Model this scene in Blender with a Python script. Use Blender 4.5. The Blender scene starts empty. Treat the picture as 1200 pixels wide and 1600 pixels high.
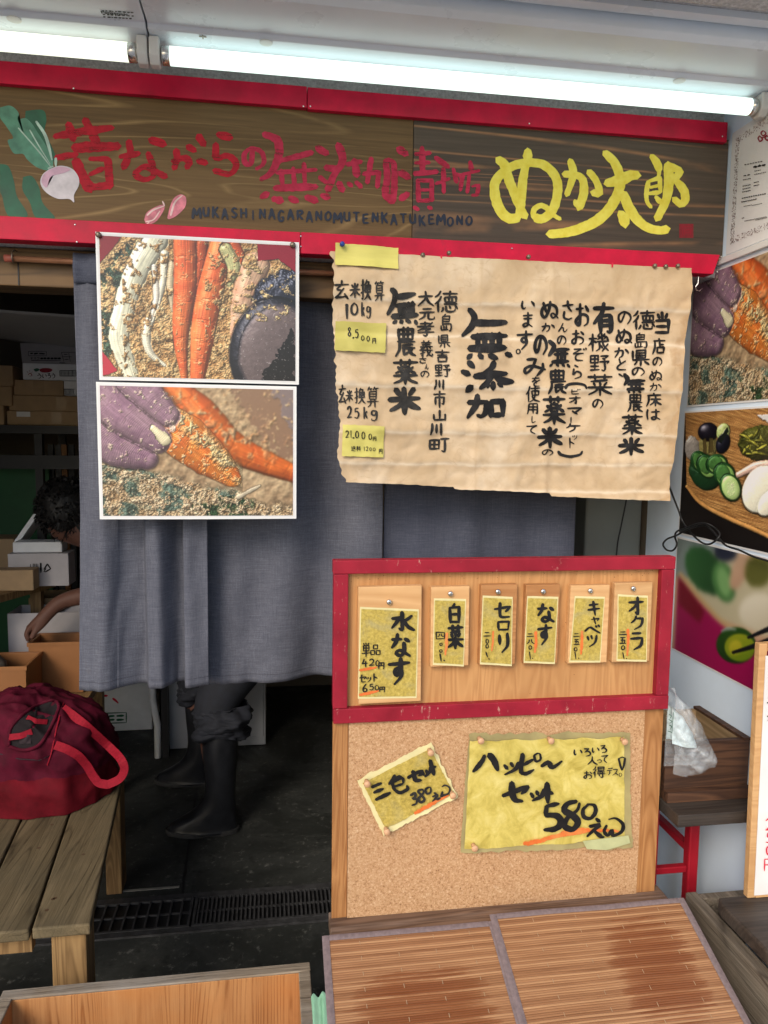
import bpy, bmesh, math, random
import numpy as np
from mathutils import Vector, Matrix, noise as mnoise

sc = bpy.context.scene
COL = sc.collection
random.seed(7)

# ------------------------------------------------------------------ camera
FPX = 1150.0
def _axes():
    vh = np.array([7600., -15., FPX]); vv = np.array([-151., 11800., FPX])
    X = vh/np.linalg.norm(vh); d = vv - X*(vv@X); d /= np.linalg.norm(d)
    Z = -d; Y = np.cross(Z, X)
    return np.array([X, Y, Z])
RW = _axes()
CAM = np.array([0., -1.45, 1.5])
cam = bpy.data.cameras.new('camera'); cam_o = bpy.data.objects.new('camera', cam); COL.objects.link(cam_o)
cam.sensor_fit = 'VERTICAL'; cam.sensor_height = 36.0; cam.lens = 36.0*FPX/1600.0
cam.clip_start = 0.02; cam.clip_end = 500
_cx, _cy, _cz = RW[:, 0], -RW[:, 1], -RW[:, 2]
cam_o.matrix_world = Matrix(((_cx[0], _cy[0], _cz[0], CAM[0]), (_cx[1], _cy[1], _cz[1], CAM[1]),
                             (_cx[2], _cy[2], _cz[2], CAM[2]), (0, 0, 0, 1)))
sc.camera = cam_o

# ------------------------------------------------------------------ light
SUN_EL, SUN_AZ = 33.0, 212.0      # azimuth measured from +Y clockwise: light comes from the street behind the viewer
w = bpy.data.worlds.new("World"); sc.world = w; w.use_nodes = True
nt = w.node_tree; nt.nodes.clear()
sky = nt.nodes.new('ShaderNodeTexSky'); sky.sky_type = 'NISHITA'; sky.sun_disc = False
sky.sun_elevation = math.radians(SUN_EL); sky.sun_rotation = math.radians(SUN_AZ)
sky.air_density = 1.0; sky.dust_density = 1.6; sky.ozone_density = 1.0
bg = nt.nodes.new('ShaderNodeBackground'); bg.inputs[1].default_value = 0.13
wo = nt.nodes.new('ShaderNodeOutputWorld')
nt.links.new(sky.outputs[0], bg.inputs[0]); nt.links.new(bg.outputs[0], wo.inputs[0])
sun = bpy.data.lights.new('sun', 'SUN'); sun_o = bpy.data.objects.new('sun', sun); COL.objects.link(sun_o)
sun.energy = 1.35; sun.angle = math.radians(24); sun.color = (1.0, 0.90, 0.77)
_e, _a = math.radians(SUN_EL), math.radians(SUN_AZ)
_sd = Vector((math.sin(_a)*math.cos(_e), math.cos(_a)*math.cos(_e), math.sin(_e)))
sun_o.rotation_euler = _sd.to_track_quat('Z', 'Y').to_euler(); sun_o.location = (0, -6, 8)
sc.view_settings.view_transform = 'Standard'; sc.view_settings.look = 'None'
sc.view_settings.exposure = 0.60; sc.view_settings.gamma = 1.0
sc.cycles.use_denoising = True
sc.cycles.max_bounces = 8

# ------------------------------------------------------------------ helpers
def P(px, py, **k):
    """point where the line of sight through photo pixel (px,py) meets the world plane X=, Y= or Z="""
    r = RW @ np.array([px-600., py-800., FPX])
    for a, i in (('X', 0), ('Y', 1), ('Z', 2)):
        if a in k: t = (k[a]-CAM[i])/r[i]
    return CAM + t*r

def lin(c):
    return tuple(((v/255)/12.92 if v/255 <= .04045 else ((v/255+.055)/1.055)**2.4) for v in c)

def tag(o, label=None, cat=None, group=None, kind=None):
    if label: o['label'] = label
    if cat: o['category'] = cat
    if group: o['group'] = group
    if kind: o['kind'] = kind
    return o

def thing(name, loc, label, cat, group=None):
    o = bpy.data.objects.new(name, None); COL.objects.link(o); o.location = loc
    o.empty_display_size = .05
    return tag(o, label, cat, group)

class MB:
    def __init__(s): s.v = []; s.f = []
    def add(s, vs, fs):
        b = len(s.v); s.v += [tuple(map(float, v)) for v in vs]; s.f += [tuple(b+i for i in f) for f in fs]; return s
    def box(s, x0, x1, y0, y1, z0, z1, m=None):
        vs = [(x, y, z) for x in (x0, x1) for y in (y0, y1) for z in (z0, z1)]
        if m is not None: vs = [tuple(m @ Vector(v)) for v in vs]
        return s.add(vs, [(0, 1, 3, 2), (4, 6, 7, 5), (0, 4, 5, 1), (2, 3, 7, 6), (0, 2, 6, 4), (1, 5, 7, 3)])
    def hexa(s, c):   # 8 corners: bottom loop (4) then top loop (4)
        return s.add(c, [(3, 2, 1, 0), (4, 5, 6, 7), (0, 1, 5, 4), (1, 2, 6, 5), (2, 3, 7, 6), (3, 0, 4, 7)])
    def prism(s, pts, axis, a, b):
        n = len(pts)
        def mk(p, t): return {'x': (t, p[0], p[1]), 'y': (p[0], t, p[1]), 'z': (p[0], p[1], t)}[axis]
        vs = [mk(p, a) for p in pts] + [mk(p, b) for p in pts]
        return s.add(vs, [tuple(range(n))[::-1], tuple(range(n, 2*n))] + [(i, (i+1) % n, n+(i+1) % n, n+i) for i in range(n)])
    def tube(s, pts, r, n=8, cap=True):
        pts = [Vector(p) for p in pts]; rr = r if isinstance(r, (list, tuple)) else [r]*len(pts)
        up = Vector((0.13, 0.31, 0.94)); vs = []; m = len(pts)
        a0 = None
        for i, p in enumerate(pts):
            t = (pts[min(i+1, m-1)]-pts[max(i-1, 0)]).normalized()
            a = t.cross(up) if a0 is None else (a0 - t*(a0 @ t))
            if a.length < 1e-5: a = t.cross(Vector((1, 0, 0)))
            a.normalize(); a0 = a; b = t.cross(a)
            for k in range(n):
                q = 2*math.pi*k/n; vs.append(p + (a*math.cos(q)+b*math.sin(q))*rr[i])
        fs = [(i*n+k, i*n+(k+1) % n, (i+1)*n+(k+1) % n, (i+1)*n+k) for i in range(m-1) for k in range(n)]
        if cap: fs += [tuple(range(n))[::-1], tuple((m-1)*n+k for k in range(n))]
        return s.add(vs, fs)
    def lathe(s, prof, c, axis='y', n=16):
        vs = []; c = Vector(c)
        for r, h in prof:
            for k in range(n):
                q = 2*math.pi*k/n; a, b = r*math.cos(q), r*math.sin(q)
                vs.append(c + Vector({'y': (a, h, b), 'z': (a, b, h), 'x': (h, a, b)}[axis]))
        m = len(prof)
        fs = [(i*n+k, i*n+(k+1) % n, (i+1)*n+(k+1) % n, (i+1)*n+k) for i in range(m-1) for k in range(n)]
        fs += [tuple(range(n))[::-1], tuple((m-1)*n+k for k in range(n))]
        return s.add(vs, fs)
    def grid(s, fn, nu, nv):
        vs = [fn(i/nu, j/nv) for j in range(nv+1) for i in range(nu+1)]
        fs = [(j*(nu+1)+i, j*(nu+1)+i+1, (j+1)*(nu+1)+i+1, (j+1)*(nu+1)+i) for j in range(nv) for i in range(nu)]
        return s.add(vs, fs)
    def build(s, name, mat, parent=None, bevel=0, smooth=False, solid=0, fixn=True):
        me = bpy.data.meshes.new(name)
        off = Vector(parent.matrix_basis.translation) if parent else Vector((0, 0, 0))
        pp = parent.parent if parent else None
        while pp: off += Vector(pp.matrix_basis.translation); pp = pp.parent
        me.from_pydata([Vector(v)-off for v in s.v], [], s.f)
        me.materials.append(mat)
        if fixn:
            bm = bmesh.new(); bm.from_mesh(me); bmesh.ops.recalc_face_normals(bm, faces=bm.faces); bm.to_mesh(me); bm.free()
        if smooth:
            for p in me.polygons: p.use_smooth = True
        me.update()
        o = bpy.data.objects.new(name, me); COL.objects.link(o)
        if parent: o.parent = parent
        if solid:
            md = o.modifiers.new('Thickness', 'SOLIDIFY'); md.thickness = solid; md.offset = 0
        if bevel:
            md = o.modifiers.new('Bevel', 'BEVEL'); md.width = bevel; md.segments = 2; md.limit_method = 'ANGLE'; md.angle_limit = math.radians(40)
        return o

def box(*a): return MB().box(*a)
def rotm(c, axis, deg): return Matrix.Translation(c) @ Matrix.Rotation(math.radians(deg), 4, axis) @ Matrix.Translation(-Vector(c))

# ------------------------------------------------------------------ materials
def mat(name):
    m = bpy.data.materials.new(name); m.use_nodes = True
    n = m.node_tree; return m, n, n.nodes['Principled BSDF'], n.links
def coords(n, scale=(1, 1, 1), rnd=True, rot=(0, 0, 0)):
    tc = n.nodes.new('ShaderNodeTexCoord'); mp = n.nodes.new('ShaderNodeMapping')
    mp.inputs['Scale'].default_value = scale; mp.inputs['Rotation'].default_value = rot
    n.links.new(tc.outputs['Object'], mp.inputs[0])
    if rnd:
        oi = n.nodes.new('ShaderNodeObjectInfo'); ml = n.nodes.new('ShaderNodeVectorMath'); ml.operation = 'SCALE'
        ml.inputs[0].default_value = (17.3, 9.1, 5.7); n.links.new(oi.outputs['Random'], ml.inputs['Scale'])
        n.links.new(ml.outputs[0], mp.inputs['Location'])
    return mp.outputs[0]
def noise(n, vec, scale, detail=4, rough=.55, dist=0):
    t = n.nodes.new('ShaderNodeTexNoise'); t.inputs['Scale'].default_value = scale; t.inputs['Detail'].default_value = detail
    t.inputs['Roughness'].default_value = rough; t.inputs['Distortion'].default_value = dist
    n.links.new(vec, t.inputs['Vector']); return t.outputs['Fac']
def ramp(n, fac, stops):
    r = n.nodes.new('ShaderNodeValToRGB'); e = r.color_ramp.elements
    while len(e) > 1: e.remove(e[0])
    e[0].position = stops[0][0]; e[0].color = (*stops[0][1], 1)
    for p, c in stops[1:]:
        x = e.new(p); x.color = (*c, 1)
    n.links.new(fac, r.inputs[0]); return r.outputs[0]
def gray(a): return (a, a, a)
def mix(n, fac, a, b, mode='MIX'):
    x = n.nodes.new('ShaderNodeMix'); x.data_type = 'RGBA'; x.blend_type = mode
    if isinstance(fac, (int, float)): x.inputs[0].default_value = fac
    else: n.links.new(fac, x.inputs[0])
    for i, v in ((6, a), (7, b)):
        if isinstance(v, tuple): x.inputs[i].default_value = (*v, 1)
        else: n.links.new(v, x.inputs[i])
    return x.outputs[2]
def mth(n, op, a, b=None):
    x = n.nodes.new('ShaderNodeMath'); x.operation = op
    for i, v in ((0, a), (1, b)):
        if v is None: continue
        if isinstance(v, (int, float)): x.inputs[i].default_value = v
        else: n.links.new(v, x.inputs[i])
    return x.outputs[0]
def bump(n, bs, h, strength=.3, dist=.002):
    b = n.nodes.new('ShaderNodeBump'); b.inputs['Strength'].default_value = strength; b.inputs['Distance'].default_value = dist
    n.links.new(h, b.inputs['Height']); n.links.new(b.outputs[0], bs.inputs['Normal'])

def plain(name, c, rough=.6, var=.12, scale=30, bmp=.1, metal=0, spec=.4, dirt=None, dirt_amt=.5):
    m, n, b, l = mat(name)
    v = coords(n); f = noise(n, v, scale, 5)
    lo = tuple(x*(1-var) for x in c); hi = tuple(min(1, x*(1+var)) for x in c)
    col = ramp(n, f, [(.3, lo), (.7, hi)])
    if dirt:
        g = noise(n, v, scale*.22, 6, .65)
        k = ramp(n, g, [(.5, gray(0)), (.72, gray(dirt_amt))])
        col = mix(n, k, col, dirt)
    l.new(col, b.inputs['Base Color'])
    rr = ramp(n, f, [(.2, gray(max(0, rough-.08))), (.8, gray(min(1, rough+.08)))]); l.new(rr, b.inputs['Roughness'])
    b.inputs['Metallic'].default_value = metal; b.inputs['Specular IOR Level'].default_value = spec
    if bmp: bump(n, b, f, bmp, .001)
    return m

def wood(name, light, dark, axis='x', grain=22, fine=160, rough=.6, contrast=(.35, .65), worn=None, wornamt=.6, dist=.8, rings=True, spec=.3, bmp=.25):
    m, n, b, l = mat(name)
    st = .07
    def sv(k): return {'x': (k*st, k, k), 'y': (k, k*st, k), 'z': (k, k, k*st)}[axis]
    v = coords(n, sv(1.0))
    f1 = noise(n, v, grain, 3, .5, dist)
    if rings:   # cathedral-like growth lines: contour a smooth field
        s = mth(n, 'MULTIPLY', f1, 14.0); s = mth(n, 'FRACT', s)
        s = mth(n, 'ABSOLUTE', mth(n, 'SUBTRACT', s, .5)); s = mth(n, 'MULTIPLY', s, 2.0)
        f1b = mth(n, 'ADD', mth(n, 'MULTIPLY', f1, .55), mth(n, 'MULTIPLY', s, .45))
    else: f1b = f1
    f2 = noise(n, v, fine, 4, .6)
    f = mth(n, 'ADD', mth(n, 'MULTIPLY', f1b, .75), mth(n, 'MULTIPLY', f2, .25))
    col = ramp(n, f, [(contrast[0], dark), (contrast[1], light)])
    f3 = noise(n, coords(n), 5, 4, .6)
    col = mix(n, ramp(n, f3, [(.35, gray(0)), (.75, gray(.4))]), col, tuple(x*.7 for x in dark))
    if worn:
        g = noise(n, v, grain*1.3, 6, .7, .4)
        col = mix(n, ramp(n, g, [(.45, gray(0)), (.62, gray(wornamt))]), col, worn)
    oi = n.nodes.new('ShaderNodeObjectInfo')
    hv = n.nodes.new('ShaderNodeHueSaturation'); l.new(col, hv.inputs['Color'])
    l.new(mth(n, 'ADD', mth(n, 'MULTIPLY', oi.outputs['Random'], .24), .88), hv.inputs['Value'])
    l.new(hv.outputs[0], b.inputs['Base Color'])
    b.inputs['Roughness'].default_value = rough; b.inputs['Specular IOR Level'].default_value = spec
    bump(n, b, f, bmp, .0015)
    return m

def attr_mat(name, rough=.35, coat=0.0, spec=.4):
    m, n, b, l = mat(name)
    a = n.nodes.new('ShaderNodeAttribute'); a.attribute_name = 'print'
    l.new(a.outputs['Color'], b.inputs['Base Color']); b.inputs['Roughness'].default_value = rough
    b.inputs['Specular IOR Level'].default_value = spec; b.inputs['Coat Weight'].default_value = coat; b.inputs['Coat Roughness'].default_value = .12
    return m

def emit_mat(name, c, s):
    m, n, b, l = mat(name)
    b.inputs['Base Color'].default_value = (.8, .8, .8, 1)
    b.inputs['Emission Color'].default_value = (*c, 1); b.inputs['Emission Strength'].default_value = s
    return m

M = {}
M['_b'] = plain('plain_red_paint', (.50, .006, .036), .5, .10, 14, .08, spec=.2, dirt=(.30, .02, .04), dirt_amt=.35)
M['_a'] = plain('old_red_paint', (.33, .014, .032), .55, .16, 24, .15, spec=.2, dirt=(.22, .02, .025), dirt_amt=.6)
def sign_wood(name, lo, hi, line, freq, wid, amt, wavy, axis='x', sp=.22, rough=.55, sc=1.0, bmp=.2, knots=None, tone=None):
    """stained softwood: soft tone drift, fine fibres and wavy growth lines running along X"""
    m, n, b, l = mat(name); ax = {'x': 0, 'y': 1, 'z': 2}[axis]
    def sv(k): return tuple(k*sc if i == ax else sc for i in range(3))
    v = coords(n, sv(.055)); vf = coords(n, sv(.03))
    f = noise(n, v, 9, 4, .55, wavy); g = noise(n, vf, 190, 4, .65)
    col = ramp(n, mth(n, 'ADD', mth(n, 'MULTIPLY', f, .55), mth(n, 'MULTIPLY', g, .45)), [(.32, lo), (.66, hi)])
    r = mth(n, 'FRACT', mth(n, 'MULTIPLY', noise(n, v, 5.5, 2, .4, wavy*.7), freq))
    r = mth(n, 'ABSOLUTE', mth(n, 'SUBTRACT', r, .5))
    k = ramp(n, r, [(0, gray(amt)), (wid, gray(amt*.5)), (wid*2.2, gray(0))])
    k2 = ramp(n, noise(n, coords(n, sv(.5)), 9, 4, .6), [(.36, gray(0)), (.62, gray(1))])
    col = mix(n, mth(n, 'MULTIPLY', k, k2), col, line)
    if tone: col = mix(n, ramp(n, noise(n, coords(n), 6, 5, .65), [(.42, gray(0)), (.68, gray(.6))]), col, tone)
    oi = n.nodes.new('ShaderNodeObjectInfo'); hv = n.nodes.new('ShaderNodeHueSaturation'); l.new(col, hv.inputs['Color'])
    l.new(mth(n, 'ADD', mth(n, 'MULTIPLY', oi.outputs['Random'], .2), .9), hv.inputs['Value'])
    l.new(hv.outputs[0], b.inputs['Base Color']); b.inputs['Roughness'].default_value = rough; b.inputs['Specular IOR Level'].default_value = sp
    bump(n, b, mth(n, 'ADD', g, mth(n, 'MULTIPLY', k, -.6)), bmp, .0015); return m
def chipped(name, c, rough, chip, amt):
    m, n, b, l = mat(name); v = coords(n); f = noise(n, v, 18, 5); g = noise(n, coords(n, (1, 1, .35)), 120, 4, .75); h = noise(n, v, 11, 4, .6)
    col = ramp(n, f, [(.3, tuple(x*.72 for x in c)), (.7, tuple(x*1.12 for x in c))])
    k = mth(n, 'MULTIPLY', ramp(n, g, [(.62, gray(0)), (.66, gray(amt))]), ramp(n, h, [(.42, gray(0)), (.58, gray(1))]))
    col = mix(n, k, col, chip); l.new(col, b.inputs['Base Color']); l.new(ramp(n, f, [(.2, gray(rough-.1)), (.8, gray(rough+.12))]), b.inputs['Roughness'])
    b.inputs['Specular IOR Level'].default_value = .25; bump(n, b, mth(n, 'ADD', f, mth(n, 'MULTIPLY', k, -.8)), .2, .001); return m
M['redold'] = chipped('worn_red_paint', (.33, .014, .032), .5, (.55, .30, .24), .9)
M['red'] = chipped('red_paint', (.60, .008, .045), .48, (.40, .02, .05), .4)
M['sign_l'] = sign_wood('stained_sign_wood', (.090, .052, .021), (.185, .112, .046), (.34, .22, .095), 16, .05, .7, 1.5)
M['sign_r'] = sign_wood('dark_sign_wood', (.044, .034, .026), (.098, .073, .053), (.38, .19, .088), 22, .075, .85, .9)
M['lintel'] = wood('lintel_wood', (.20, .115, .048), (.10, .058, .025), 'x', 14, 140, .55)
M['ply'] = wood('plywood', (.68, .37, .148), (.47, .22, .078), 'z', 9, 120, .55, (.2, .8), dist=2.0)
M['stile'] = wood('stile_wood', (.50, .25, .095), (.27, .11, .035), 'z', 14, 130, .5, (.25, .8), dist=1.5)
M['tagwood'] = wood('pale_tag_wood', (.74, .46, .22), (.56, .30, .12), 'x', 12, 130, .5, (.2, .8))
M['tagwood2'] = wood('reddish_tag_wood', (.56, .28, .11), (.36, .15, .05), 'x', 16, 130, .5, (.2, .8))
M['bench'] = sign_wood('weathered_bench_wood', (.080, .060, .032), (.215, .165, .095), (.034, .024, .014), 15, .07, .9, 1.2, 'y', .12, .75, 1.5, .6, tone=(.11, .09, .055))
M['benchleg'] = wood('bench_leg_wood', (.34, .21, .09), (.19, .11, .045), 'z', 14, 150, .6)
M['crate'] = sign_wood('orange_crate_wood', (.37, .160, .058), (.54, .275, .110), (.20, .065, .020), 26, .10, .85, .7, 'z', .2, .55, 1.7, .25, tone=(.50, .20, .06))
M['craterim'] = sign_wood('weathered_rim_wood', (.15, .11, .075), (.40, .33, .25), (.07, .05, .035), 16, .07, .8, 2.0, 'x', .15, .75, 2.2, .6, tone=(.40, .37, .33))
M['grey'] = sign_wood('grey_weathered_wood', (.070, .054, .040), (.31, .26, .20), (.040, .030, .022), 15, .08, .9, 1.4, 'y', .12, .8, 1.6, .8, tone=(.13, .105, .075))
M['greyrim'] = M['grey']
M['darkwood'] = wood('dark_wet_wood', (.070, .052, .040), (.025, .019, .016), 'x', 16, 160, .5, (.3, .75), worn=(.12, .10, .085), wornamt=.3)
M['tray'] = wood('brown_tray_wood', (.115, .055, .030), (.045, .022, .014), 'x', 16, 160, .6)
M['trayin'] = wood('pale_tray_wood', (.34, .235, .13), (.21, .14, .07), 'y', 12, 120, .6)
M['ledge'] = wood('worn_ledge_wood', (.26, .16, .105), (.12, .07, .045), 'x', 18, 160, .6, worn=(.38, .30, .25), wornamt=.5)
M['shelfdark'] = plain('black_shelf_paint', (.012, .012, .014), .5, .2, 20, .05)
M['white'] = plain('white_wall_paint', (.70, .81, .93), .5, .04, 6, .05, dirt=(.45, .46, .46), dirt_amt=.3)
M['fixture'] = plain('white_fixture_enamel', (.76, .81, .87), .3, .03, 8, .02, spec=.5, dirt=(.55, .55, .54), dirt_amt=.2)
M['plastic'] = plain('white_plastic', (.7, .7, .68), .4, .03, 20, 0)
M['chrome'] = plain('screw_metal', (.75, .74, .72), .25, .1, 80, .02, metal=1)
M['pinmetal'] = plain('tarnished_pin_metal', (.25, .21, .16), .45, .3, 300, .05, metal=.8)
M['black'] = plain('black_rubber', (.012, .012, .013), .5, .2, 60, .02)
M['ink'] = plain('brush_ink', (.011, .011, .012), .45, .5, 90, .0, spec=.3)
M['inkgrey'] = plain('thin_brush_ink', (.022, .021, .020), .6, .7, 60, .0, spec=.2)
M['yellowp'] = plain('yellow_sign_paint', (.88, .78, .11), .55, .14, 45, .25)
M['redp'] = plain('red_sign_paint', (.44, .012, .026), .6, .25, 120, .2, dirt=(.24, .03, .03), dirt_amt=.6, spec=.15)
M['pinkp'] = plain('magenta_sign_paint', (.46, .026, .065), .6, .25, 120, .2, dirt=(.24, .04, .05), dirt_amt=.6, spec=.15)
def drybrush(name, c, dark, thr, rough=.6):
    m, n, b, l = mat(name); f = noise(n, coords(n), 60, 4, .6); g = noise(n, coords(n, (14, 1, 210), False), 1, 5, .7)
    l.new(ramp(n, f, [(.3, dark), (.65, c)]), b.inputs['Base Color']); b.inputs['Roughness'].default_value = rough; b.inputs['Specular IOR Level'].default_value = .2
    l.new(ramp(n, mth(n, 'ADD', mth(n, 'MULTIPLY', g, .8), mth(n, 'MULTIPLY', f, .2)), [(thr, gray(.15)), (thr+.14, gray(1))]), b.inputs['Alpha']); bump(n, b, g, .3, .001); return m
M['redp'] = drybrush('red_sign_paint', (.50, .014, .030), (.33, .012, .022), .33)
M['pinkp'] = drybrush('magenta_sign_paint', (.54, .032, .080), (.36, .020, .045), .32)
M['yellowp'] = drybrush('yellow_sign_paint', (.90, .80, .13), (.80, .66, .06), .22, .5)
M['ink'] = drybrush('brush_ink', (.020, .019, .019), (.009, .009, .010), .16, .5)
M['inkgrey'] = drybrush('thin_brush_ink', (.040, .037, .034), (.012, .012, .012), .27, .6)
M['navyp'] = plain('navy_sign_paint', (.010, .016, .034), .5, .3, 90, .1)
M['orange'] = plain('orange_marker', (.74, .17, .035), .5, .2, 60, 0, dirt=(.7, .45, .15), dirt_amt=.5)
M['green'] = plain('painted_leaf_green', (.022, .115, .062), .55, .3, 25, .1)
M['leaf2'] = plain('pale_painted_leaf', (.085, .235, .155), .55, .4, 40, .15)
M['leafline'] = plain('white_leaf_stroke', (.45, .60, .50), .55, .3, 60, .1)
M['turnip'] = plain('turnip_white_paint', (.66, .60, .62), .5, .18, 45, .2)
M['turnippink'] = plain('turnip_pink_paint', (.62, .38, .48), .5, .2, 45, .2)
M['petal'] = plain('pink_petal_paint', (.66, .20, .25), .5, .4, 60, .2)
M['petallight'] = plain('pale_petal_paint', (.78, .55, .52), .5, .2, 60, .2)
M['floor'] = plain('dark_concrete', (.060, .061, .056), .6, .4, 7, .3, spec=.35, dirt=(.13, .13, .12), dirt_amt=.5)
def _floor():
    m, n, b, l = mat('wet_dark_concrete'); v = coords(n, rnd=False); f = noise(n, v, 5, 7, .65); g = noise(n, v, 60, 5, .7); h = noise(n, v, 2.2, 4, .6, .6)
    col = ramp(n, mth(n, 'ADD', mth(n, 'MULTIPLY', f, .6), mth(n, 'MULTIPLY', g, .4)), [(.3, (.020, .022, .020)), (.55, (.044, .047, .043)), (.75, (.12, .12, .105))])
    w_ = ramp(n, h, [(.46, gray(0)), (.56, gray(1))]); col = mix(n, mth(n, 'MULTIPLY', w_, .6), col, (.024, .026, .024))
    sp_ = noise(n, v, 30, 5, .75); col = mix(n, ramp(n, sp_, [(.58, gray(0)), (.68, gray(.8))]), col, (.17, .17, .155)); sq = noise(n, v, 17, 5, .7); col = mix(n, ramp(n, sq, [(.58, gray(0)), (.66, gray(.7))]), col, (.012, .012, .012))
    l.new(col, b.inputs['Base Color']); l.new(ramp(n, w_, [(0, gray(.72)), (1, gray(.30))]), b.inputs['Roughness']); b.inputs['Specular IOR Level'].default_value = .4
    bump(n, b, mth(n, 'ADD', f, mth(n, 'MULTIPLY', g, .4)), .35, .003); return m
M['floor'] = _floor()
M['pave'] = plain('grey_pavement', (.26, .26, .25), .8, .2, 6, .3)
M['iron'] = plain('black_cast_iron', (.060, .060, .062), .5, .4, 40, .2, metal=.2)
M['cardboard'] = plain('brown_cardboard', (.40, .27, .15), .8, .08, 30, .05)
M['cardwhite'] = plain('white_carton', (.80, .81, .82), .6, .05, 20, .02)
M['cardgrey'] = plain('grey_carton', (.52, .49, .50), .7, .06, 20, .02)
M['obox'] = plain('orange_tub_plastic', (.33, .14, .048), .5, .08, 12, .03)
M['backwall'] = plain('brown_back_wall', (.15, .12, .085), .8, .12, 3, .05)
M['greenp'] = plain('green_panel_paint', (.020, .10, .035), .6, .25, 4, .05)
M['sheet'] = plain('white_ceiling_sheet', (.48, .47, .45), .6, .06, 6, .05)
M['column'] = plain('grey_green_steel', (.165, .18, .165), .5, .08, 6, .03, dirt=(.10, .10, .09), dirt_amt=.4)
M['redsteel'] = plain('red_steel_paint', (.34, .010, .022), .4, .1, 20, .03)
M['bagred'] = plain('maroon_nylon', (.075, .004, .015), .8, .35, 25, .3, spec=.15)
M['bagred2'] = plain('red_bag_base', (.115, .004, .010), .75, .3, 20, .3, spec=.15)
M['strap'] = plain('red_webbing', (.26, .009, .022), .75, .2, 160, .4, spec=.15)
M['bagin'] = plain('dark_bag_lining', (.022, .012, .017), .8, .2, 30, .1)
M['trouser'] = plain('navy_work_trousers', (.014, .016, .023), .85, .3, 40, .3)
M['boot'] = plain('black_rubber_boot', (.012, .013, .016), .36, .3, 30, .1)
M['shirt'] = plain('pale_work_shirt', (.30, .33, .32), .85, .1, 40, .2)
M['skin'] = plain('skin', (.13, .062, .045), .55, .1, 50, .08, spec=.25)
M['hair'] = plain('black_hair', (.010, .009, .009), .55, .4, 160, .6)
M['steelwhite'] = plain('white_fridge_enamel', (.42, .43, .45), .4, .04, 8, .02, dirt=(.25, .25, .25), dirt_amt=.4)
M['clothgreen'] = plain('pale_green_cloth', (.22, .43, .30), .85, .1, 90, .2)
M['cardpaper'] = plain('white_card_paper', (.74, .73, .72), .6, .03, 20, .02)
M['redink'] = plain('red_ink', (.66, .015, .05), .5, .1, 50, 0)
M['slip'] = wood('yellow_price_slip', (.66, .60, .17), (.54, .48, .12), 'x', 60, 220, .6, (.2, .8), rings=False, bmp=.1)
M['slipedge'] = plain('cream_label_edge', (.74, .66, .34), .5, .06, 40, .05)
M['pinwood'] = plain('wooden_push_pin', (.62, .36, .20), .45, .12, 90, .03)
M['bluepin'] = plain('blue_pin', (.02, .06, .30), .35, .1, 90, 0)
M['rod'] = plain('copper_coloured_rod', (.42, .20, .11), .35, .1, 20, .02, metal=.5)
M['stitch'] = plain('dark_thread', (.05, .05, .065), .9, .2, 90, 0)
M['ornament'] = plain('brown_print_ink', (.22, .13, .12), .6, .2, 200, 0)
M['sealred'] = plain('red_seal_paint', (.22, .010, .018), .5, .2, 90, .1)
M['edge'] = plain('clear_laminate_edge', (.80, .81, .80), .2, .02, 20, 0, spec=.6)
M['tube_l'] = emit_mat('warm_fluorescent_glow', (.92, 1.0, .80), .85)
M['tube_r'] = emit_mat('cool_fluorescent_glow', (.78, 1.0, .90), .9)

def _stucco():
    m, n, b, l = mat('rough_stucco'); v = coords(n)
    f = noise(n, v, 190, 3, .6); g = noise(n, v, 9, 5, .6)
    col = mix(n, ramp(n, g, [(.4, gray(0)), (.75, gray(.4))]), ramp(n, f, [(.3, (.42, .41, .42)), (.7, (.68, .67, .68))]), (.36, .33, .29))
    l.new(col, b.inputs['Base Color']); b.inputs['Roughness'].default_value = .9; bump(n, b, f, .9, .004); return m
M['stucco'] = _stucco()
def _cork():
    m, n, b, l = mat('cork_sheet'); v = coords(n)
    f = noise(n, v, 290, 3, .8); g = noise(n, v, 120, 3, .6); d = noise(n, v, 4, 4, .6)
    col = ramp(n, f, [(.30, (.18, .074, .029)), (.43, (.48, .262, .122)), (.60, (.59, .365, .195)), (.70, (.76, .55, .37))])
    col = mix(n, ramp(n, g, [(.55, gray(0)), (.75, gray(.4))]), col, (.36, .19, .09))
    col = mix(n, ramp(n, d, [(.4, gray(0)), (.8, gray(.22))]), col, (.40, .24, .12))
    l.new(col, b.inputs['Base Color']); b.inputs['Roughness'].default_value = .85; bump(n, b, f, .45, .001); return m
M['cork'] = _cork()
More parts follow.
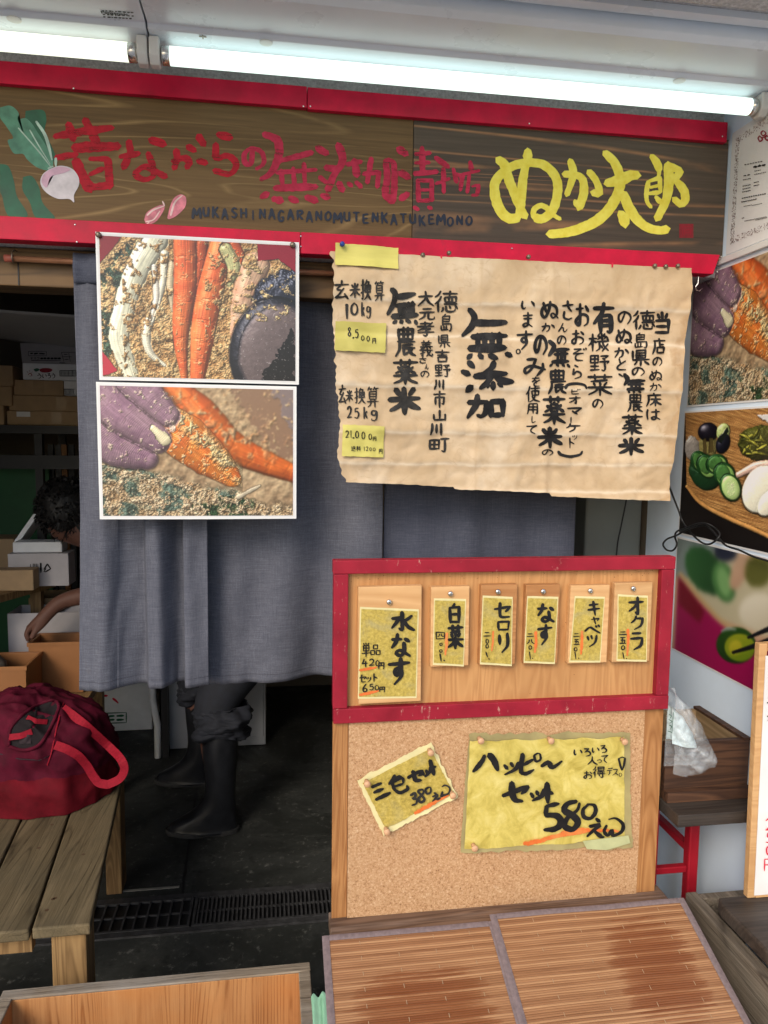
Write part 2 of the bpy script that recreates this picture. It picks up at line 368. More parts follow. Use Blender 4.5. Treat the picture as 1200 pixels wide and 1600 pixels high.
def _linen(name, a, c):
    """heathered linen: irregular slubs along both threads over a fine weave"""
    m, n, b, l = mat(name)
    fx = noise(n, coords(n, (20, 20, 950), False), 1, 6, .75); fz = noise(n, coords(n, (950, 950, 15), False), 1, 6, .75)
    sx = noise(n, coords(n, (45, 45, 330), False), 1, 3, .6); g = noise(n, coords(n, rnd=False), 420, 3, .6)
    f = mth(n, 'ADD', mth(n, 'ADD', mth(n, 'MULTIPLY', fx, .36), mth(n, 'MULTIPLY', fz, .34)), mth(n, 'ADD', mth(n, 'MULTIPLY', sx, .14), mth(n, 'MULTIPLY', g, .16)))
    col = ramp(n, f, [(.36, a), (.50, tuple((x+y)/2*.93 for x, y in zip(a, c))), (.63, c)])
    d = noise(n, coords(n, rnd=False), 5, 5, .6, .4); col = mix(n, ramp(n, d, [(.45, gray(0)), (.75, gray(.35))]), col, tuple(x*.9 for x in a))
    h = noise(n, coords(n, (1, 1, .6), False), 24, 4, .6); col = mix(n, ramp(n, h, [(.68, gray(0)), (.76, gray(.3))]), col, (.13, .11, .09))
    l.new(col, b.inputs['Base Color']); b.inputs['Roughness'].default_value = .92; b.inputs['Specular IOR Level'].default_value = .1
    w_ = noise(n, coords(n, rnd=False), 30, 4, .6)
    bump(n, b, mth(n, 'ADD', mth(n, 'MULTIPLY', f, .4), mth(n, 'MULTIPLY', w_, 1.2)), .35, .004); return m
M['linen'] = _linen('grey_linen', (.056, .060, .082), (.172, .178, .212))
M['linendark'] = _linen('shaded_linen', (.046, .051, .078), (.125, .135, .172))  # darker bluish copy of the grey linen, shade put into its colour
def _gold():
    m, n, b, l = mat('gold_washi_label'); v = coords(n)
    f = noise(n, v, 190, 4, .7); g = noise(n, v, 22, 4, .6, .8)
    col = ramp(n, f, [(.30, (.34, .25, .045)), (.55, (.53, .395, .078)), (.75, (.66, .53, .15))])
    col = mix(n, ramp(n, g, [(.52, gray(0)), (.72, gray(.5))]), col, (.36, .33, .19))
    l.new(col, b.inputs['Base Color']); b.inputs['Roughness'].default_value = .5; bump(n, b, f, .12, .0005); return m
M['gold'] = _gold()
def _goldbright():
    m, n, b, l = mat('bright_gold_paper'); v = coords(n)
    f = noise(n, v, 26, 5, .65, .9); g = noise(n, v, 160, 3, .6)
    col = ramp(n, f, [(.30, (.44, .34, .06)), (.5, (.64, .52, .125)), (.7, (.75, .64, .225))])
    col = mix(n, ramp(n, g, [(.5, gray(0)), (.8, gray(.35))]), col, (.46, .38, .09))
    l.new(col, b.inputs['Base Color']); b.inputs['Roughness'].default_value = .4; bump(n, b, f, .2, .001); return m
M['goldbright'] = _goldbright()
M['goldold'] = plain('old_olive_backing_paper', (.36, .30, .13), .6, .2, 20, .15)
def _kraft():
    m, n, b, l = mat('old_kraft_paper'); v = coords(n, rnd=False)
    f = noise(n, v, 7, 6, .6, .5); g = noise(n, v, 55, 5, .65); h = noise(n, v, 420, 2, .5)
    col = ramp(n, f, [(.3, (.47, .335, .195)), (.5, (.585, .44, .28)), (.7, (.69, .56, .40))])
    col = mix(n, ramp(n, g, [(.45, gray(0)), (.75, gray(.30))]), col, (.54, .37, .21))
    # tea-coloured water stain with a darker tide line near the right edge
    tc = n.nodes.new('ShaderNodeTexCoord'); sp = n.nodes.new('ShaderNodeSeparateXYZ'); l.new(tc.outputs['Object'], sp.inputs[0])
    e = mth(n, 'ADD', sp.outputs['X'], mth(n, 'MULTIPLY', mth(n, 'SUBTRACT', f, .5), .16))
    e = mth(n, 'ADD', e, mth(n, 'MULTIPLY', mth(n, 'ADD', sp.outputs['Z'], .25), -.06))
    st = ramp(n, e, [(.318, gray(0)), (.322, gray(.55)), (.335, gray(.25)), (.40, gray(.22))])
    col = mix(n, st, col, (.40, .235, .105))
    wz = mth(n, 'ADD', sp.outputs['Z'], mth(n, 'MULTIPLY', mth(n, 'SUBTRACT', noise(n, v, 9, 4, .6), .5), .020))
    for zf in (.135, .07, -.025, -.115, -.175, -.23):     # fold creases: lit edge and shaded edge painted into the paper colour
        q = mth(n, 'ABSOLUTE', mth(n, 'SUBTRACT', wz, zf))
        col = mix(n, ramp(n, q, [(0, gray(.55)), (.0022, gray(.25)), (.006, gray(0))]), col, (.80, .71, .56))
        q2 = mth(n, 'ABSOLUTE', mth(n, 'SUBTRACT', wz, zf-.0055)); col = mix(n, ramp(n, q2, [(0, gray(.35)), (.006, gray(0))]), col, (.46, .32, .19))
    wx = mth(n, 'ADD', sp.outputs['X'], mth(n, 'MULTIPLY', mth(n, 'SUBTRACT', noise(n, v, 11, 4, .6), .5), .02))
    for xf in (-.08, .068):  # upright creases, their shade painted into the colour as well
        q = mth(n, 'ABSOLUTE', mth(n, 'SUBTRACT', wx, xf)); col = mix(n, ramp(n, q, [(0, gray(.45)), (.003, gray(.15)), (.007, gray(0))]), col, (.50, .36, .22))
    vor = n.nodes.new('ShaderNodeTexVoronoi'); vor.feature = 'DISTANCE_TO_EDGE'; vor.inputs['Scale'].default_value = 16
    wp = mix(n, .12, v, n.nodes.new('ShaderNodeTexNoise').outputs['Color']); l.new(wp, vor.inputs['Vector'])
    col = mix(n, mth(n, 'MULTIPLY', ramp(n, vor.outputs['Distance'], [(0, gray(.5)), (.035, gray(0))]), ramp(n, g, [(.4, gray(0)), (.6, gray(1))])), col, (.47, .33, .20))
    l.new(col, b.inputs['Base Color']); b.inputs['Roughness'].default_value = .85; b.inputs['Specular IOR Level'].default_value = .15
    bump(n, b, mth(n, 'ADD', g, mth(n, 'MULTIPLY', h, .3)), .25, .0015); return m
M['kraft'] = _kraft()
def _mat(name, cx, cy, rx, ry):
    """bamboo slats running along X; the wet stain is an irregular patch in the mat's own coordinates"""
    m, n, b, l = mat(name)
    tc = n.nodes.new('ShaderNodeTexCoord'); sp = n.nodes.new('ShaderNodeSeparateXYZ'); l.new(tc.outputs['Object'], sp.inputs[0])
    X, Y = sp.outputs['X'], sp.outputs['Y']
    row = mth(n, 'ADD', mth(n, 'MULTIPLY', Y, 285.0), mth(n, 'MULTIPLY', noise(n, coords(n, (3, 60, 3), False), 1, 3, .5), .9)); fr = mth(n, 'FRACT', row); rid = mth(n, 'FLOOR', row)
    cb = n.nodes.new('ShaderNodeCombineXYZ'); l.new(rid, cb.inputs[1]); l.new(mth(n, 'MULTIPLY', X, 5.0), cb.inputs[0])
    f1 = noise(n, cb.outputs[0], .9, 3, .6)
    wn = n.nodes.new('ShaderNodeTexWhiteNoise'); wn.noise_dimensions = '1D'; l.new(rid, wn.inputs['W'])
    f2 = noise(n, coords(n, (14, 900, 14), False), 1, 4, .6)
    f = mth(n, 'ADD', mth(n, 'ADD', mth(n, 'MULTIPLY', f1, .34), mth(n, 'MULTIPLY', wn.outputs['Value'], .30)), mth(n, 'MULTIPLY', f2, .38))
    col = ramp(n, f, [(.28, (.22, .092, .038)), (.48, (.36, .172, .078)), (.70, (.52, .285, .140))])
    nz = noise(n, coords(n, (7, 60, 7), False), 1.6, 5, .7)
    nx = mth(n, 'DIVIDE', mth(n, 'SUBTRACT', X, cx), rx); ny = mth(n, 'DIVIDE', mth(n, 'SUBTRACT', Y, cy), ry)
    d = mth(n, 'ADD', mth(n, 'POWER', mth(n, 'ABSOLUTE', nx), 3.0), mth(n, 'POWER', mth(n, 'ABSOLUTE', ny), 3.0))
    d = mth(n, 'ADD', d, mth(n, 'MULTIPLY', mth(n, 'SUBTRACT', nz, .5), 2.0)); d = mth(n, 'ADD', d, mth(n, 'MULTIPLY', mth(n, 'SUBTRACT', wn.outputs['Value'], .5), .9))
    k = ramp(n, d, [(.0, gray(.80)), (.45, gray(.66)), (.8, gray(.35)), (1.5, gray(0))])
    col = mix(n, k, col, mix(n, .5, (.21, .060, .018), mix(n, 1.0, col, (.55, .30, .16), 'MULTIPLY')))
    gap = ramp(n, fr, [(.0, gray(.62)), (.16, gray(0)), (.84, gray(0)), (1.0, gray(.62))])
    col = mix(n, gap, col, (.09, .042, .02))
    l.new(col, b.inputs['Base Color']); l.new(ramp(n, d, [(.5, gray(.20)), (1.1, gray(.36))]), b.inputs['Roughness']); b.inputs['Specular IOR Level'].default_value = .4
    hh = mth(n, 'ADD', mth(n, 'SINE', mth(n, 'MULTIPLY', fr, math.pi)), mth(n, 'MULTIPLY', f2, .3))
    bump(n, b, hh, .35, .0012); return m
def _bagplastic():
    m, n, b, l = mat('clear_plastic_film'); v = coords(n)
    f = noise(n, v, 30, 5, .7, 1.0)
    b.inputs['Base Color'].default_value = (.66, .72, .76, 1); b.inputs['Roughness'].default_value = .16; b.inputs['Specular IOR Level'].default_value = .8
    l.new(ramp(n, f, [(.40, gray(.10)), (.70, gray(.42))]), b.inputs['Alpha']); bump(n, b, f, .35, .004); return m
M['film'] = _bagplastic()
M['photo'] = attr_mat('laminated_photo_print', .32, .25)
M['photo_soft'] = attr_mat('wall_photo_print', .4, .1)
M['borderfab'] = plain('mauve_mat_binding', (.20, .150, .150), .85, .2, 160, .3)
# ------------------------------------------------------------------ brush lettering
GL = {
'の': "~52 18 40 55 22 82 8 62 14 32 45 12 80 25 94 58 70 92",
'ぬ': "~18 15 28 50 42 78/~55 8 48 50 25 88 8 72 18 40 55 25 88 40 90 75 70 92 58 78 72 70 98 92",
'か': "~5 40 50 30 60 45 52 80 38 90/~35 5 30 45 8 90/~75 20 90 38 96 55",
'当': "50 2 50 38/25 12 35 30/78 10 66 30/12 40 88 40 86 94/14 66 84 66/10 94 88 94",
'店': "50 0 50 14/10 16 95 14/~18 16 16 60 2 98/55 24 55 56/55 40 85 38/32 58 84 56 82 94/34 58 36 94/36 92 82 92",
'床': "50 0 50 14/10 16 95 14/~18 16 16 60 2 98/28 46 94 44/60 26 60 98/~58 48 46 72 26 88/~62 48 76 70 98 84",
'は': "~14 8 8 50 16 92/40 30 95 26/~70 5 70 50 66 88 48 92 42 78 60 70 96 92",
'徳': "~26 2 18 18 4 30/~28 26 18 45 2 60/16 46 18 98/36 14 98 12/66 0 64 28/42 30 92 28 90 52/44 30 46 54/46 52 90 52/60 32 60 50/75 32 75 50/40 62 96 60/~36 76 34 88 28 96/~50 70 52 92 70 96 86 92 86 82/62 70 68 82/88 68 98 84",
'島': "48 0 36 12/24 14 24 64/24 14 78 12 76 42/26 28 76 28/26 43 76 43/24 58 92 56/~90 56 92 80 84 98 74 92/12 66 12 92/32 66 32 90/52 64 52 90/12 92 66 88",
'県': "26 4 26 52/26 6 74 4 74 50/28 20 72 20/28 35 72 35/26 50 74 50/8 8 8 66/8 64 94 60/50 62 50 98/30 74 16 92/70 72 92 90",
'無': "~34 0 26 22 4 42/24 20 92 18/8 48 96 46/2 72 98 70/26 26 24 70/44 28 44 70/62 26 62 70/80 26 80 70/14 82 6 98/36 82 38 96/58 80 64 96/82 80 98 96",
'農': "16 6 16 42/16 8 84 6 84 40/18 24 84 23/16 40 84 40/40 0 40 40/60 0 60 40/12 50 96 48/~20 50 18 76 2 98/34 62 84 60/34 72 94 70/40 62 40 94/42 94 62 84/~62 70 76 88 98 96/82 74 68 84",
'薬': "4 14 96 12/34 2 34 24/66 2 66 24/52 20 44 30/36 30 64 29 64 56/36 30 36 56/37 43 64 43/36 56 64 56/22 32 30 42/12 56 30 48/80 30 70 42/70 46 90 56/6 66 94 64/50 58 50 99/~46 66 32 82 8 94/~54 66 70 82 96 92",
'米': "24 10 36 30/78 6 64 30/4 46 96 42/50 2 50 98/~47 46 34 68 8 86/~53 46 70 66 96 82",
'と': "~32 5 36 25 44 45/~86 22 40 48 16 70 30 90 86 90",
'、': "10 10 80 90",
'有': "4 20 96 18/~50 0 38 36 4 66/34 42 34 98/34 42 80 40/~80 40 82 80 78 96 66 92/36 58 78 57/36 74 78 73",
'機': "2 30 40 28/22 4 22 98/~20 32 14 52 2 66/24 40 38 52/54 4 46 16 58 22 44 36/62 22 66 34/80 2 74 16 86 20 74 34/88 20 94 32/40 46 98 44/~64 2 70 60 96 92/94 58 66 96/~54 48 52 80 36 96/56 66 70 78/88 30 96 40",
'野': "6 8 6 50/6 8 44 6 44 48/8 28 44 27/6 48 44 47/26 8 26 90/6 68 46 66/2 92 50 86/56 10 92 8 74 26/66 22 80 32/52 42 98 40 88 54/~76 42 78 80 74 96 60 90",
'菜': "4 14 96 12/32 2 32 26/68 2 68 26/78 26 18 34/26 40 32 52/50 38 52 50/76 36 66 52/6 62 96 60/50 52 50 99/~46 62 34 80 8 94/~54 62 68 78 96 92",
'お': "10 28 60 24/~36 4 36 60 30 88 12 84 14 66 50 48 84 56 86 82 62 94/72 14 90 34",
'ぞ': "24 8 70 6 20 42 80 38/~66 38 36 60 40 90 74 94/80 4 86 16/92 0 98 12",
'ら': "34 4 64 14/~26 26 20 66 50 48 84 56 84 82 34 97",
'（': "~2 92 12 30 50 6 88 30 98 92",
'）': "~2 10 12 60 50 90 88 60 98 10",
'ビ': "22 6 22 80/~22 82 26 96 60 96 86 90/76 36 26 50/76 2 84 16/92 0 99 12",
'オ': "6 30 94 26/60 2 60 94 46 84/~58 30 40 56 8 78",
'マ': "6 18 92 14/~92 14 70 46 46 66/34 48 66 84",
'ー': "50 4 46 96",
'ケ': "~34 2 26 30 6 50/26 28 96 24/~62 26 58 66 26 96",
'ッ': "14 20 22 46/44 12 52 40/~90 14 78 60 34 94",
'ト': "30 2 30 98/30 38 82 60",
'さ': "8 26 88 20/~46 2 54 34 76 56/~22 56 20 86 50 95 80 90",
'ん': "~52 4 26 60 8 94 34 56 54 56 56 84 72 94 94 66",
'み': "16 14 52 10/~52 10 36 60 12 86 6 64 36 50 92 66/~80 36 78 66 56 98",
'を': "12 18 84 14/~48 2 36 30 14 56 34 42 56 46 54 68/~90 34 52 52 32 72 40 94 84 94",
'使': "~28 2 18 30 2 50/18 34 18 98/34 14 98 12/42 30 90 28 88 56/42 30 44 58/44 56 88 55/~66 2 64 58 50 84 26 97/~42 62 60 84 98 96",
'用': "16 8 12 60 2 96/16 8 86 6/86 6 86 94 72 88/18 34 84 33/16 60 84 58/50 8 50 92",
'し': "~34 4 30 70 44 92 84 72",
'て': "~6 18 50 14 94 10 52 38 46 70 80 94",
'い': "~14 16 12 58 22 84 34 70/~74 20 88 40 92 60",
'ま': "14 22 88 18/18 44 84 40/~52 2 54 50 50 84 24 94 16 80 40 72 88 94",
'す': "2 24 98 18/~58 2 58 44 46 62 32 52 40 38 56 42 60 66 30 98",
'。': "~50 10 15 35 20 80 60 92 90 60 75 20 45 10",
'添': "10 6 28 20/2 38 20 50/~20 62 14 80 4 98/36 16 94 13/~64 2 58 36 32 56/~66 18 78 40 99 52/~62 46 64 80 58 98 48 92/44 62 36 80/76 58 92 68/74 74 98 90",
'加': "4 34 52 30/~52 30 52 70 40 92 28 84/~28 4 26 46 4 96/64 30 64 92/64 30 96 28 95 90/64 86 95 84",
'大': "6 36 94 32/~50 2 48 46 6 96/~52 38 68 70 98 94",
'元': "24 12 78 10/4 40 96 37/~38 40 34 74 4 96/~60 38 60 80 70 92 94 90 96 74",
'孝': "20 14 74 12/46 0 46 32/4 34 96 31/~86 4 56 36 6 62/30 52 78 50 54 62/~52 62 56 86 50 98 36 92/6 74 96 70",
'義': "30 0 36 10/70 0 62 10/14 14 86 12/20 26 80 24/6 38 94 36/50 12 50 38/40 44 12 50/4 60 96 58/26 48 26 98 16 92/8 82 42 72/~54 40 64 78 92 98/94 82 98 92/84 64 54 96/72 42 84 50",
'吉': "4 20 96 17/50 0 50 42/18 44 84 42/22 58 24 96/22 58 80 56 78 94/24 92 78 91",
'川': "~18 6 18 50 4 96/48 12 48 80/82 4 82 98",
'市': "50 0 50 14/4 20 96 17/18 38 18 82/18 38 84 36 82 80 70 74/50 20 50 99",
'山': "50 2 50 88/12 40 14 90/14 90 88 86/88 36 88 96",
'町': "6 22 6 80/6 22 48 20 48 78/8 50 48 49/6 78 48 77/27 22 27 78/56 14 99 12/~78 14 80 80 76 97 62 90",
'玄': "50 0 50 16/6 22 96 20/~46 24 22 46 52 52/~66 38 30 78 14 90 86 84/68 68 90 96",
'換': "2 28 34 25/~20 2 20 80 18 96 8 90/2 66 36 50/~58 2 50 16 40 28/54 14 80 12 72 26/46 30 46 58/46 30 92 28 90 58/62 32 56 52/74 32 80 52/38 62 98 60/~66 46 62 76 36 98/~68 64 80 82 99 96",
'算': "24 0 10 16/20 10 48 9/32 10 36 18/66 0 54 14/62 8 96 7/76 9 80 17/24 22 24 60/24 22 78 21 78 60/26 34 77 34/26 46 77 46/24 60 78 59/4 72 98 70/~36 62 34 84 12 98/68 62 68 99",
'1': "30 14 46 6 46 40 50 96", '0': "~50 4 20 30 22 78 52 94 82 70 78 24 46 4",
'k': "30 2 28 98/80 36 30 66/44 58 84 96", 'g': "~76 10 30 6 22 40 56 48 78 12 76 70 60 96 24 94 22 80",
'2': "~14 24 40 4 76 18 66 52 12 92/12 92 90 86", '5': "78 6 28 8/28 8 24 42/~24 42 64 36 84 64 60 94 14 88",
'8': "~76 14 42 4 26 24 52 46 80 72 54 96 22 78 46 50 72 26 74 10", '4': "~44 4 34 30 10 60/10 60 92 54/66 30 66 98",
'6': "~66 4 26 50 28 88 60 94 78 70 50 54 26 70", '3': "~18 14 56 6 70 24 40 46 78 62 68 90 18 92",
'円': "14 10 12 96/14 10 86 8 86 96 76 90/48 10 48 50/14 52 84 50", '.': "45 80 55 92",
'送': "44 4 52 14/80 2 70 14/36 20 94 18/32 40 98 38/~64 20 60 50 34 70/~66 40 78 58 96 68/8 8 18 20/4 36 22 35 12 60 20 78/~2 96 20 80 50 94 98 95",
'料': "12 10 18 28/40 6 34 28/2 40 48 38/25 4 25 98/~24 42 16 62 2 76/28 46 44 58/58 14 68 26/54 36 66 48/48 70 99 62/82 2 82 99",
'水': "50 2 50 92 38 84/8 34 40 30 6 80/~88 18 74 36 56 44/~54 40 72 72 98 90",
'な': "6 28 54 24/~34 4 28 36 8 62/70 22 90 36/~64 40 66 78 48 94 28 84 46 70 92 94",
'単': "20 2 28 14/48 0 50 12/80 0 70 14/22 20 22 58/22 20 80 18 80 56/24 38 80 37/22 57 80 56/4 74 98 71/50 20 50 99",
'品': "30 4 30 40/30 4 72 3 70 38/30 38 70 38/4 54 6 94/4 54 42 53 40 92/6 92 40 91/58 54 58 94/58 54 96 53 94 92/58 92 94 91",
'セ': "4 42 92 26/~92 26 80 46 64 56/~36 4 34 70 44 90 88 88",
'白': "52 0 38 18/20 20 22 96/20 20 82 18 80 94/24 54 80 53/22 92 80 91",
'ロ': "14 16 18 92/14 16 86 12 80 90/18 86 80 84", 'リ': "22 10 24 58/~76 4 76 60 40 98",
'キ': "14 28 82 20/6 60 94 50/44 2 60 98", 'ャ': "10 34 86 22 66 52/32 6 50 96",
'ベ': "~2 66 34 28 60 52 98 84/70 10 78 26/86 4 94 20", 'ツ': "12 18 22 46/44 10 52 38/~90 12 74 62 30 96",
'ク': "~40 2 30 28 6 50/34 20 88 16/~88 16 74 66 26 98", 'ラ': "20 12 80 9/8 40 90 36/~90 36 76 74 30 98",
'二': "20 26 78 23/4 80 96 76", '八': "~36 14 28 60 4 90/~60 10 70 60 98 88", '五': "12 10 88 8/46 10 36 90/18 46 78 44 72 90/2 92 98 90",
'三': "16 14 84 12/22 50 78 48/4 92 96 90",
'色': "~40 0 28 16 6 34/34 12 70 10 58 26/20 32 20 70/20 32 80 30 80 56/22 56 80 55/48 32 48 56/~20 58 20 82 30 94 80 94 96 90 96 74",
'え': "36 2 62 12/~22 32 74 28 40 62 10 94/~44 62 58 66 62 88 74 94 96 88",
'ハ': "~36 14 28 60 4 92/~58 8 74 46 98 88", 'ピ': "22 16 22 80/~22 82 26 96 60 96 86 90/76 46 26 58/~88 2 78 12 88 24 98 14 90 3",
'〜': "~2 60 24 34 50 54 74 68 98 36", 'ろ': "18 10 70 8 24 50/~24 50 60 36 86 58 76 86 36 94",
'入': "~48 4 40 50 4 94/~46 34 62 70 98 92", 'っ': "~10 40 60 24 90 50 70 84 40 92",
'得': "~26 2 18 18 4 30/~28 26 18 45 2 60/16 46 18 98/44 4 44 36/44 4 90 3 88 36/46 20 88 20/44 36 88 36/36 50 98 48/34 66 99 64/~78 50 80 88 76 98 64 92/50 74 58 86",
'デ': "24 12 70 10/6 38 90 34/~52 38 48 74 24 96/78 6 84 18/92 2 98 14", 'ス': "12 14 82 10/~82 10 56 60 8 94/50 58 92 92",
'！': "60 2 48 66/44 86 50 94", 'う': "34 6 60 16/~14 42 56 30 82 46 72 76 34 98",
'M': "10 96 18 8/18 8 48 66/48 66 84 6/84 6 92 96", 'U': "~14 6 14 66 44 94 78 74 82 6/82 6 86 96", 'K': "16 4 16 98/84 8 18 54/34 46 90 96",
'A': "~46 4 30 50 8 96/48 4 90 96/22 62 76 60", 'S': "~84 14 44 4 20 26 50 48 80 70 54 96 14 86", 'H': "14 6 14 96/84 4 84 96/14 50 84 48", 'I': "50 4 50 96",
'N': "14 96 16 6/16 6 82 94/82 94 84 4", 'G': "~84 18 46 4 14 44 30 88 70 92 84 62/84 60 52 60", 'R': "16 4 16 98/~16 6 70 8 76 34 18 52/30 52 88 96", 'O': "~50 6 14 34 18 78 52 94 86 66 80 22 46 6",
'T': "4 8 96 6/50 8 50 96", 'E': "16 6 16 94/16 6 84 4/16 48 74 47/16 94 88 92",
}
def _pts(s):
    cur = s.startswith('~'); a = [float(t) for t in s.lstrip('~').split()]
    return np.array(a).reshape(-1, 2), cur
def smooth_line(p, cur, step):
    """resample to roughly equal steps; curved strokes run through a Catmull-Rom spline"""
    if cur and len(p) > 2:
        q = np.vstack([2*p[0]-p[1], p, 2*p[-1]-p[-2]]); out = []
        for i in range(len(p)-1):
            a, b, c, d = q[i:i+4]
            for t in np.linspace(0, 1, 9)[:-1]:
                out.append(.5*((2*b)+(c-a)*t+(2*a-5*b+4*c-d)*t*t+(3*b-a-3*c+d)*t**3))
        out.append(p[-1]); p = np.array(out)
    seg = np.linalg.norm(np.diff(p, axis=0), axis=1); L = np.concatenate([[0], np.cumsum(seg)])
    n = max(4, int(L[-1]/step)+1); s = np.linspace(0, L[-1], n)
    return np.stack([np.interp(s, L, p[:, 0]), np.interp(s, L, p[:, 1])], 1)

class Lettering:
    """collects brush strokes given in a crop of the photo and lays them on a surface"""
    def __init__(s, crop, surf, seed=1, lift=.0006, w=1.0):
        s.c = crop; s.surf = surf; s.rng = random.Random(seed); s.mb = MB(); s.k = 0; s.lift = lift; s.w = w
    def px(s, p): return (s.c[0]+p[0]/s.c[2], s.c[1]+p[1]/s.c[2])
    def ribbon(s, pts, wd, cur=False, taper=.55, nib=True, rag=.045):
        p = smooth_line(np.array(pts, float), cur, max(wd*.35, 1.2)); n = len(p); r = s.rng
        t = np.gradient(p, axis=0); t /= (np.linalg.norm(t, axis=1)[:, None]+1e-9); nr = np.stack([-t[:, 1], t[:, 0]], 1)
        u = np.linspace(0, 1, n); ph = r.uniform(0, 6)
        ww = wd*s.w*.5*(1-(1-taper)*np.clip((u-.6)/.4, 0, 1)**1.5)*(1+.10*np.sin(u*5+ph))
        ww *= 1-.25*np.exp(-u*n/2.0)
        if nib: ww *= .80+.32*np.abs(np.sin(np.arctan2(t[:, 1], t[:, 0])+.45))
        jl = np.array([1+r.uniform(-rag, rag) for _ in range(n)]); jr = np.array([1+r.uniform(-rag, rag) for _ in range(n)])
        L = p+nr*(ww*jl)[:, None]; R = p-nr*(ww*jr)[:, None]
        c0 = p[0]-t[0]*ww[0]*.75; c1 = p[-1]+t[-1]*ww[-1]*.9
        q = [c0]; 
        for i in range(n): q += [L[i], R[i]]
        q.append(c1)
        vs = []
        for i, pp in enumerate(q):
            x, y = s.px(pp); vs.append(s.surf(x, y, s.lift + s.k*.00003 + (i/len(q))*.000025))
        s.k = (s.k+1) % 14
        fs = [(0, 2, 1)]+[(1+2*i, 2+2*i, 4+2*i, 3+2*i) for i in range(n-1)]+[(2*n-1, 2*n, 2*n+1)]
        s.mb.add(vs, fs)
    def ch(s, c, x0, y0, x1, y1, wf=.11, rag=.05):
        W, H = x1-x0, y1-y0; sz = (abs(W)+abs(H))/2; r = s.rng
        for st in GL[c].split('/'):
            p, cur = _pts(st)
            j = np.array([[r.uniform(-1.6, 1.6), r.uniform(-1.6, 1.6)] for _ in p])
            q = (p+j)/100.0*np.array([W, H])+np.array([x0, y0])
            s.ribbon(q, sz*wf, cur, rag=rag)
    def rows(s, txt, wf=.11):
        for ln in txt.strip().split(';'):
            a = ln.split()
            if a: s.ch(a[0], *[float(v) for v in a[1:5]], wf=float(a[5]) if len(a) > 5 else wf)
    def lines(s, txt, **k):
        """'width: x y x y ...' per stroke, '~' curved"""
        for ln in txt.strip().split(';'):
            if not ln.strip(): continue
            a, b = ln.split(':'); p, cur = _pts(b.strip()); s.ribbon(p, float(a), cur, **k)
    def poly(s, pts, cur=True):
        p = np.array(pts, float)
        if cur: p = smooth_line(np.vstack([p, p[:1]]), True, 6)[:-1]
        c = p.mean(0); vs = []
        for pp in [c]+list(p):
            x, y = s.px(pp); vs.append(s.surf(x, y, s.lift+s.k*.00003))
        s.k = (s.k+1) % 14
        s.mb.add(vs, [(0, i, i % len(p)+1) for i in range(1, len(p)+1)] if False else [(0, i, 1+(i % len(p))) for i in range(1, len(p)+1)])
    def build(s, mat_, parent, name='lettering'): return s.mb.build(name, mat_, parent)
def planeY(Y0, thick=0.0):
    def f(x, y, lift): 
        p = P(x, y, Y=Y0); return (p[0], Y0-lift, p[2])
    return f

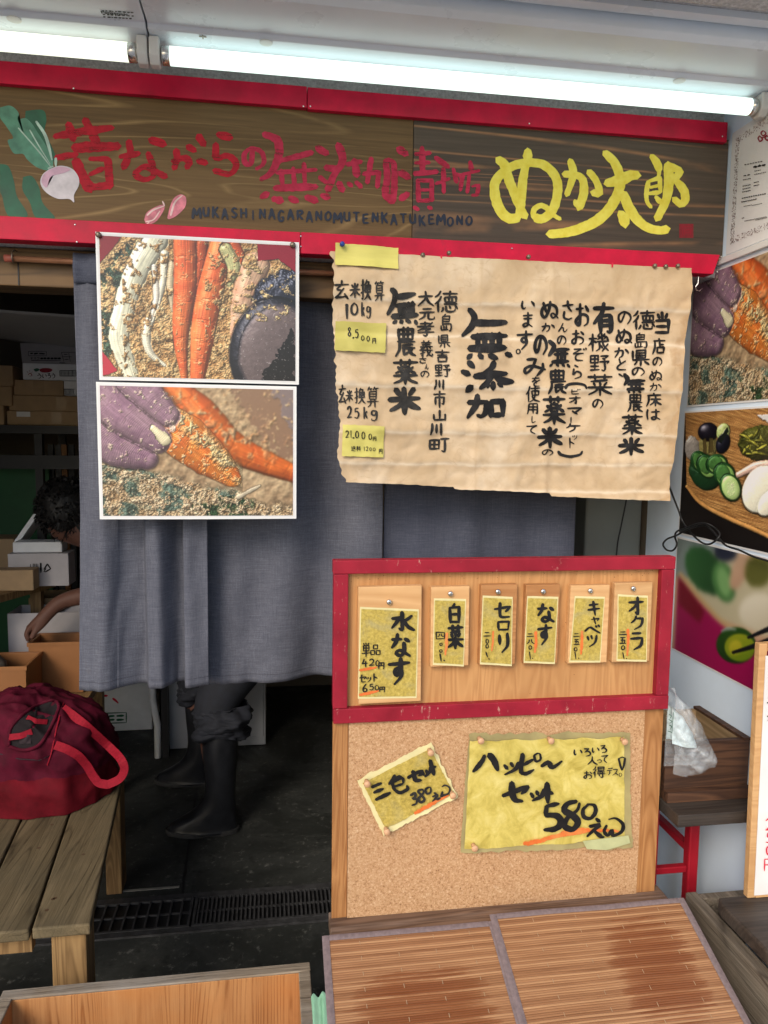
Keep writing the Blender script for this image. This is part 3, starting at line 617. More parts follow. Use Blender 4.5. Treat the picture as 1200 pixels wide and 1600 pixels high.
# ------------------------------------------------------------------ printed photographs (per-vertex ink colours)
def vnoise(x, y, seed, octs=4, gain=.55):
    """value noise on arrays"""
    out = np.zeros_like(x); amp = 1; tot = 0; rs = np.random.RandomState(seed)
    for o in range(octs):
        g = rs.rand(64, 64); xi = np.floor(x).astype(int); yi = np.floor(y).astype(int)
        fx = x-xi; fy = y-yi; fx = fx*fx*(3-2*fx); fy = fy*fy*(3-2*fy)
        a = g[yi % 64, xi % 64]; b = g[yi % 64, (xi+1) % 64]; c = g[(yi+1) % 64, xi % 64]; d = g[(yi+1) % 64, (xi+1) % 64]
        out += amp*((a*(1-fx)+b*fx)*(1-fy)+(c*(1-fx)+d*fx)*fy); tot += amp; amp *= gain; x = x*2.03+7.1; y = y*2.03+3.7
    return out/tot
class Canvas:
    def __init__(s, X, Y, base):
        s.X = X; s.Y = Y; s.img = np.zeros(X.shape+(3,))+np.array(base, float)
    def blend(s, m, c):
        m = np.clip(m, 0, 1)[..., None]; s.img = s.img*(1-m)+(np.array(c, float) if not isinstance(c, np.ndarray) else c)*m
    def grain(s, sc_, seed, lo, hi, m=1, octs=4):
        n = vnoise(s.X/sc_, s.Y/sc_, seed, octs); n = np.clip((n-.3)/.4, 0, 1)[..., None]
        s.blend(np.ones_like(s.X)*m, np.array(lo, float)*(1-n)+np.array(hi, float)*n)
    def capsule(s, pts, rad, c0, c1=None, soft=4, wob=0, seed=3, shade=.45):
        """a tapered limb along a polyline; the photographed object is itself round, so it has its own light side"""
        p = smooth_line(np.array(pts, float), True, 6); n = len(p); r = np.interp(np.linspace(0, 1, n), np.linspace(0, 1, len(rad)), rad)
        best = np.full(s.X.shape, 1e9); side = np.zeros(s.X.shape)
        w_ = (vnoise(s.X/14, s.Y/14, seed, 3)-.5)*wob if wob else 0
        for i in range(n):
            dx = s.X-p[i, 0]; dy = s.Y-p[i, 1]; d = np.hypot(dx, dy)-r[i]
            k = d < best; best = np.where(k, d, best); side = np.where(k, (dx*.6+dy*.8)/max(r[i], 1), side)
        c1 = c1 or tuple(v*.55 for v in c0)
        k = np.clip(side*shade+.5, 0, 1)[..., None]
        s.blend(np.clip(.5-(best+w_)/soft, 0, 1), np.array(c0, float)*(1-k)+np.array(c1, float)*k)
        return best
    def ell(s, cx, cy, rx, ry, c0, c1=None, rot=0, soft=.06, wob=0, seed=5):
        a = math.radians(rot); dx = s.X-cx; dy = s.Y-cy; u = (dx*math.cos(a)+dy*math.sin(a))/rx; v = (-dx*math.sin(a)+dy*math.cos(a))/ry
        d = np.hypot(u, v)+((vnoise(s.X/18, s.Y/18, seed, 3)-.5)*wob if wob else 0)
        c1 = c1 or c0; k = np.clip((u*.5+v*.7)*.5+.5, 0, 1)[..., None]
        s.blend(np.clip(.5-(d-1)/soft, 0, 1), np.array(c0, float)*(1-k)+np.array(c1, float)*k)
    def poly(s, pts, c, soft=3, wob=0, seed=9, tex=None):
        p = smooth_line(np.vstack([np.array(pts, float), np.array(pts[:1], float)]), False, 4); ins = np.zeros(s.X.shape, bool)
        x = s.X+((vnoise(s.X/20, s.Y/20, seed, 3)-.5)*wob if wob else 0); y = s.Y+((vnoise(s.X/20, s.Y/20, seed+1, 3)-.5)*wob if wob else 0)
        q = np.array(pts, float); j = len(q)-1
        for i in range(len(q)):
            c1_ = (q[i, 1] > y) != (q[j, 1] > y)
            with np.errstate(divide='ignore', invalid='ignore'):
                xi = (q[j, 0]-q[i, 0])*(y-q[i, 1])/(q[j, 1]-q[i, 1]+1e-12)+q[i, 0]
            ins ^= c1_ & (x < xi); j = i
        s.blend(ins*1.0, c)
    def crumbs(s, seed, sc_, thr, c_lo, c_hi, region=None, amt=1.0, sharp=8):
        """bran: clumps with their own lit and shaded sides"""
        n = vnoise(s.X/sc_, s.Y/sc_, seed, 4); n2 = vnoise((s.X+sc_*.22)/sc_, (s.Y+sc_*.22)/sc_, seed, 4)
        m = np.clip((n-thr)*sharp, 0, 1)*amt
        if region is not None: m = m*region
        k = np.clip((n-n2)*3.5+.5, 0, 1)[..., None]
        s.blend(m, np.array(c_lo, float)*(1-k)+np.array(c_hi, float)*k)
    def finish(s, seed, amt=.16):
        n = vnoise(s.X/5, s.Y/5, seed, 3)-.5; g = vnoise(s.X/34, s.Y/34, seed+1, 3)-.5
        s.img = s.img*(1+amt*2*n+amt*1.2*g)[..., None]
        im = s.img.copy(); s.blur(3); s.img = np.clip(im+(im-s.img)*.8, 0, 255); return s.img
    def blur(s, n):
        for _ in range(n):
            im = np.pad(s.img, ((1, 1), (1, 1), (0, 0)), mode='edge')
            s.img = (im[:-2, 1:-1]+im[2:, 1:-1]+im[1:-1, :-2]+im[1:-1, 2:]+2*im[1:-1, 1:-1])/6
def print_sheet(name, W, H, img, to_world, parent, m, gain=.92):
    """flat sheet whose colour is the print itself; to_world(u,v) with v down"""
    nv, nu = img.shape[:2]
    mb = MB().grid(to_world, nu-1, nv-1); o = mb.build(name, m, parent, fixn=False)
    a = np.clip(img, 0, 255)/255.0; a = np.where(a <= .04045, a/12.92, ((a+.055)/1.055)**2.4)*gain
    at = o.data.color_attributes.new('print', 'FLOAT_COLOR', 'POINT')
    buf = np.ones((nv*nu, 4), np.float32); buf[:, :3] = a.reshape(-1, 3); at.data.foreach_set('color', buf.ravel())
    return o
def bran_base(c, s1=10, seed=1, lo=(120, 82, 48), mid=(196, 158, 108), hi=(238, 214, 160)):
    c.grain(s1*3, seed, lo, mid); c.crumbs(seed+1, s1, .40, tuple(v*.75 for v in mid), hi, amt=.9, sharp=6); c.crumbs(seed+2, s1*.5, .5, mid, hi, amt=.7)
def proj(p):
    q = RW.T @ (np.asarray(p, float)-CAM); return 600+FPX*q[0]/q[2], 800+FPX*q[1]/q[2]

class Relief:
    """a photographed still life: ink albedo plus relief, shaded once by the photographer's own light (this is the content of the print)"""
    def __init__(s, X, Y):
        s.X = X; s.Y = Y; s.A = np.zeros(X.shape+(3,)); s.H = np.zeros(X.shape); s.S = np.zeros(X.shape); s.M = np.zeros(X.shape)
    def put(s, m, c, h=None, spec=0.):
        m = np.clip(m, 0, 1); k = m[..., None]; s.A = s.A*(1-k)+(np.array(c, float) if not isinstance(c, np.ndarray) else c)*k
        if h is not None: s.H = s.H*(1-m)+h*m
        s.S = s.S*(1-m)+spec*m; s.M = np.maximum(s.M, m)
    def billow(s, sc_, seed, octs=5):
        n = vnoise(s.X/sc_, s.Y/sc_, seed, octs, .62); return np.clip((n-.28)/.44, 0, 1)
    def bran(s, m, sc_, seed, lo, mid, hi, hgt, base=0.):
        n = s.billow(sc_, seed); f = s.billow(sc_*.22, seed+5, 4); t = np.clip(.62*n+.38*f, 0, 1)[..., None]
        c = np.where(t < .5, np.array(lo, float)*(1-2*t)+np.array(mid, float)*2*t, np.array(mid, float)*(2-2*t)+np.array(hi, float)*(2*t-1))
        fl = (vnoise(s.X/5, s.Y/5, seed+8, 2) > .70)[..., None]; c = np.where(fl, c*1.15, c)
        s.put(m, c, base+hgt*.62*(n*.7+f*.4), .05)
    def sprinkle(s, region, sc_, seed, thr, lo, hi, hgt):
        sc_ *= .62
        n = vnoise(s.X/sc_, s.Y/sc_, seed, 5, .62); m = np.clip((n-thr)*14, 0, 1)*region; f = s.billow(sc_*.35, seed+3, 4)[..., None]
        h0 = s.H+np.clip(n-thr, 0, 1)*hgt*3; s.put(m, np.array(lo, float)*(1-f)+np.array(hi, float)*f, h0, .03)
    def limb(s, pts, rad, c, var=.14, seed=3, wob=6, base=0., k=.8, rings=0., spec=.35, soft=2., c2=None, streak=0.):
        p = smooth_line(np.array(pts, float), True, 7); n = len(p); r = np.interp(np.linspace(0, 1, n), np.linspace(0, 1, len(rad)), rad)
        best = np.full(s.X.shape, 1e9); q = np.zeros(s.X.shape); tt = np.zeros(s.X.shape); rb = np.ones(s.X.shape); sg = np.zeros(s.X.shape)
        w_ = (vnoise(s.X/26, s.Y/26, seed, 4)-.5)*wob
        for i in range(n):
            dx = s.X-p[i, 0]; dy = s.Y-p[i, 1]; dd = np.hypot(dx, dy); d = dd-r[i]; kx = d < best
            best = np.where(kx, d, best); q = np.where(kx, dd/max(r[i], .5), q); tt = np.where(kx, i, tt); rb = np.where(kx, r[i], rb)
            tx, ty = p[min(i+1, n-1)]-p[max(i-1, 0)]; sg = np.where(kx, (dx*ty-dy*tx)/(np.hypot(tx, ty)*max(r[i], .5)+1e-9), sg)
        m = np.clip(.5-(best+w_)/soft, 0, 1); h = base+k*rb*np.sqrt(np.clip(1-np.clip(q, 0, 1)**2, 0, 1))
        f = vnoise(s.X/16, s.Y/16, seed+1, 4)-.5; col = np.array(c, float)*(1+var*2*f)[..., None]
        if c2: z = np.clip(vnoise(s.X/40, s.Y/40, seed+2, 3)*2.4-.8, 0, 1)[..., None]; col = col*(1-z)+np.array(c2, float)*z
        if rings: h = h-rings*np.clip(np.sin(tt*.55+3*vnoise(s.X/20, s.Y/20, seed+4, 2))-.75, 0, 1)*6
        if streak: col = col*(1+streak*(vnoise(sg*9+3, tt/14, seed+6, 3)-.5))[..., None]; h = h+streak*5*(vnoise(sg*9+3, tt/14, seed+6, 3)-.5)
        s.put(m, col, h, spec)
    def oval(s, cx, cy, rx, ry, c, rot=0, seed=5, wob=.06, base=0., k=.7, spec=.4, var=.12, c2=None, flat=False, soft=.05):
        a = math.radians(rot); dx = s.X-cx; dy = s.Y-cy; u = (dx*math.cos(a)+dy*math.sin(a))/rx; v = (-dx*math.sin(a)+dy*math.cos(a))/ry
        d = np.hypot(u, v)+(vnoise(s.X/24, s.Y/24, seed, 3)-.5)*wob; m = np.clip(.5-(d-1)/soft, 0, 1)
        h = base+(min(rx, ry)*.12*(1-d**6) if flat else k*min(rx, ry)*np.sqrt(np.clip(1-np.clip(d, 0, 1)**2, 0, 1)))
        col = np.array(c, float)*(1+var*2*(vnoise(s.X/14, s.Y/14, seed+1, 4)-.5))[..., None]
        if c2: z = np.clip(1-d*1.15, 0, 1)[..., None]; col = col*(1-z)+np.array(c2, float)*z
        s.put(m, col, h, spec)
    def area(s, pts, c, h=None, spec=.0, wob=20, seed=9):
        t = Canvas(s.X, s.Y, (0, 0, 0)); t.poly(pts, (1, 1, 1), wob=wob, seed=seed); m = t.img[..., 0]; s.put(m, c, h, spec); return m
    def mask(s, pts, wob=20, seed=9):
        t = Canvas(s.X, s.Y, (0, 0, 0)); t.poly(pts, (1, 1, 1), wob=wob, seed=seed); return t.img[..., 0]
    def finish(s, L=(-.50, -.55, .67), amb=.42, kd=.78, ao=.026, gl=1.0):
        dx = abs(s.X[0, 1]-s.X[0, 0]); dy = abs(s.Y[1, 0]-s.Y[0, 0]); gy, gx = np.gradient(s.H, dy, dx); gx = np.clip(gx, -3, 3); gy = np.clip(gy, -3, 3)
        nz = 1/np.sqrt(1+gx*gx+gy*gy); lam = np.clip((-gx*L[0]-gy*L[1]+L[2])*nz, 0, 1)
        b = Canvas(s.X, s.Y, (0, 0, 0)); b.img = np.repeat(s.H[..., None], 3, 2); b.blur(22); occ = np.clip(1-ao*np.clip(b.img[..., 0]-s.H, 0, 60), .35, 1)
        hv = np.array(L)+np.array((0, 0, 1.)); hv /= np.linalg.norm(hv); sp = np.clip((-gx*hv[0]-gy*hv[1]+hv[2])*nz, 0, 1)**34*s.S
        img = s.A*(amb+kd*lam)[..., None]*occ[..., None]*gl+255*sp[..., None]*.75
        g = np.random.RandomState(3).randn(*s.H.shape)*3; return np.clip(img+g[..., None], 0, 255)

BL, BM, BH = (140, 96, 54), (206, 162, 106), (242, 214, 160)
def paint_bowl(nu=400, nv=300):
    X, Y = np.meshgrid(np.linspace(375, 1108, nu), np.linspace(22, 570, nv)); c = Relief(X, Y); one = np.ones(X.shape)
    c.bran(one, 22, 11, BL, BM, BH, 26)
    m = c.mask([(375, 170), (440, 80), (480, 40), (560, 22), (620, 22), (600, 80), (520, 140), (470, 240), (430, 340), (405, 480), (375, 480)], 50, 4)
    f = c.billow(30, 14)[..., None]; c.put(m, np.array((16, 34, 30.))*(1-f)+np.array((52, 84, 62.))*f, 14*f[..., 0], .5)
    c.sprinkle((X < 640)*1.0, 60, 21, .50, BM, BH, 24)
    c.limb([(575, 30), (500, 170), (452, 330), (440, 430), (478, 560)], [50, 44, 40, 38, 30], (240, 238, 208), .10, 31, 20, 4, .5, spec=.5, streak=.35)
    c.limb([(612, 80), (602, 200), (566, 310), (540, 390), (552, 470), (606, 520)], [16, 13, 15, 19, 15, 7], (242, 236, 210), .08, 33, 6, 8, .9, streak=.3)
    c.limb([(572, 130), (580, 250), (556, 340)], [10, 13, 8], (244, 236, 218), .08, 35, 5, 6, .9)
    c.limb([(640, 110), (632, 200), (640, 300)], [12, 16, 8], (206, 186, 150), .12, 36, 8, 4, .8)
    c.sprinkle(((X > 455) & (X < 690))*1.0, 52, 22, .54, (150, 108, 64), (228, 194, 138), 24)
    c.sprinkle((X < 560)*1.0, 44, 28, .59, (146, 104, 62), (232, 204, 150), 20)
    c.limb([(748, 20), (738, 150), (712, 330)], [30, 26, 10], (196, 84, 42), .12, 41, 6, 2, .8, 1., .4, streak=.3)
    c.limb([(690, 10), (688, 200), (668, 400), (680, 580)], [45, 44, 31, 12], (222, 96, 50), .12, 42, 7, 8, .8, 1.2, .45, c2=(236, 124, 66), streak=.35)
    c.limb([(825, 20), (792, 170), (757, 350), (728, 580)], [40, 50, 46, 26], (230, 104, 54), .12, 43, 8, 8, .8, 1.2, .45, c2=(240, 136, 74), streak=.35)
    c.limb([(862, 20), (910, 120)], [30, 22], (224, 98, 50), .12, 44, 6, 8, .8, 1., .4); c.limb([(840, 50), (872, 120), (852, 190)], [26, 27, 8], (212, 208, 146), .14, 45, 8, 10, .7, streak=.4)
    c.limb([(955, 110), (908, 240), (880, 390)], [54, 46, 28], (226, 186, 152), .12, 46, 16, 4, .6, c2=(206, 152, 120), streak=.3)
    c.sprinkle(((X > 760) & (X < 965))*1.0, 46, 23, .53, (164, 120, 72), (240, 212, 154), 24); c.sprinkle(((X > 640) & (X < 900))*1.0, 22, 131, .66, (190, 120, 66), (246, 206, 150), 10)
    c.oval(1075, 225, 130, 105, (24, 27, 42), -25, 51, .3, 10, .35, .7); c.oval(1018, 445, 165, 215, (22, 22, 32), 14, 52, .03, 14, .30, .6)
    c.oval(1034, 450, 142, 188, (104, 90, 90), 14, 53, .06, 40, .16, .25, .10, soft=.12)
    c.put(c.mask([(1108, 350), (1066, 400), (1040, 470), (992, 530), (985, 590), (1108, 590)], 40, 54)*.92, (18, 16, 20), None, .05)
    c.sprinkle(((X > 900) & (Y < 330))*1.0, 34, 24, .575, (176, 144, 98), (244, 220, 164), 18); c.sprinkle(((X > 880) & (Y > 280))*.7, 13, 25, .70, (150, 140, 140), (206, 198, 196), 6)
    for p, k in (([(375, 22), (455, 22), (420, 75), (375, 130)], 1), ([(960, 22), (1108, 22), (1108, 128), (1040, 80), (960, 90)], 2), ([(375, 470), (400, 500), (430, 545), (375, 570)], 3)):
        c.put(c.mask(p, 8, 60+k), ((140, 10, 34), (150, 14, 40), (196, 36, 66))[k-1], 30., .3)
    return c.finish()

def paint_hand(nu=400, nv=280):
    X, Y = np.meshgrid(np.linspace(375, 1097, nu), np.linspace(572, 1078, nv)); c = Relief(X, Y); one = np.ones(X.shape)
    c.bran(one, 90, 51, (136, 108, 80), (184, 156, 120), (214, 190, 150), 14); c.area([(1000, 540), (1120, 540), (1120, 800), (980, 640)], (138, 122, 120), 6., wob=60)
    c.area([(860, 540), (1010, 540), (1110, 780), (1110, 860), (960, 760)], (150, 118, 94), 4., wob=80)
    c.limb([(640, 565), (740, 680), (860, 800), (980, 860), (1120, 915)], [44, 74, 62, 48, 34], (226, 112, 44), .12, 61, 10, 6, .7, 1.2, .4, c2=(214, 96, 40), streak=.4)
    c.sprinkle(np.clip(1.4-np.hypot((X-880)/190, (Y-780)/90), 0, 1), 50, 53, .55, (190, 130, 84), (240, 210, 160), 16); c.sprinkle(((X > 640) & (Y < 800))*1.0, 30, 153, .64, (200, 150, 100), (246, 220, 170), 10)
    bg = Canvas(X, Y, (0, 0, 0)); bg.img = c.finish(); bg.blur(7)
    f = Relief(X, Y)
    low = np.clip((Y-(835+.28*(X-375)))/26+(vnoise(X/40, Y/40, 70, 4)-.5)*3, 0, 1)
    f.bran(low, 26, 55, (120, 92, 62), (196, 168, 128), (246, 230, 192), 30)
    g = np.clip((vnoise(X/70, Y/50, 71, 4)-.47)*9, 0, 1)*low*((X < 1000) & (Y > 880)); fb = f.billow(24, 73)[..., None]
    f.put(g, np.where(((X > 690) & (Y > 1000))[..., None], np.array((36, 64, 36.)), np.array((86, 106, 92.)))*(.7+.5*fb), 8+10*fb[..., 0], .25)
    f.sprinkle(low, 40, 54, .53, (170, 140, 104), (244, 226, 190), 26); f.sprinkle(low, 17, 154, .62, (190, 160, 120), (250, 236, 204), 10)
    f.limb([(596, 680), (690, 775), (790, 860), (862, 930)], [58, 92, 76, 36], (238, 140, 58), .12, 62, 12, 14, .6, 1.5, .5, c2=(228, 112, 48), streak=.45)
    f.sprinkle(np.clip(1.5-np.hypot((X-745)/170, (Y-830)/130), 0, 1)*(f.M > .5), 26, 56, .585, (232, 160, 96), (254, 224, 176), 12)
    f.sprinkle(np.clip(1.25-np.abs((Y-640)-(X-640)*1.02-20)/56, 0, 1)*((X > 610) & (X < 900)), 40, 156, .40, (206, 172, 112), (250, 234, 184), 26)
    for pts, rad, sd in (([(350, 745), (440, 812), (540, 852)], [98, 76, 46], 81), ([(350, 580), (460, 685), (582, 778)], [72, 76, 54], 83), ([(488, 545), (566, 620), (622, 684)], [60, 60, 44], 85)):
        f.limb(pts, rad, (178, 142, 158), .10, sd, 12, 30, .75, .4, .10, c2=(150, 112, 136), streak=.2, soft=9)
    f.sprinkle(((X < 650) & (Y < 870))*1.0, 30, 57, .63, (170, 140, 136), (244, 226, 200), 12); f.limb([(566, 735), (612, 780)], [14, 22], (236, 224, 184), .1, 87, 22, 60, .5)
    f.limb([(886, 1002), (966, 958)], [10, 7], (206, 192, 164), .1, 88, 8, 24, .4, spec=.2)
    im = f.finish(amb=.46, kd=.72); m = np.clip(f.M*1.0, 0, 1)[..., None]; out = Canvas(X, Y, (0, 0, 0)); mm = Canvas(X, Y, (0, 0, 0)); mm.img = np.repeat(m, 3, 2); mm.blur(3)
    out.img = bg.img*(1-mm.img)+im*mm.img; return out.img

def wallgrid(y0, y1, z0, z1, nu, nv, crop):
    U, V = np.meshgrid(np.linspace(0, 1, nu), np.linspace(0, 1, nv)); yy = y0+(y1-y0)*U; zz = z0+(z1-z0)*V
    p = np.stack([np.full_like(yy, .92), yy, zz], -1)-CAM; q = p @ RW
    px = 600+FPX*q[..., 0]/q[..., 2]; py = 800+FPX*q[..., 1]/q[..., 2]
    return (px-crop[0])*crop[2], (py-crop[1])*crop[2]

CRW = (1000, 620, 3.335)
def paint_plate(y0, y1, z0, z1, nu=300, nv=210):
    X, Y = wallgrid(y0, y1, z0, z1, nu, nv, CRW); c = Relief(X, Y); c.put(np.ones(X.shape), (22, 17, 16), 0.)
    st = vnoise(X/60+Y/90, Y/5-X/14, 71, 4); wd = np.array((118, 72, 34.))*(1-st[..., None])+np.array((214, 166, 100.))*st[..., None]
    m = c.mask([(225, 60), (1400, -100), (1400, 1150), (667, 740), (450, 640), (300, 560), (232, 465)], 3); c.put(m, wd, 20+6*st, .15)
    c.limb([(235, 470), (310, 560), (455, 640), (667, 738), (1000, 930)], [10, 13, 13, 13, 13], (206, 150, 84), .15, 5, 3, 16, .8, spec=.3)
    c.oval(262, 262, 40, 66, (158, 150, 142), 0, 6, .3, 24, .3)
    c.oval(345, 250, 48, 76, (126, 116, 66), 0, 7, .05, 26, .25, .3, .3); c.oval(345, 176, 53, 50, (24, 20, 30), 0, 8, .03, 44, .5, .9)
    for p in ([(318, 215), (335, 205), (340, 290), (320, 295)], [(352, 205), (372, 205), (376, 285), (350, 292)]): c.area(p, (84, 72, 40), 34., .2, 6)
    c.oval(425, 176, 36, 47, (176, 188, 118), 15, 9, .06, 34, .3, .4, .2); c.oval(424, 238, 36, 56, (22, 22, 32), 18, 10, .04, 40, .5, .9); c.area([(396, 226), (446, 148), (454, 172), (416, 236)], (20, 26, 20), 46., .4, 3)
    c.oval(330, 390, 82, 102, (26, 60, 32), -25, 11, .1, 24, .3, .5)
    for i, (x, y, a, b_) in enumerate(((300, 335, 40, 54), (338, 362, 46, 60), (392, 350, 52, 50), (432, 405, 52, 60))):
        c.oval(x, y, a+6, b_+6, (24, 66, 28), -20, 20+i, .04, 40+5*i, .25, .6); c.oval(x+5, y+5, a-5, b_-5, (136, 178, 94), -20, 30+i, .05, 52+5*i, .05, .4, .10, flat=True); c.oval(x-8, y-8, a-14, b_-14, (70, 118, 56), -20, 40+i, .2, 60+5*i, .05, .3, .2, flat=True)
    c.oval(465, 474, 56, 76, (28, 76, 30), -18, 50, .03, 70, .2, .6); c.oval(466, 476, 47, 67, (178, 208, 128), -18, 51, .03, 82, .05, .5, .06, (206, 224, 166), True)
    c.sprinkle((np.hypot((X-466)/26, (Y-476)/42) < 1)*1.0, 12, 52, .58, (200, 214, 150), (226, 236, 190), 3)
    c.oval(625, 235, 120, 98, (62, 64, 22), 0, 53, .35, 24, .5, .3, .4)
    for i in range(26):
        rr_ = np.random.RandomState(200+i); x, y = 625+rr_.uniform(-85, 85), 235+rr_.uniform(-70, 66); a = rr_.uniform(0, 3.1)
        c.limb([(x-28*math.cos(a), y-22*math.sin(a)), (x, y+rr_.uniform(-8, 8)), (x+28*math.cos(a), y+22*math.sin(a))], [5, 9, 4], ((96, 96, 30), (160, 156, 58), (60, 66, 26))[i % 3], .2, 60+i, 4, 50+i, .8)
    c.limb([(506, 405), (600, 362), (700, 350)], [16, 26, 26], (232, 192, 172), .1, 54, 8, 40, .6, streak=.4)
    for i, (x, y) in enumerate(((900, 420), (780, 440), (700, 470), (626, 484))): c.oval(x, y, 96, 132, (240, 237, 214), 22, 80+i, .03, 50+14*i, .16, .35, .05)
    c.oval(672, 556, 52, 84, (238, 233, 210), 38, 90, .03, 116, .16, .35, .05)
    c.area([(600, 85), (1400, 0), (1400, 150), (667, 128)], (214, 210, 208), 30., .1, 16)
    return c.finish(ao=.02, gl=1.12)
def paint_chopsticks(y0, y1, z0, z1, nu=180, nv=130):
    X, Y = wallgrid(y0, y1, z0, z1, nu, nv, CRW); c = Canvas(X, Y, (190, 150, 118))
    c.poly([(150, 700), (1400, 860), (1400, 1250), (640, 1250), (420, 1160), (200, 930)], (188, 178, 146)); c.poly([(150, 690), (430, 760), (300, 860), (215, 960), (150, 900)], (120, 132, 128))
    c.ell(330, 900, 90, 140, (52, 98, 52), (28, 60, 30), rot=-30, wob=.2); c.ell(430, 960, 60, 110, (84, 132, 72), (54, 100, 50), rot=-12); c.ell(430, 960, 34, 84, (120, 164, 100), rot=-12)
    c.ell(440, 800, 60, 50, (40, 44, 60)); c.ell(520, 880, 44, 130, (206, 172, 140), (180, 140, 112), rot=20); c.ell(610, 900, 70, 90, (92, 92, 40), wob=.3); c.ell(620, 1120, 110, 100, (226, 218, 196), (190, 178, 150)); c.ell(860, 1020, 180, 190, (220, 212, 190), (180, 170, 140))
    c.poly([(190, 930), (300, 1060), (420, 1180), (600, 1290), (1400, 1600), (1400, 2100), (150, 1700)], (150, 12, 74)); c.poly([(190, 930), (260, 1020), (330, 1120), (300, 1180), (190, 1080)], (112, 14, 34))
    c.capsule([(200, 920), (310, 1060), (430, 1185), (560, 1260)], [12, 14, 14, 12], (206, 176, 128), (176, 140, 92)); c.blur(16)
    c.ell(495, 1300, 106, 98, (40, 76, 22), (20, 42, 10), rot=10); c.ell(515, 1312, 82, 74, (150, 154, 30), (96, 122, 20), rot=10); c.ell(490, 1312, 34, 40, (188, 176, 44), (150, 150, 30), rot=20, soft=.4)
    c.capsule([(420, 1225), (450, 1212), (490, 1214)], [6, 10, 6], (170, 190, 170), soft=8); c.blur(2)
    c.capsule([(480, 1338), (600, 1300), (760, 1240)], [9, 16, 22], (24, 22, 26), (10, 9, 11)); c.capsule([(560, 1258), (660, 1215), (800, 1160)], [8, 16, 22], (28, 26, 34), (12, 11, 14))
    return c.img

# ================================================================== SETTING
XW = .925            # plane of the right partition wall
o = MB().grid(lambda u, v: (-60+120*u, -60+59.0*v, -.006), 4, 4).build('pavement', M['pave'], fixn=False); tag(o, kind='structure')
o = box(-2.2, 2.0, -1.0, 3.4, -.2, 0).build('floor', M['floor']); tag(o, kind='structure')
o = box(-2.2, 2.0, .13, 3.4, 2.42, 2.5).build('ceiling', M['sheet']); tag(o, kind='structure')
fj = MB()
for (a, b) in (((297, 1305), (284, 1398)),):
    p, q = P(*a, Z=0), P(*b, Z=0); d = Vector((q[0]-p[0], q[1]-p[1], 0)).normalized(); nn = Vector((-d.y, d.x, 0))*.004
    e = [Vector((p[0], p[1], .0008))-d*.9, Vector((q[0], q[1], .0008))]; fj.add([e[0]+nn, e[0]-nn, e[1]-nn, e[1]+nn], [(0, 1, 2, 3)])
o = fj.build('floor_joint', M['black']); tag(o, kind='structure')

t = thing('stucco_wall', (0, .05, 1.86), 'rough pale stucco wall strip showing between the fluorescent tubes and the red sign trim', 'wall')
box(-2.2, XW, .022, .13, 1.85, 2.5).build('wall', M['stucco'], t)
t = thing('partition_wall', (XW, 0, 0), 'white painted side wall on the right carrying the certificate and food photographs', 'wall')
box(XW, XW+.06, -.75, .26, 0, 2.5).build('wall', M['white'], t)
box(XW+.002, XW+.058, .262, 3.4, 0, 2.42).build('inner_wall', M['backwall'], t)
t = thing('back_wall', (-.4, 2.95, 0), 'dim brown wall at the back of the stall behind the shelf of boxes', 'wall')
box(-2.2, XW, 2.95, 3.05, 0, 2.42).build('wall', M['backwall'], t)
t = thing('side_wall', (-1.7, 1.5, 0), 'dark brown inner wall at the far left side of the stall', 'wall')
box(-1.8, -1.7, .14, 2.94, 0, 2.42).build('wall', M['backwall'], t)
t = thing('steel_column', (.86, .3, 0), 'grey green square steel column between curtain and white side wall', 'column')
box(.772, .922, .28, .42, .12, 2.4).build('shaft', M['column'], t, bevel=.006)
box(.765, .923, .272, .43, 0, .12).build('base', M['iron'], t, bevel=.004)
t = thing('lintel_beam', (0, .06, 1.78), 'brown wooden lintel beam running under the painted shop sign', 'beam')
box(-1.7, .765, .05, .129, 1.779, 1.849).build('beam', M['lintel'], t, bevel=.002)
box(-.47, -.468, .0485, .05, 1.78, 1.822).build('joint', M['shelfdark'], t)

# eave with rough stucco underside
t = thing('eave', (0, -.15, 2.2), 'rough grey stucco eave overhead at the top edge of the stall', 'eave')
box(-2.2, XW+.06, -.312, .02, 2.201, 2.30).build('soffit', M['stucco'], t)
box(-2.2, XW+.06, -.40, -.3125, 2.182, 2.36).build('fascia', M['stucco'], t, bevel=.008)
box(-2.2, XW+.06, -.282, -.262, 2.190, 2.2005).build('trim_strip', M['fixture'], t)

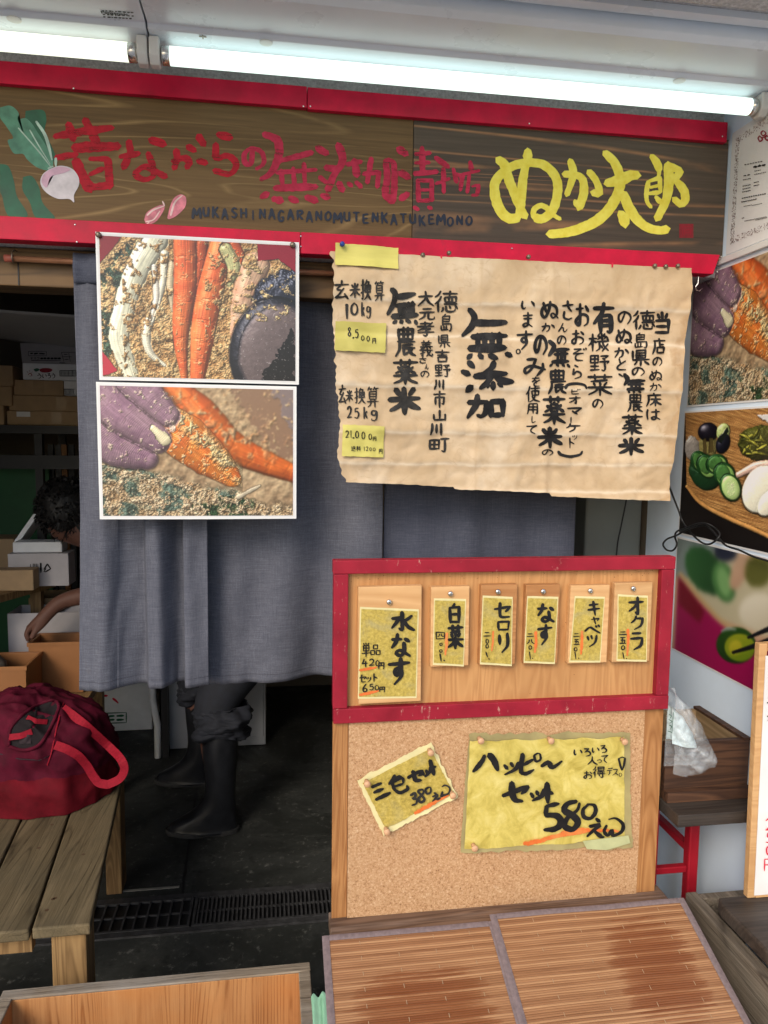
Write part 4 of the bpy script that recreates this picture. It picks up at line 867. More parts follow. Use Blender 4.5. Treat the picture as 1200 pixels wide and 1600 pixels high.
# ------------------------------------------------------------------ fluorescent lights
def fixture(x0, x1, name_label, tube_x0, tube_x1, tm, sticker):
    t = thing('fluorescent_light', ((x0+x1)/2, -.15, 2.2), name_label, 'ceiling light', 'fluorescent lights above the sign')
    mb = MB().prism([(-.255, 2.20), (-.255, 2.173), (-.245, 2.165), (-.150, 2.165), (-.145, 2.157), (-.077, 2.157), (-.065, 2.161), (-.03, 2.172), (-.03, 2.20)], 'x', x0, x1)
    mb.build('housing', M['fixture'], t, bevel=.0015)
    cy, cz = -.111, 2.135
    MB().lathe([(.0148, tube_x0), (.0148, tube_x1)], (0, cy, cz), 'x', 20).build('tube', tm, t, smooth=True)
    for xe, sg in ((tube_x0, -1), (tube_x1, 1)):
        if sg > 0 and x1 > .8: pass
        MB().lathe([(.0150, xe-sg*.0), (.0150, xe+sg*.012), (.012, xe+sg*.014)], (0, cy, cz), 'x', 20).build('end_cap', M['chrome'], t, smooth=True)
        a, b = sorted((xe+sg*.015, xe+sg*.032))
        MB().prism([(cy-.02, 2.156), (cy+.02, 2.156), (cy+.019, cz-.008), (cy+.008, cz-.02), (cy-.008, cz-.02), (cy-.019, cz-.008)], 'x', a, b).build('lamp_holder', M['plastic'], t, bevel=.003)
    for k in (.15, .85):
        xs = tube_x0+(tube_x1-tube_x0)*k
        MB().lathe([(.011, 2.1565), (.011, 2.1555), (.008, 2.155)], (xs, -.139, 0), 'z', 14).build('knockout', M['plastic'], t)
    MB().box(tube_x0+.05, tube_x0+.062, -.141, -.139, 2.1552, 2.1562).box(tube_x0+.055, tube_x0+.057, -.1445, -.1335, 2.1552, 2.1561).build('screw', M['pinmetal'], t)
    return t
lab1 = 'short visible end of a white fluorescent fitting with a sticker at top left'
lab2 = 'long lit fluorescent fitting with a bright cool white tube above the red sign'
LF = fixture(-1.40, -.2015, lab1, -1.36, -.2345, M['tube_l'], True)
RF = fixture(-.1985, XW-.002, lab2, -.168, .890, M['tube_r'], False)
# rating sticker on the left fitting (fine print)
def under(x, y, lift):
    p = P(x, y, Z=2.165); return (p[0], p[1], 2.165-lift-.0002)
L = Lettering((150, 0, 4), under, 5, .0004)
rr = random.Random(3)
for i, y in enumerate((62, 84, 100, 116, 132, 148, 164, 180)):
    x = 40+i*3
    while x < (230 if i not in (3, 6) else 160):
        wd = rr.uniform(6, 22); L.ribbon([(x, y+x*.06), (x+wd, y+(x+wd)*.06)], 7, nib=False); x += wd+rr.uniform(4, 14)
L.build(M['inkgrey'], LF, 'rating_print')
fc = bpy.data.curves.new('maker_name', 'FONT'); fc.body = 'Panasonic'; fc.size = .0105; fc.offset = .0003
fo = bpy.data.objects.new('maker_name', fc); COL.objects.link(fo); bpy.context.view_layer.update()
me = bpy.data.meshes.new_from_object(fo.evaluated_get(bpy.context.evaluated_depsgraph_get())); bpy.data.objects.remove(fo)
p = P(158, 20, Z=2.165); fo = bpy.data.objects.new('maker_name', me); COL.objects.link(fo); fo.parent = LF
fo.location = Vector((p[0], p[1], 2.1642))-LF.location; fo.rotation_euler = (math.pi, 0, 0); me.materials.clear(); me.materials.append(M['ink'])

# ------------------------------------------------------------------ shop sign
SG = thing('shop_sign', (.2, 0, 1.85), 'long brown wooden shop sign with red and yellow brush lettering between red trims', 'sign')
xj = P(645, 280, Y=0)[0]
box(-1.1, xj-.0007, 0, .021, 1.880, 2.120).build('sign_board', M['sign_l'], SG)
box(xj+.0007, .9235, 0, .021, 1.880, 2.120).build('sign_board', M['sign_r'], SG)['label'] = 'darker right board with orange grain lines'
xa = P(480, 150, Y=-.012)[0]; xb = P(470, 390, Y=-.012)[0]
for a, b, z0, z1 in ((-1.1, xa-.0006, 2.112, 2.150), (xa+.0006, .912, 2.110, 2.149)):
    box(a, b, -.012, .0205, z0, z1).build('red_trim', M['red'], SG, bevel=.0012)
box(-1.1, xb-.0006, -.012, .0203, 1.848, 1.888).build('red_trim', M['red'], SG, bevel=.0012)
MB().prism([(xb+.0006, 1.849), (.898, 1.849), (.911, 1.8885), (xb+.0006, 1.8885)], 'y', -.012, .0202).build('red_trim', M['red'], SG, bevel=.0012)
for px, py in ((115, 138), (474, 166), (485, 166), (827, 193), (1129, 213), (117, 351), (120, 378), (470, 369), (470, 385), (800, 388), (1127, 401), (1121, 425)):
    p = P(px, py, Y=-.0125); MB().lathe([(.0016, -.0122), (.0016, -.0128), (.0008, -.0134)], (p[0], 0, p[2]), 'y', 8).build('nail', M['chrome'], SG)
SF = planeY(0.0)
L = Lettering((750, 220, 3.529), SF, 1, .0008, 1.2)
L.lines("""44: ~98 102 132 130 150 190 180 270 215 360 248 418; 46: 262 52 264 98; 40: ~262 100 244 170 230 260 224 360 210 420;
46: ~212 424 160 428 108 380 82 300 84 230 120 180 180 140 262 122 340 130 395 170 425 230 425 300 408 365 376 410 340 432 306 424;
24: ~330 438 296 420 298 380 332 358 366 370 392 402 440 432; 40: ~462 184 530 190 566 216 572 280 556 340 545 370; 24: ~522 330 530 350 545 366;
34: ~495 108 514 170 502 230 478 298; 36: ~598 170 636 216 654 262 656 292 622 286;
50: ~694 236 770 216 830 192 868 192; 46: ~686 66 740 120 768 190 768 260 730 350 670 420 590 470 500 500 430 512 380 515; 46: ~786 290 820 370 870 440 930 482 990 494 1030 488;
52: ~772 398 792 430 798 462; 36: ~944 84 972 120 988 164; 20: 988 162 984 200; 22: ~928 224 916 290 922 340 942 366; 20: 930 224 990 204 994 284; 16: 936 258 982 248; 20: 926 292 990 284; 26: 968 308 992 340;
44: ~1036 128 1040 230 1024 330 976 430; 36: 1036 136 1106 168 1072 214; 38: ~1074 214 1120 270 1130 320 1108 350 1070 322""", taper=.85, nib=False, rag=.07)
L.build(M['yellowp'], SG)
L = Lettering((0, 150, 3), SF, 2, .0005, 1.06)
L.lines("""38: 256 190 400 165 526 150; 34: 320 130 345 205; 36: 398 110 440 190 452 225; 50: 346 242 554 236; 34: 262 290 360 274; 46: 356 300 384 370 420 436; 26: 420 296 506 296; 36: 506 296 514 425; 30: 420 370 482 340; 36: 400 432 522 418;
30: 562 286 652 270; 32: 605 212 612 262 580 336; 40: 706 206 768 226; 28: ~694 268 716 330 716 378 672 392 634 366 680 332 740 360 776 378;
30: ~806 306 866 292 886 312 876 336; 30: 826 254 832 298 816 338; 32: 880 236 912 256; 34: 930 188 956 226; 32: 928 304 966 314; 34: 1020 180 1082 196; 30: ~1012 226 1016 290 1066 280 1108 318 1078 366 1006 350""", taper=.85, rag=.12)
L.build(M['redp'], SG)
L = Lettering((380, 190, 3), SF, 3, .0005, .98)
L.lines("""24: ~44 132 36 196 10 194 6 152 40 126 88 146 96 196 62 222; 36: ~96 58 160 90 166 166 130 240 84 272; 34: 172 184 322 146; 24: 156 240 342 226; 38: 146 312 342 306; 22: 178 226 184 300; 22: 234 216 240 300; 22: 284 196 290 300;
40: 84 356 116 338; 38: 140 362 178 372; 34: 218 358 252 374; 38: 296 354 340 372; 32: 366 346 400 356;
36: 346 122 392 150; 38: 386 216 432 222; 36: ~444 108 466 180 424 256 396 322; 30: 486 202 552 188; 34: 520 180 532 252; 24: 358 260 390 286; 34: 448 288 464 322; 22: 490 288 508 302; 24: 528 284 552 306;
26: 562 246 636 238 628 306; 26: 600 172 582 286; 32: ~668 180 674 260 668 340 700 376; 30: ~676 178 706 200 708 290 702 374;
38: 726 128 764 152; 38: 736 238 774 262; 44: 738 364 772 340; 24: 806 152 876 148; 26: 838 120 840 232; 22: 806 194 872 192; 30: 802 244 908 236; 22: 818 272 822 372; 22: 820 276 884 276 884 370; 16: 826 322 880 320; 22: 816 372 886 368; 22: 800 402 820 412; 20: 866 400 882 408;
24: 900 168 962 214; 20: 902 292 966 268; 22: 938 220 940 332; 20: 984 220 1000 284; 18: ~990 244 1022 262 1016 312; 24: 1064 188 1070 224; 18: 1012 252 1106 230; 18: 1032 244 1018 322; 18: 1060 244 1050 332; 18: 1072 304 1104 298 1096 344 1072 346""", taper=.85, rag=.12)
L.build(M['pinkp'], SG)
L = Lettering((0, 0, 1), SF, 4, .0011)
word = "MUKASHINAGARANOMUTENKATUKEMONO"; n = len(word)
for i, chh in enumerate(word):
    u = (i+.5)/n; x = 300+u*440; y = 331+u*14.5+(1.5 if i % 3 == 0 else -1); hh = 17 if chh in 'MKAG' else 14.5
    wd = 15 if chh == 'M' else (5 if chh == 'I' else 11)
    L.ch(chh, x-wd/2, y-hh/2, x+wd/2, y+hh/2+1, wf=.25)
L.build(M['navyp'], SG)
# painted turnip, leaves and petals
L = Lettering((0, 150, 3), SF, 8, .0003)
L.poly([(0, 318), (40, 330), (66, 400), (80, 470), (130, 562), (40, 562), (10, 470), (0, 440)])
L.poly([(108, 380), (150, 376), (184, 430), (200, 500), (258, 574), (170, 570), (140, 500), (106, 440)])
L.poly([(120, 70), (200, 66), (218, 110), (210, 170), (240, 230), (262, 290), (236, 300), (150, 190), (120, 130)])
L.build(M['green'], SG, 'painted_leaf')
L = Lettering((0, 150, 3), SF, 9, .0005)
L.poly([(0, 54), (50, 46), (88, 80), (84, 110), (120, 104), (150, 130), (176, 170), (220, 240), (250, 310), (230, 348), (176, 336), (130, 300), (108, 272), (64, 268), (36, 210), (62, 196), (28, 140), (0, 100)])
L.build(M['leaf2'], SG, 'painted_leaf')
L = Lettering((0, 150, 3), SF, 10, .0008)
L.lines("6: ~86 150 130 200 190 270 240 335; 12: ~170 120 210 180 230 240 244 300; 5: ~140 160 180 230 236 320; 12: 262 292 262 330; 10: 226 340 250 330")
L.build(M['leafline'], SG, 'painted_leaf_vein')
L = Lettering((0, 150, 3), SF, 11, .0011)
L.poly([(230, 345), (280, 328), (336, 340), (368, 380), (370, 420), (348, 464), (348, 500), (326, 484), (270, 482), (216, 452), (190, 410), (200, 370)])
L.build(M['turnip'], SG, 'painted_turnip')
L = Lettering((0, 150, 3), SF, 12, .0015)
L.poly([(232, 347), (280, 332), (330, 345), (300, 362), (240, 380), (220, 430), (196, 405), (204, 372)])
L.build(M['turnippink'], SG, 'painted_turnip_blush')
L = Lettering((0, 150, 3), SF, 13, .0006)
L.poly([(676, 580), (690, 545), (740, 516), (770, 512), (766, 540), (730, 590), (690, 602)]); L.poly([(784, 572), (800, 510), (820, 475), (850, 462), (872, 478), (868, 520), (830, 560), (794, 578)])
L.build(M['petal'], SG, 'painted_petal')
L = Lettering((0, 150, 3), SF, 14, .001)
L.lines("9: ~690 560 720 535 770 516; 7: ~684 590 720 580 750 540; 9: ~800 560 820 500 856 466; 6: 762 494 772 516; 7: 690 600 700 592")
L.build(M['petallight'], SG, 'painted_petal_highlight')
L = Lettering((750, 220, 3.529), SF, 15, .0005); L.poly([(1098, 458), (1176, 458), (1176, 536), (1098, 536)], cur=False); L.build(M['sealred'], SG, 'red_seal')
L = Lettering((750, 220, 3.529), SF, 16, .0009); L.lines("5: 1112 474 1164 474; 5: 1116 474 1114 526; 5: 1126 492 1160 490; 5: 1128 508 1158 508; 5: 1126 492 1126 520; 5: 1160 490 1160 524"); L.build(M['redold'], SG, 'seal_lettering')

# ------------------------------------------------------------------ food photographs hanging from the sign
def hung_photo(px0, px1, pyt, pyb, img, label, Y0, border=.008, pins=True, zt=None, zb=None):
    a = P(px0, pyt, Y=Y0); b = P(px1, pyb, Y=Y0); x0, x1 = a[0], b[0]; z1 = zt; z0 = zb
    t = thing('laminated_photo', ((x0+x1)/2, Y0, z0), label, 'photo poster', 'laminated food photos hung in front of the curtain')
    def bend(u, v): return Y0 - .004*math.sin(u*math.pi)*v + .003*v
    def w_(e):
        return lambda u, v: (x0+e+(x1-x0-2*e)*u, bend((e+(x1-x0-2*e)*u)/(x1-x0), v)-(.0006 if e > .004 else 0), z1-e-(z1-z0-2*e)*v)
    MB().grid(w_(0), 30, 20).build('laminate_edge', M['edge'], t, solid=.0005)
    MB().grid(lambda u, v: (lambda q: (q[0], q[1]-.0004, q[2]))(w_(.0028)(u, v)), 30, 20).build('white_border', M['cardpaper'], t)
    e = w_(border); print_sheet('printed_picture', x1-x0, z1-z0, img, lambda u, v: (e(u, v)[0], e(u, v)[1]-.0004, e(u, v)[2]), t, M['photo'])
    if pins:
        for x in (x0+.006, x1-.012):
            MB().lathe([(.0052, Y0-.002), (.0050, Y0-.006), (.0026, Y0-.0085)], (x, 0, z1-.006), 'y', 14).build('pin', M['pinmetal'], t, smooth=True)
    return t
bowl, hand = paint_bowl(), paint_hand()
hung_photo(149, 467, 363, 600, bowl, 'laminated photo of carrots, white cabbage and eggplant buried in rice bran', -.0155, .0065, True, 1.868, 1.604)
hung_photo(150, 463, 593, 812, hand, 'laminated photo of a purple gloved hand pulling a carrot out of bran', -.0185, .0065, False, 1.600, 1.346)

# ------------------------------------------------------------------ kraft paper notice
KC = [P(516, 394, Y=-.026), P(1078, 420, Y=-.026), P(1046, 778, Y=-.026), P(532, 756, Y=-.026)]
KX, KZ = .48, 1.63
def crumple(x, z):
    d = 0
    for zf, a in ((1.765, .0022), (1.70, .0018), (1.605, .0026), (1.515, .0024), (1.455, .002), (1.40, .0015)):
        zz = zf + .008*mnoise.noise(Vector((x*4, zf*10, 0))); k = (z-zz)/.012; d += a*math.exp(-k*k)*(1 if int(zf*1000) % 2 else -1)
        d += .0019*math.tanh((z-zz)/.005)*(1 if int(zf*1000) % 2 else -1)
    for xf, a in ((.40, .002), (.545, .0028)):
        xx = xf+.012*mnoise.noise(Vector((z*5, xf*10, 2))); k = (x-xx)/.010; d += a*math.exp(-k*k)
    d += .0070*mnoise.noise(Vector((x*6, z*7, 1.3)))+.0085*abs(mnoise.noise(Vector((x*15, z*13, 4.1))))+.0036*abs(mnoise.noise(Vector((x*34, z*37, 6))))+.0010*mnoise.noise(Vector((x*45, z*40, 7)))
    b = max(0, (1.46-z)/.08); d += .012*b*b*(.6+.5*math.sin(x*13))         # bottom edge curls outwards
    tt = max(0, min(1, (1.86-z)/.05)); d *= .25+.75*tt
    return d
def kraft_y(x, z): return -.030-crumple(x, z)
def kraft_pt(u, v):
    eu = .0030*mnoise.noise(Vector((v*5, 0, 3)))+.0016*mnoise.noise(Vector((v*38, 0, 9))); ev = .0030*mnoise.noise(Vector((u*4, 5, 3)))+.0010*mnoise.noise(Vector((u*44, 5, 9)))
    a = np.array(KC[0])*(1-u)+np.array(KC[1])*u; b = np.array(KC[3])*(1-u)+np.array(KC[2])*u; p = a*(1-v)+b*v
    wl = max(0, 1-u*14); wr = max(0, 1-(1-u)*14); wt = max(0, 1-v*14); wb = max(0, 1-(1-v)*14)
    x = p[0]+eu*wl*3.4+eu*wr*.6; z = p[2]+ev*wt+ev*wb*1.5
    if v > .86 and u < .12: x += .010*wl*((v-.86)/.14)
    step = .004 if u < .33 else (.0 if u < .62 else -.006); z += wb*step
    return (x, kraft_y(x, z), z)
KN = thing('paper_notice', (KX, -.03, KZ), 'large crumpled kraft paper notice covered in black brush writing pinned under the sign', 'notice')
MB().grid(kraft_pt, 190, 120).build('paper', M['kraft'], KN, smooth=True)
def ksurf(x, y, lift):
    p = P(x, y, Y=-.030); yy = kraft_y(p[0], p[2]); p = P(x, y, Y=yy); return (p[0], kraft_y(p[0], p[2])-lift-.0006, p[2])
L = Lettering((710, 460, 3.4286), ksurf, 21, .0008, 1.32)
L.rows("""当 1066 92 1158 212 .13;店 1060 236 1130 320;の 1058 332 1114 388;ぬ 1042 402 1112 464 .10;か 1042 472 1108 520 .10;床 1026 530 1108 600;は 1022 612 1102 674;
徳 952 86 1074 190 .085;島 956 206 1034 290 .085;県 946 296 1048 384 .10;の 946 386 1018 440;農 926 532 1008 630 .09;薬 892 642 1008 754 .10;米 872 768 1018 862 .15;
の 872 84 948 164;ぬ 862 178 948 268;か 852 282 934 344;と 862 342 924 410;、 876 424 906 442 .3;
有 742 44 858 212 .14;機 716 208 828 308 .085;野 722 322 828 414 .085;菜 706 428 848 544 .085;の 736 556 798 614;
お 642 44 724 178;お 622 188 698 272;ぞ 616 288 708 358 .09;ら 622 378 684 454;（ 592 476 708 506 .17;ビ 614 508 674 534;オ 608 542 678 588;マ 598 602 686 648 .13;ー 606 656 640 690 .15;ケ 592 692 676 738 .13;ッ 628 752 658 780;ト 604 766 648 824;） 554 838 688 872 .16;
さ 572 34 642 138;ん 552 152 606 204;の 548 216 598 274;農 502 404 598 534 .10;薬 468 544 598 698 .10;米 442 714 578 822 .16;の 466 828 528 864;
ぬ 458 30 556 134;か 462 152 538 204;の 424 210 496 334 .13;み 368 334 498 438;を 408 440 462 494;使 382 492 458 578 .09;用 388 582 452 642;し 402 652 440 690;て 382 698 442 748;
い 352 26 432 88;ま 358 96 424 178;す 332 194 420 298;。 328 290 354 320 .2;加 64 534 268 666 .15""", .115)
# the three big 'mu' characters and 'ten' have a long thin left stroke and a heavy bar
L.lines("""26: ~78 80 106 120 92 170 42 222; 34: ~106 152 190 154 276 150; 30: 92 228 278 222; 40: 78 290 270 286; 22: 122 214 126 300; 22: 160 214 162 300; 22: 200 210 202 300; 22: 240 208 238 300; 24: 70 344 92 320; 24: 132 322 148 342; 26: 186 326 228 344; 26: 276 318 304 330;
24: 74 362 104 392; 26: 40 412 80 430; 36: ~92 494 80 504 64 520; 26: ~212 362 196 396 154 420; 34: ~106 440 200 430 278 424; 28: ~200 436 176 470 138 504; 30: ~216 432 250 462 312 468; 22: 206 470 206 510; 16: 184 482 176 500; 16: 232 478 256 494""")
L.lines("""18: ~908 428 926 456 908 486; 16: 926 466 1018 462; 14: 928 482 1012 480; 18: 924 508 1014 506; 11: 948 470 948 512; 11: 970 470 970 512; 11: 990 468 990 512; 10: 930 520 940 526; 10: 956 518 964 526; 10: 984 518 996 526;
20: ~506 250 532 280 506 328; 18: 530 300 612 294; 16: 534 322 606 318; 20: 522 362 610 358; 12: 552 304 552 366; 12: 572 304 572 366; 12: 590 302 590 366; 12: 510 384 524 372; 12: 546 372 556 386; 12: 576 372 588 386; 12: 604 376 616 390""")
L.build(M['ink'], KN)
L = Lettering((510, 420, 5), ksurf, 22, .0009, 1.32)
L.rows("""玄 58 94 178 240 .10;米 178 112 264 228 .12;換 268 82 348 248 .09;算 372 98 452 252 .08;1 132 268 190 396 .16;0 182 264 252 366 .14;k 268 262 298 374 .15;g 306 292 352 386 .13;
農 538 458 698 686 .095;薬 512 704 718 906 .10;米 478 924 736 1134 .16;大 708 174 838 296;元 718 302 848 402;孝 704 414 846 526 .10;義 724 562 832 688 .09;さ 718 692 788 738 .14;ん 766 742 798 788;の 732 792 802 852;
徳 842 174 1028 342 .08;島 884 354 982 492 .09;県 868 514 972 618 .09;吉 844 634 962 732 .11;野 844 744 968 846 .085;川 838 864 928 944 .15;市 832 954 932 1086 .11;山 824 1104 942 1188 .13;川 808 1204 912 1302 .15;町 798 1314 958 1432 .10;
玄 92 908 154 1056 .10;米 148 948 208 1042 .12;換 218 928 302 1056 .08;算 312 924 408 1082 .07;2 158 1074 200 1172 .16;5 212 1084 258 1170 .14;k 282 1078 324 1172 .15;g 338 1104 408 1186 .13""", .11)
L.lines("""34: ~508 160 536 200 520 280 478 356; 44: ~546 222 620 212 690 196; 32: 540 290 690 276; 44: 514 374 708 360; 24: 568 274 576 370; 24: 604 268 612 366; 24: 640 262 646 362; 24: 672 258 678 356; 30: 520 424 548 408; 28: 580 404 590 426; 28: 624 400 654 420; 22: 692 404 704 436""")
L.build(M['inkgrey'], KN, 'lettering')
for px, py in ((660, 399), (701, 396), (825, 402), (1022, 416), (1039, 417), (1058, 416)):
    p = P(px, py, Y=-.032); MB().lathe([(.0045, -.0335), (.0043, -.037), (.002, -.0395)], (p[0], 0, p[2]), 'y', 14).build('pin', M['pinmetal'], KN, smooth=True)
for px, py in ((689, 403), (956, 414)):
    p = P(px, py, Y=-.0315); box(p[0]-.0016, p[0]+.0016, -.0345, -.0335, p[2]-.005, p[2]+.004).build('torn_tape', M['redink'], KN)

def slip(px0, py0, px1, py1, label, rows, crop, seed, pin=False, tilt=1.5):
    a, b = P(px0, py0, Y=-.038), P(px1, py1, Y=-.038); cx, cz = (a[0]+b[0])/2, (a[2]+b[2])/2; W, H = b[0]-a[0], a[2]-b[2]
    t = thing('price_slip', (cx, -.04, cz), label, 'price slip', 'yellow slips taped on the kraft notice')
    rs = random.Random(seed); k = math.radians(-tilt)
    def yy(x, z): return min(kraft_y(x, z), kraft_y(x+.01, z))-.0035-.0016*math.sin((x-a[0])/W*9+seed)-.003*max(0, (cz-z)/H*2-.4)
    def pt(u, v):
        dx, dz = (u-.5)*W, (.5-v)*H; e = .0012*mnoise.noise(Vector((u*9+seed, v*9, seed)))
        x, z = cx+dx*math.cos(k)-dz*math.sin(k)+e, cz+dx*math.sin(k)+dz*math.cos(k)+e; return (x, yy(x, z), z)
    MB().grid(pt, 26, 16).build('paper', M['slip'], t, smooth=True)
    if rows:
        def sf(x, y, lift):
            p = P(x, y, Y=-.042); q = P(x, y, Y=yy(p[0], p[2])); return (q[0], yy(q[0], q[2])-lift-.0008, q[2])
        LL = Lettering(crop, sf, seed, .0006, 1.3); LL.rows(rows); LL.build(M['ink'], t)
    if pin:
        p = P(535, 381, Y=-.045); MB().lathe([(.0048, -.040), (.0046, -.046), (.002, -.048)], (p[0], 0, p[2]), 'y', 14).build('pin', M['bluepin'], t, smooth=True)
C4 = (510, 420, 5)
slip(524, 380, 622, 420, 'blank yellow slip with a blue pin at the top left corner of the notice', None, C4, 3, True)
slip(524, 502, 602, 551, 'yellow slip reading 8.500 yen on the left of the notice', "8 162 456 196 530 .12;. 196 504 222 544 .4;5 220 470 252 542 .12;0 268 520 298 560 .14;0 310 524 340 568 .14;円 356 540 388 586 .11", C4, 5)
slip(535, 664, 600, 714, 'yellow slip reading 21.000 yen with 1200 shipping at the bottom left of the notice', "2 146 1264 178 1322 .12;1 184 1260 200 1322 .12;. 202 1290 220 1326 .5;0 222 1264 256 1324 .12;0 272 1270 304 1332 .12;0 326 1286 358 1336 .12;円 360 1310 390 1346 .12;送 194 1384 228 1424 .1;料 232 1384 268 1424 .1;1 288 1388 304 1424 .13;2 306 1388 328 1424 .13;0 334 1394 354 1424 .13;0 360 1396 384 1424 .13;円 408 1404 438 1446 .11", C4, 7)
# ------------------------------------------------------------------ curtain rod and noren curtains
t = thing('curtain_rod', (-.2, .03, 1.824), 'thin copper coloured curtain rod on small hooks in front of the lintel', 'curtain rod')
MB().tube([(-.487, .034, 1.825), (.30, .034, 1.825)], .0055, 12).build('rod', M['rod'], t, smooth=True)
MB().lathe([(.0068, -.487), (.0070, -.474), (.0062, -.472)], (0, .034, 1.825), 'x', 12).build('end_cap', plain('rod_end_rubber', (.34, .09, .06), .5), t, smooth=True)
for x in (-.472, -.02):
    MB().tube([(x, .05, 1.842), (x, .040, 1.842), (x, .026, 1.834), (x, .025, 1.824), (x, .034, 1.817), (x, .043, 1.824)], .0013, 6).build('hook', M['pinmetal'], t, smooth=True)

def curtain(name, label, x0, x1, zt, zb, yf, m, xf=None, nu=150, nv=90, group='linen curtain panels of the stall'):
    zbf = zb if callable(zb) else (lambda u: zb)
    t = thing(name, ((x0+x1)/2, yf(.5, .5), zbf(.5)), label, 'curtain', group)
    def pt(u, v):
        zz = zt+(zbf(u)-zt)*v; x = x0+(x1-x0)*u + (xf(u, v) if xf else 0)
        return (x, yf(u, v)+.0010*mnoise.noise(Vector((x*30, zz*22, 1)))*(1 if v > .1 else 0), zz)
    MB().grid(pt, nu, nv).build('cloth', m, t, smooth=True, solid=.0012)
    st = MB(); n = 60
    for vv in (1-.018/(zt-zbf(.5)),):
        for i in range(0, n*2):
            u0, u1 = i/(2*n), (i+.55)/(2*n); a, b = pt(u0, vv), pt(u1, vv)
            st.add([(a[0], a[1]-.0012, a[2]+.0007), (b[0], b[1]-.0012, b[2]+.0007), (b[0], b[1]-.0012, b[2]-.0007), (a[0], a[1]-.0012, a[2]-.0007)], [(0, 1, 2, 3)])
    st.build('hem_stitching', M['stitch'], t)
    return t
# left panel: two deep folds toward its right edge
def ss(a, b, x): t_ = max(0., min(1., (x-a)/(b-a))); return t_*t_*(3-2*t_)
def yf1(u, v):
    """broad panels that sink back slowly and then overlap forward: soft gathered folds"""
    g = .15+.85*ss(0, .55, v); uu = u+.012*math.sin(v*4)*(1 if u > .3 else 0)
    d = .034*ss(.12, .475, uu)*(1-ss(.485, .525, uu)) + .040*ss(.56, .79, uu)*(1-ss(.80, .835, uu)) + .014*ss(.86, 1.0, uu)
    d -= .010*math.exp(-((uu-.18)/.10)**2)+.012*math.exp(-((uu-.60)/.06)**2)
    y = .026+g*d+.005*math.sin(uu*9+v*2.2)*g+.006*mnoise.noise(Vector((u*5, v*3, 2)))*g+.0035*mnoise.noise(Vector((u*11+v*4, v*9, 5)))*g
    return y+.0016*g*math.sin(u*52+4*math.sin(u*9))*max(0, v-.86)/.14+.002*math.sin(u*33+v*3)*(1-v)
c1 = curtain('noren_curtain', 'left grey linen curtain panel with deep folds hanging from the copper rod', -.366, -.128, 1.836, 1.003, yf1, M['linen'], xf=lambda u, v: .006*math.sin(v*3)*(1-u)-.012*v*(1-u)+.006*math.sin(u*12.5)*min(1, v*1.2))
# dark top loop of that panel (double cloth folded over the rod)
MB().grid(lambda u, v: (-.364+.232*u, .022-.006*math.sin(v*math.pi)+.004*math.sin(u*22), 1.838-.055*v), 40, 8).build('rod_pocket', M['linendark'], c1, smooth=True, solid=.001)
def yf2(u, v):
    return .096+(.35+.65*v)*(.016*math.sin(u*8.5+.8+1.6*v)+.010*math.sin(u*17+2.4*v+1)+.008*mnoise.noise(Vector((u*4, v*3, 6)))+.004*mnoise.noise(Vector((u*9+v*5, v*8, 3))))+.0018*math.sin(u*60+5*math.sin(u*7))*max(0, v-.88)/.12
curtain('noren_curtain', 'middle grey linen curtain panel smooth and wide beside the price board', -.150, .232, 1.80, lambda u: .986+.002*u, yf2, M['linen'])
def yf3(u, v): return .100+.008*math.sin(u*11+.3)*(.4+v)+.006*math.sin(u*26)*v
curtain('noren_curtain', 'right grey linen curtain panel half hidden behind the kraft notice', .236, .665, 1.80, .99, yf3, M['linendark'])

# ------------------------------------------------------------------ price board
BY = -.2
PB = thing('price_board', (.418, BY, .64), 'upright wooden price board with red frame above a cork panel', 'price board')
box(.128, .706, BY+.004, BY+.011, 1.004, 1.276).build('plywood_panel', M['ply'], PB)
box(.132, .690, BY-.001, BY+.0095, .6385, 1.004).build('cork_panel', M['cork'], PB)
box(.104, .1315, BY+.001, BY+.0105, .6385, 1.004).build('stile', M['stile'], PB, bevel=.001); box(.6905, .729, BY+.001, BY+.0105, .6385, 1.004).build('stile', M['stile'], PB, bevel=.001)
box(.102, .7315, BY-.010, BY+.012, 1.271, 1.2945).build('frame_rail', M['redold'], PB, bevel=.0015); box(.104, .7315, BY-.010, BY+.012, 1.006, 1.0325).build('frame_rail', M['redold'], PB, bevel=.0015)
box(.103, .1285, BY-.0095, BY+.012, 1.033, 1.2705).build('frame_stile', M['redold'], PB, bevel=.0015); box(.7055, .7310, BY-.0095, BY+.012, 1.033, 1.2705).build('frame_stile', M['redold'], PB, bevel=.0015)
hs = MB(); rr = random.Random(5)
for (xa_, xb_, za, zb_, k) in ((.13, .70, 1.255, 1.268, 46), (.14, .70, 1.04, 1.24, 26)):
    for i in range(k):
        x, z = rr.uniform(xa_, xb_), rr.uniform(za, zb_); hs.lathe([(rr.uniform(.0004, .0009), BY+.0037), (.0003, BY+.0034)], (x, 0, z), 'y', 6)
for i in range(60):
    x, z = rr.uniform(.14, .68), rr.uniform(.66, 1.0); hs.lathe([(rr.uniform(.0005, .0010), BY-.0012), (.0003, BY-.0016)], (x, 0, z), 'y', 6)
hs.build('pin_holes', plain('dark_pin_hole', (.10, .05, .022), .9), PB)
box(.115, .70, BY+.0115, BY+.030, .66, .70).build('back_batten', M['stile'], PB); 
for x in (.16, .64): box(x, x+.03, BY+.0125, BY+.028, .705, 1.24).build('back_batten', M['stile'], PB)

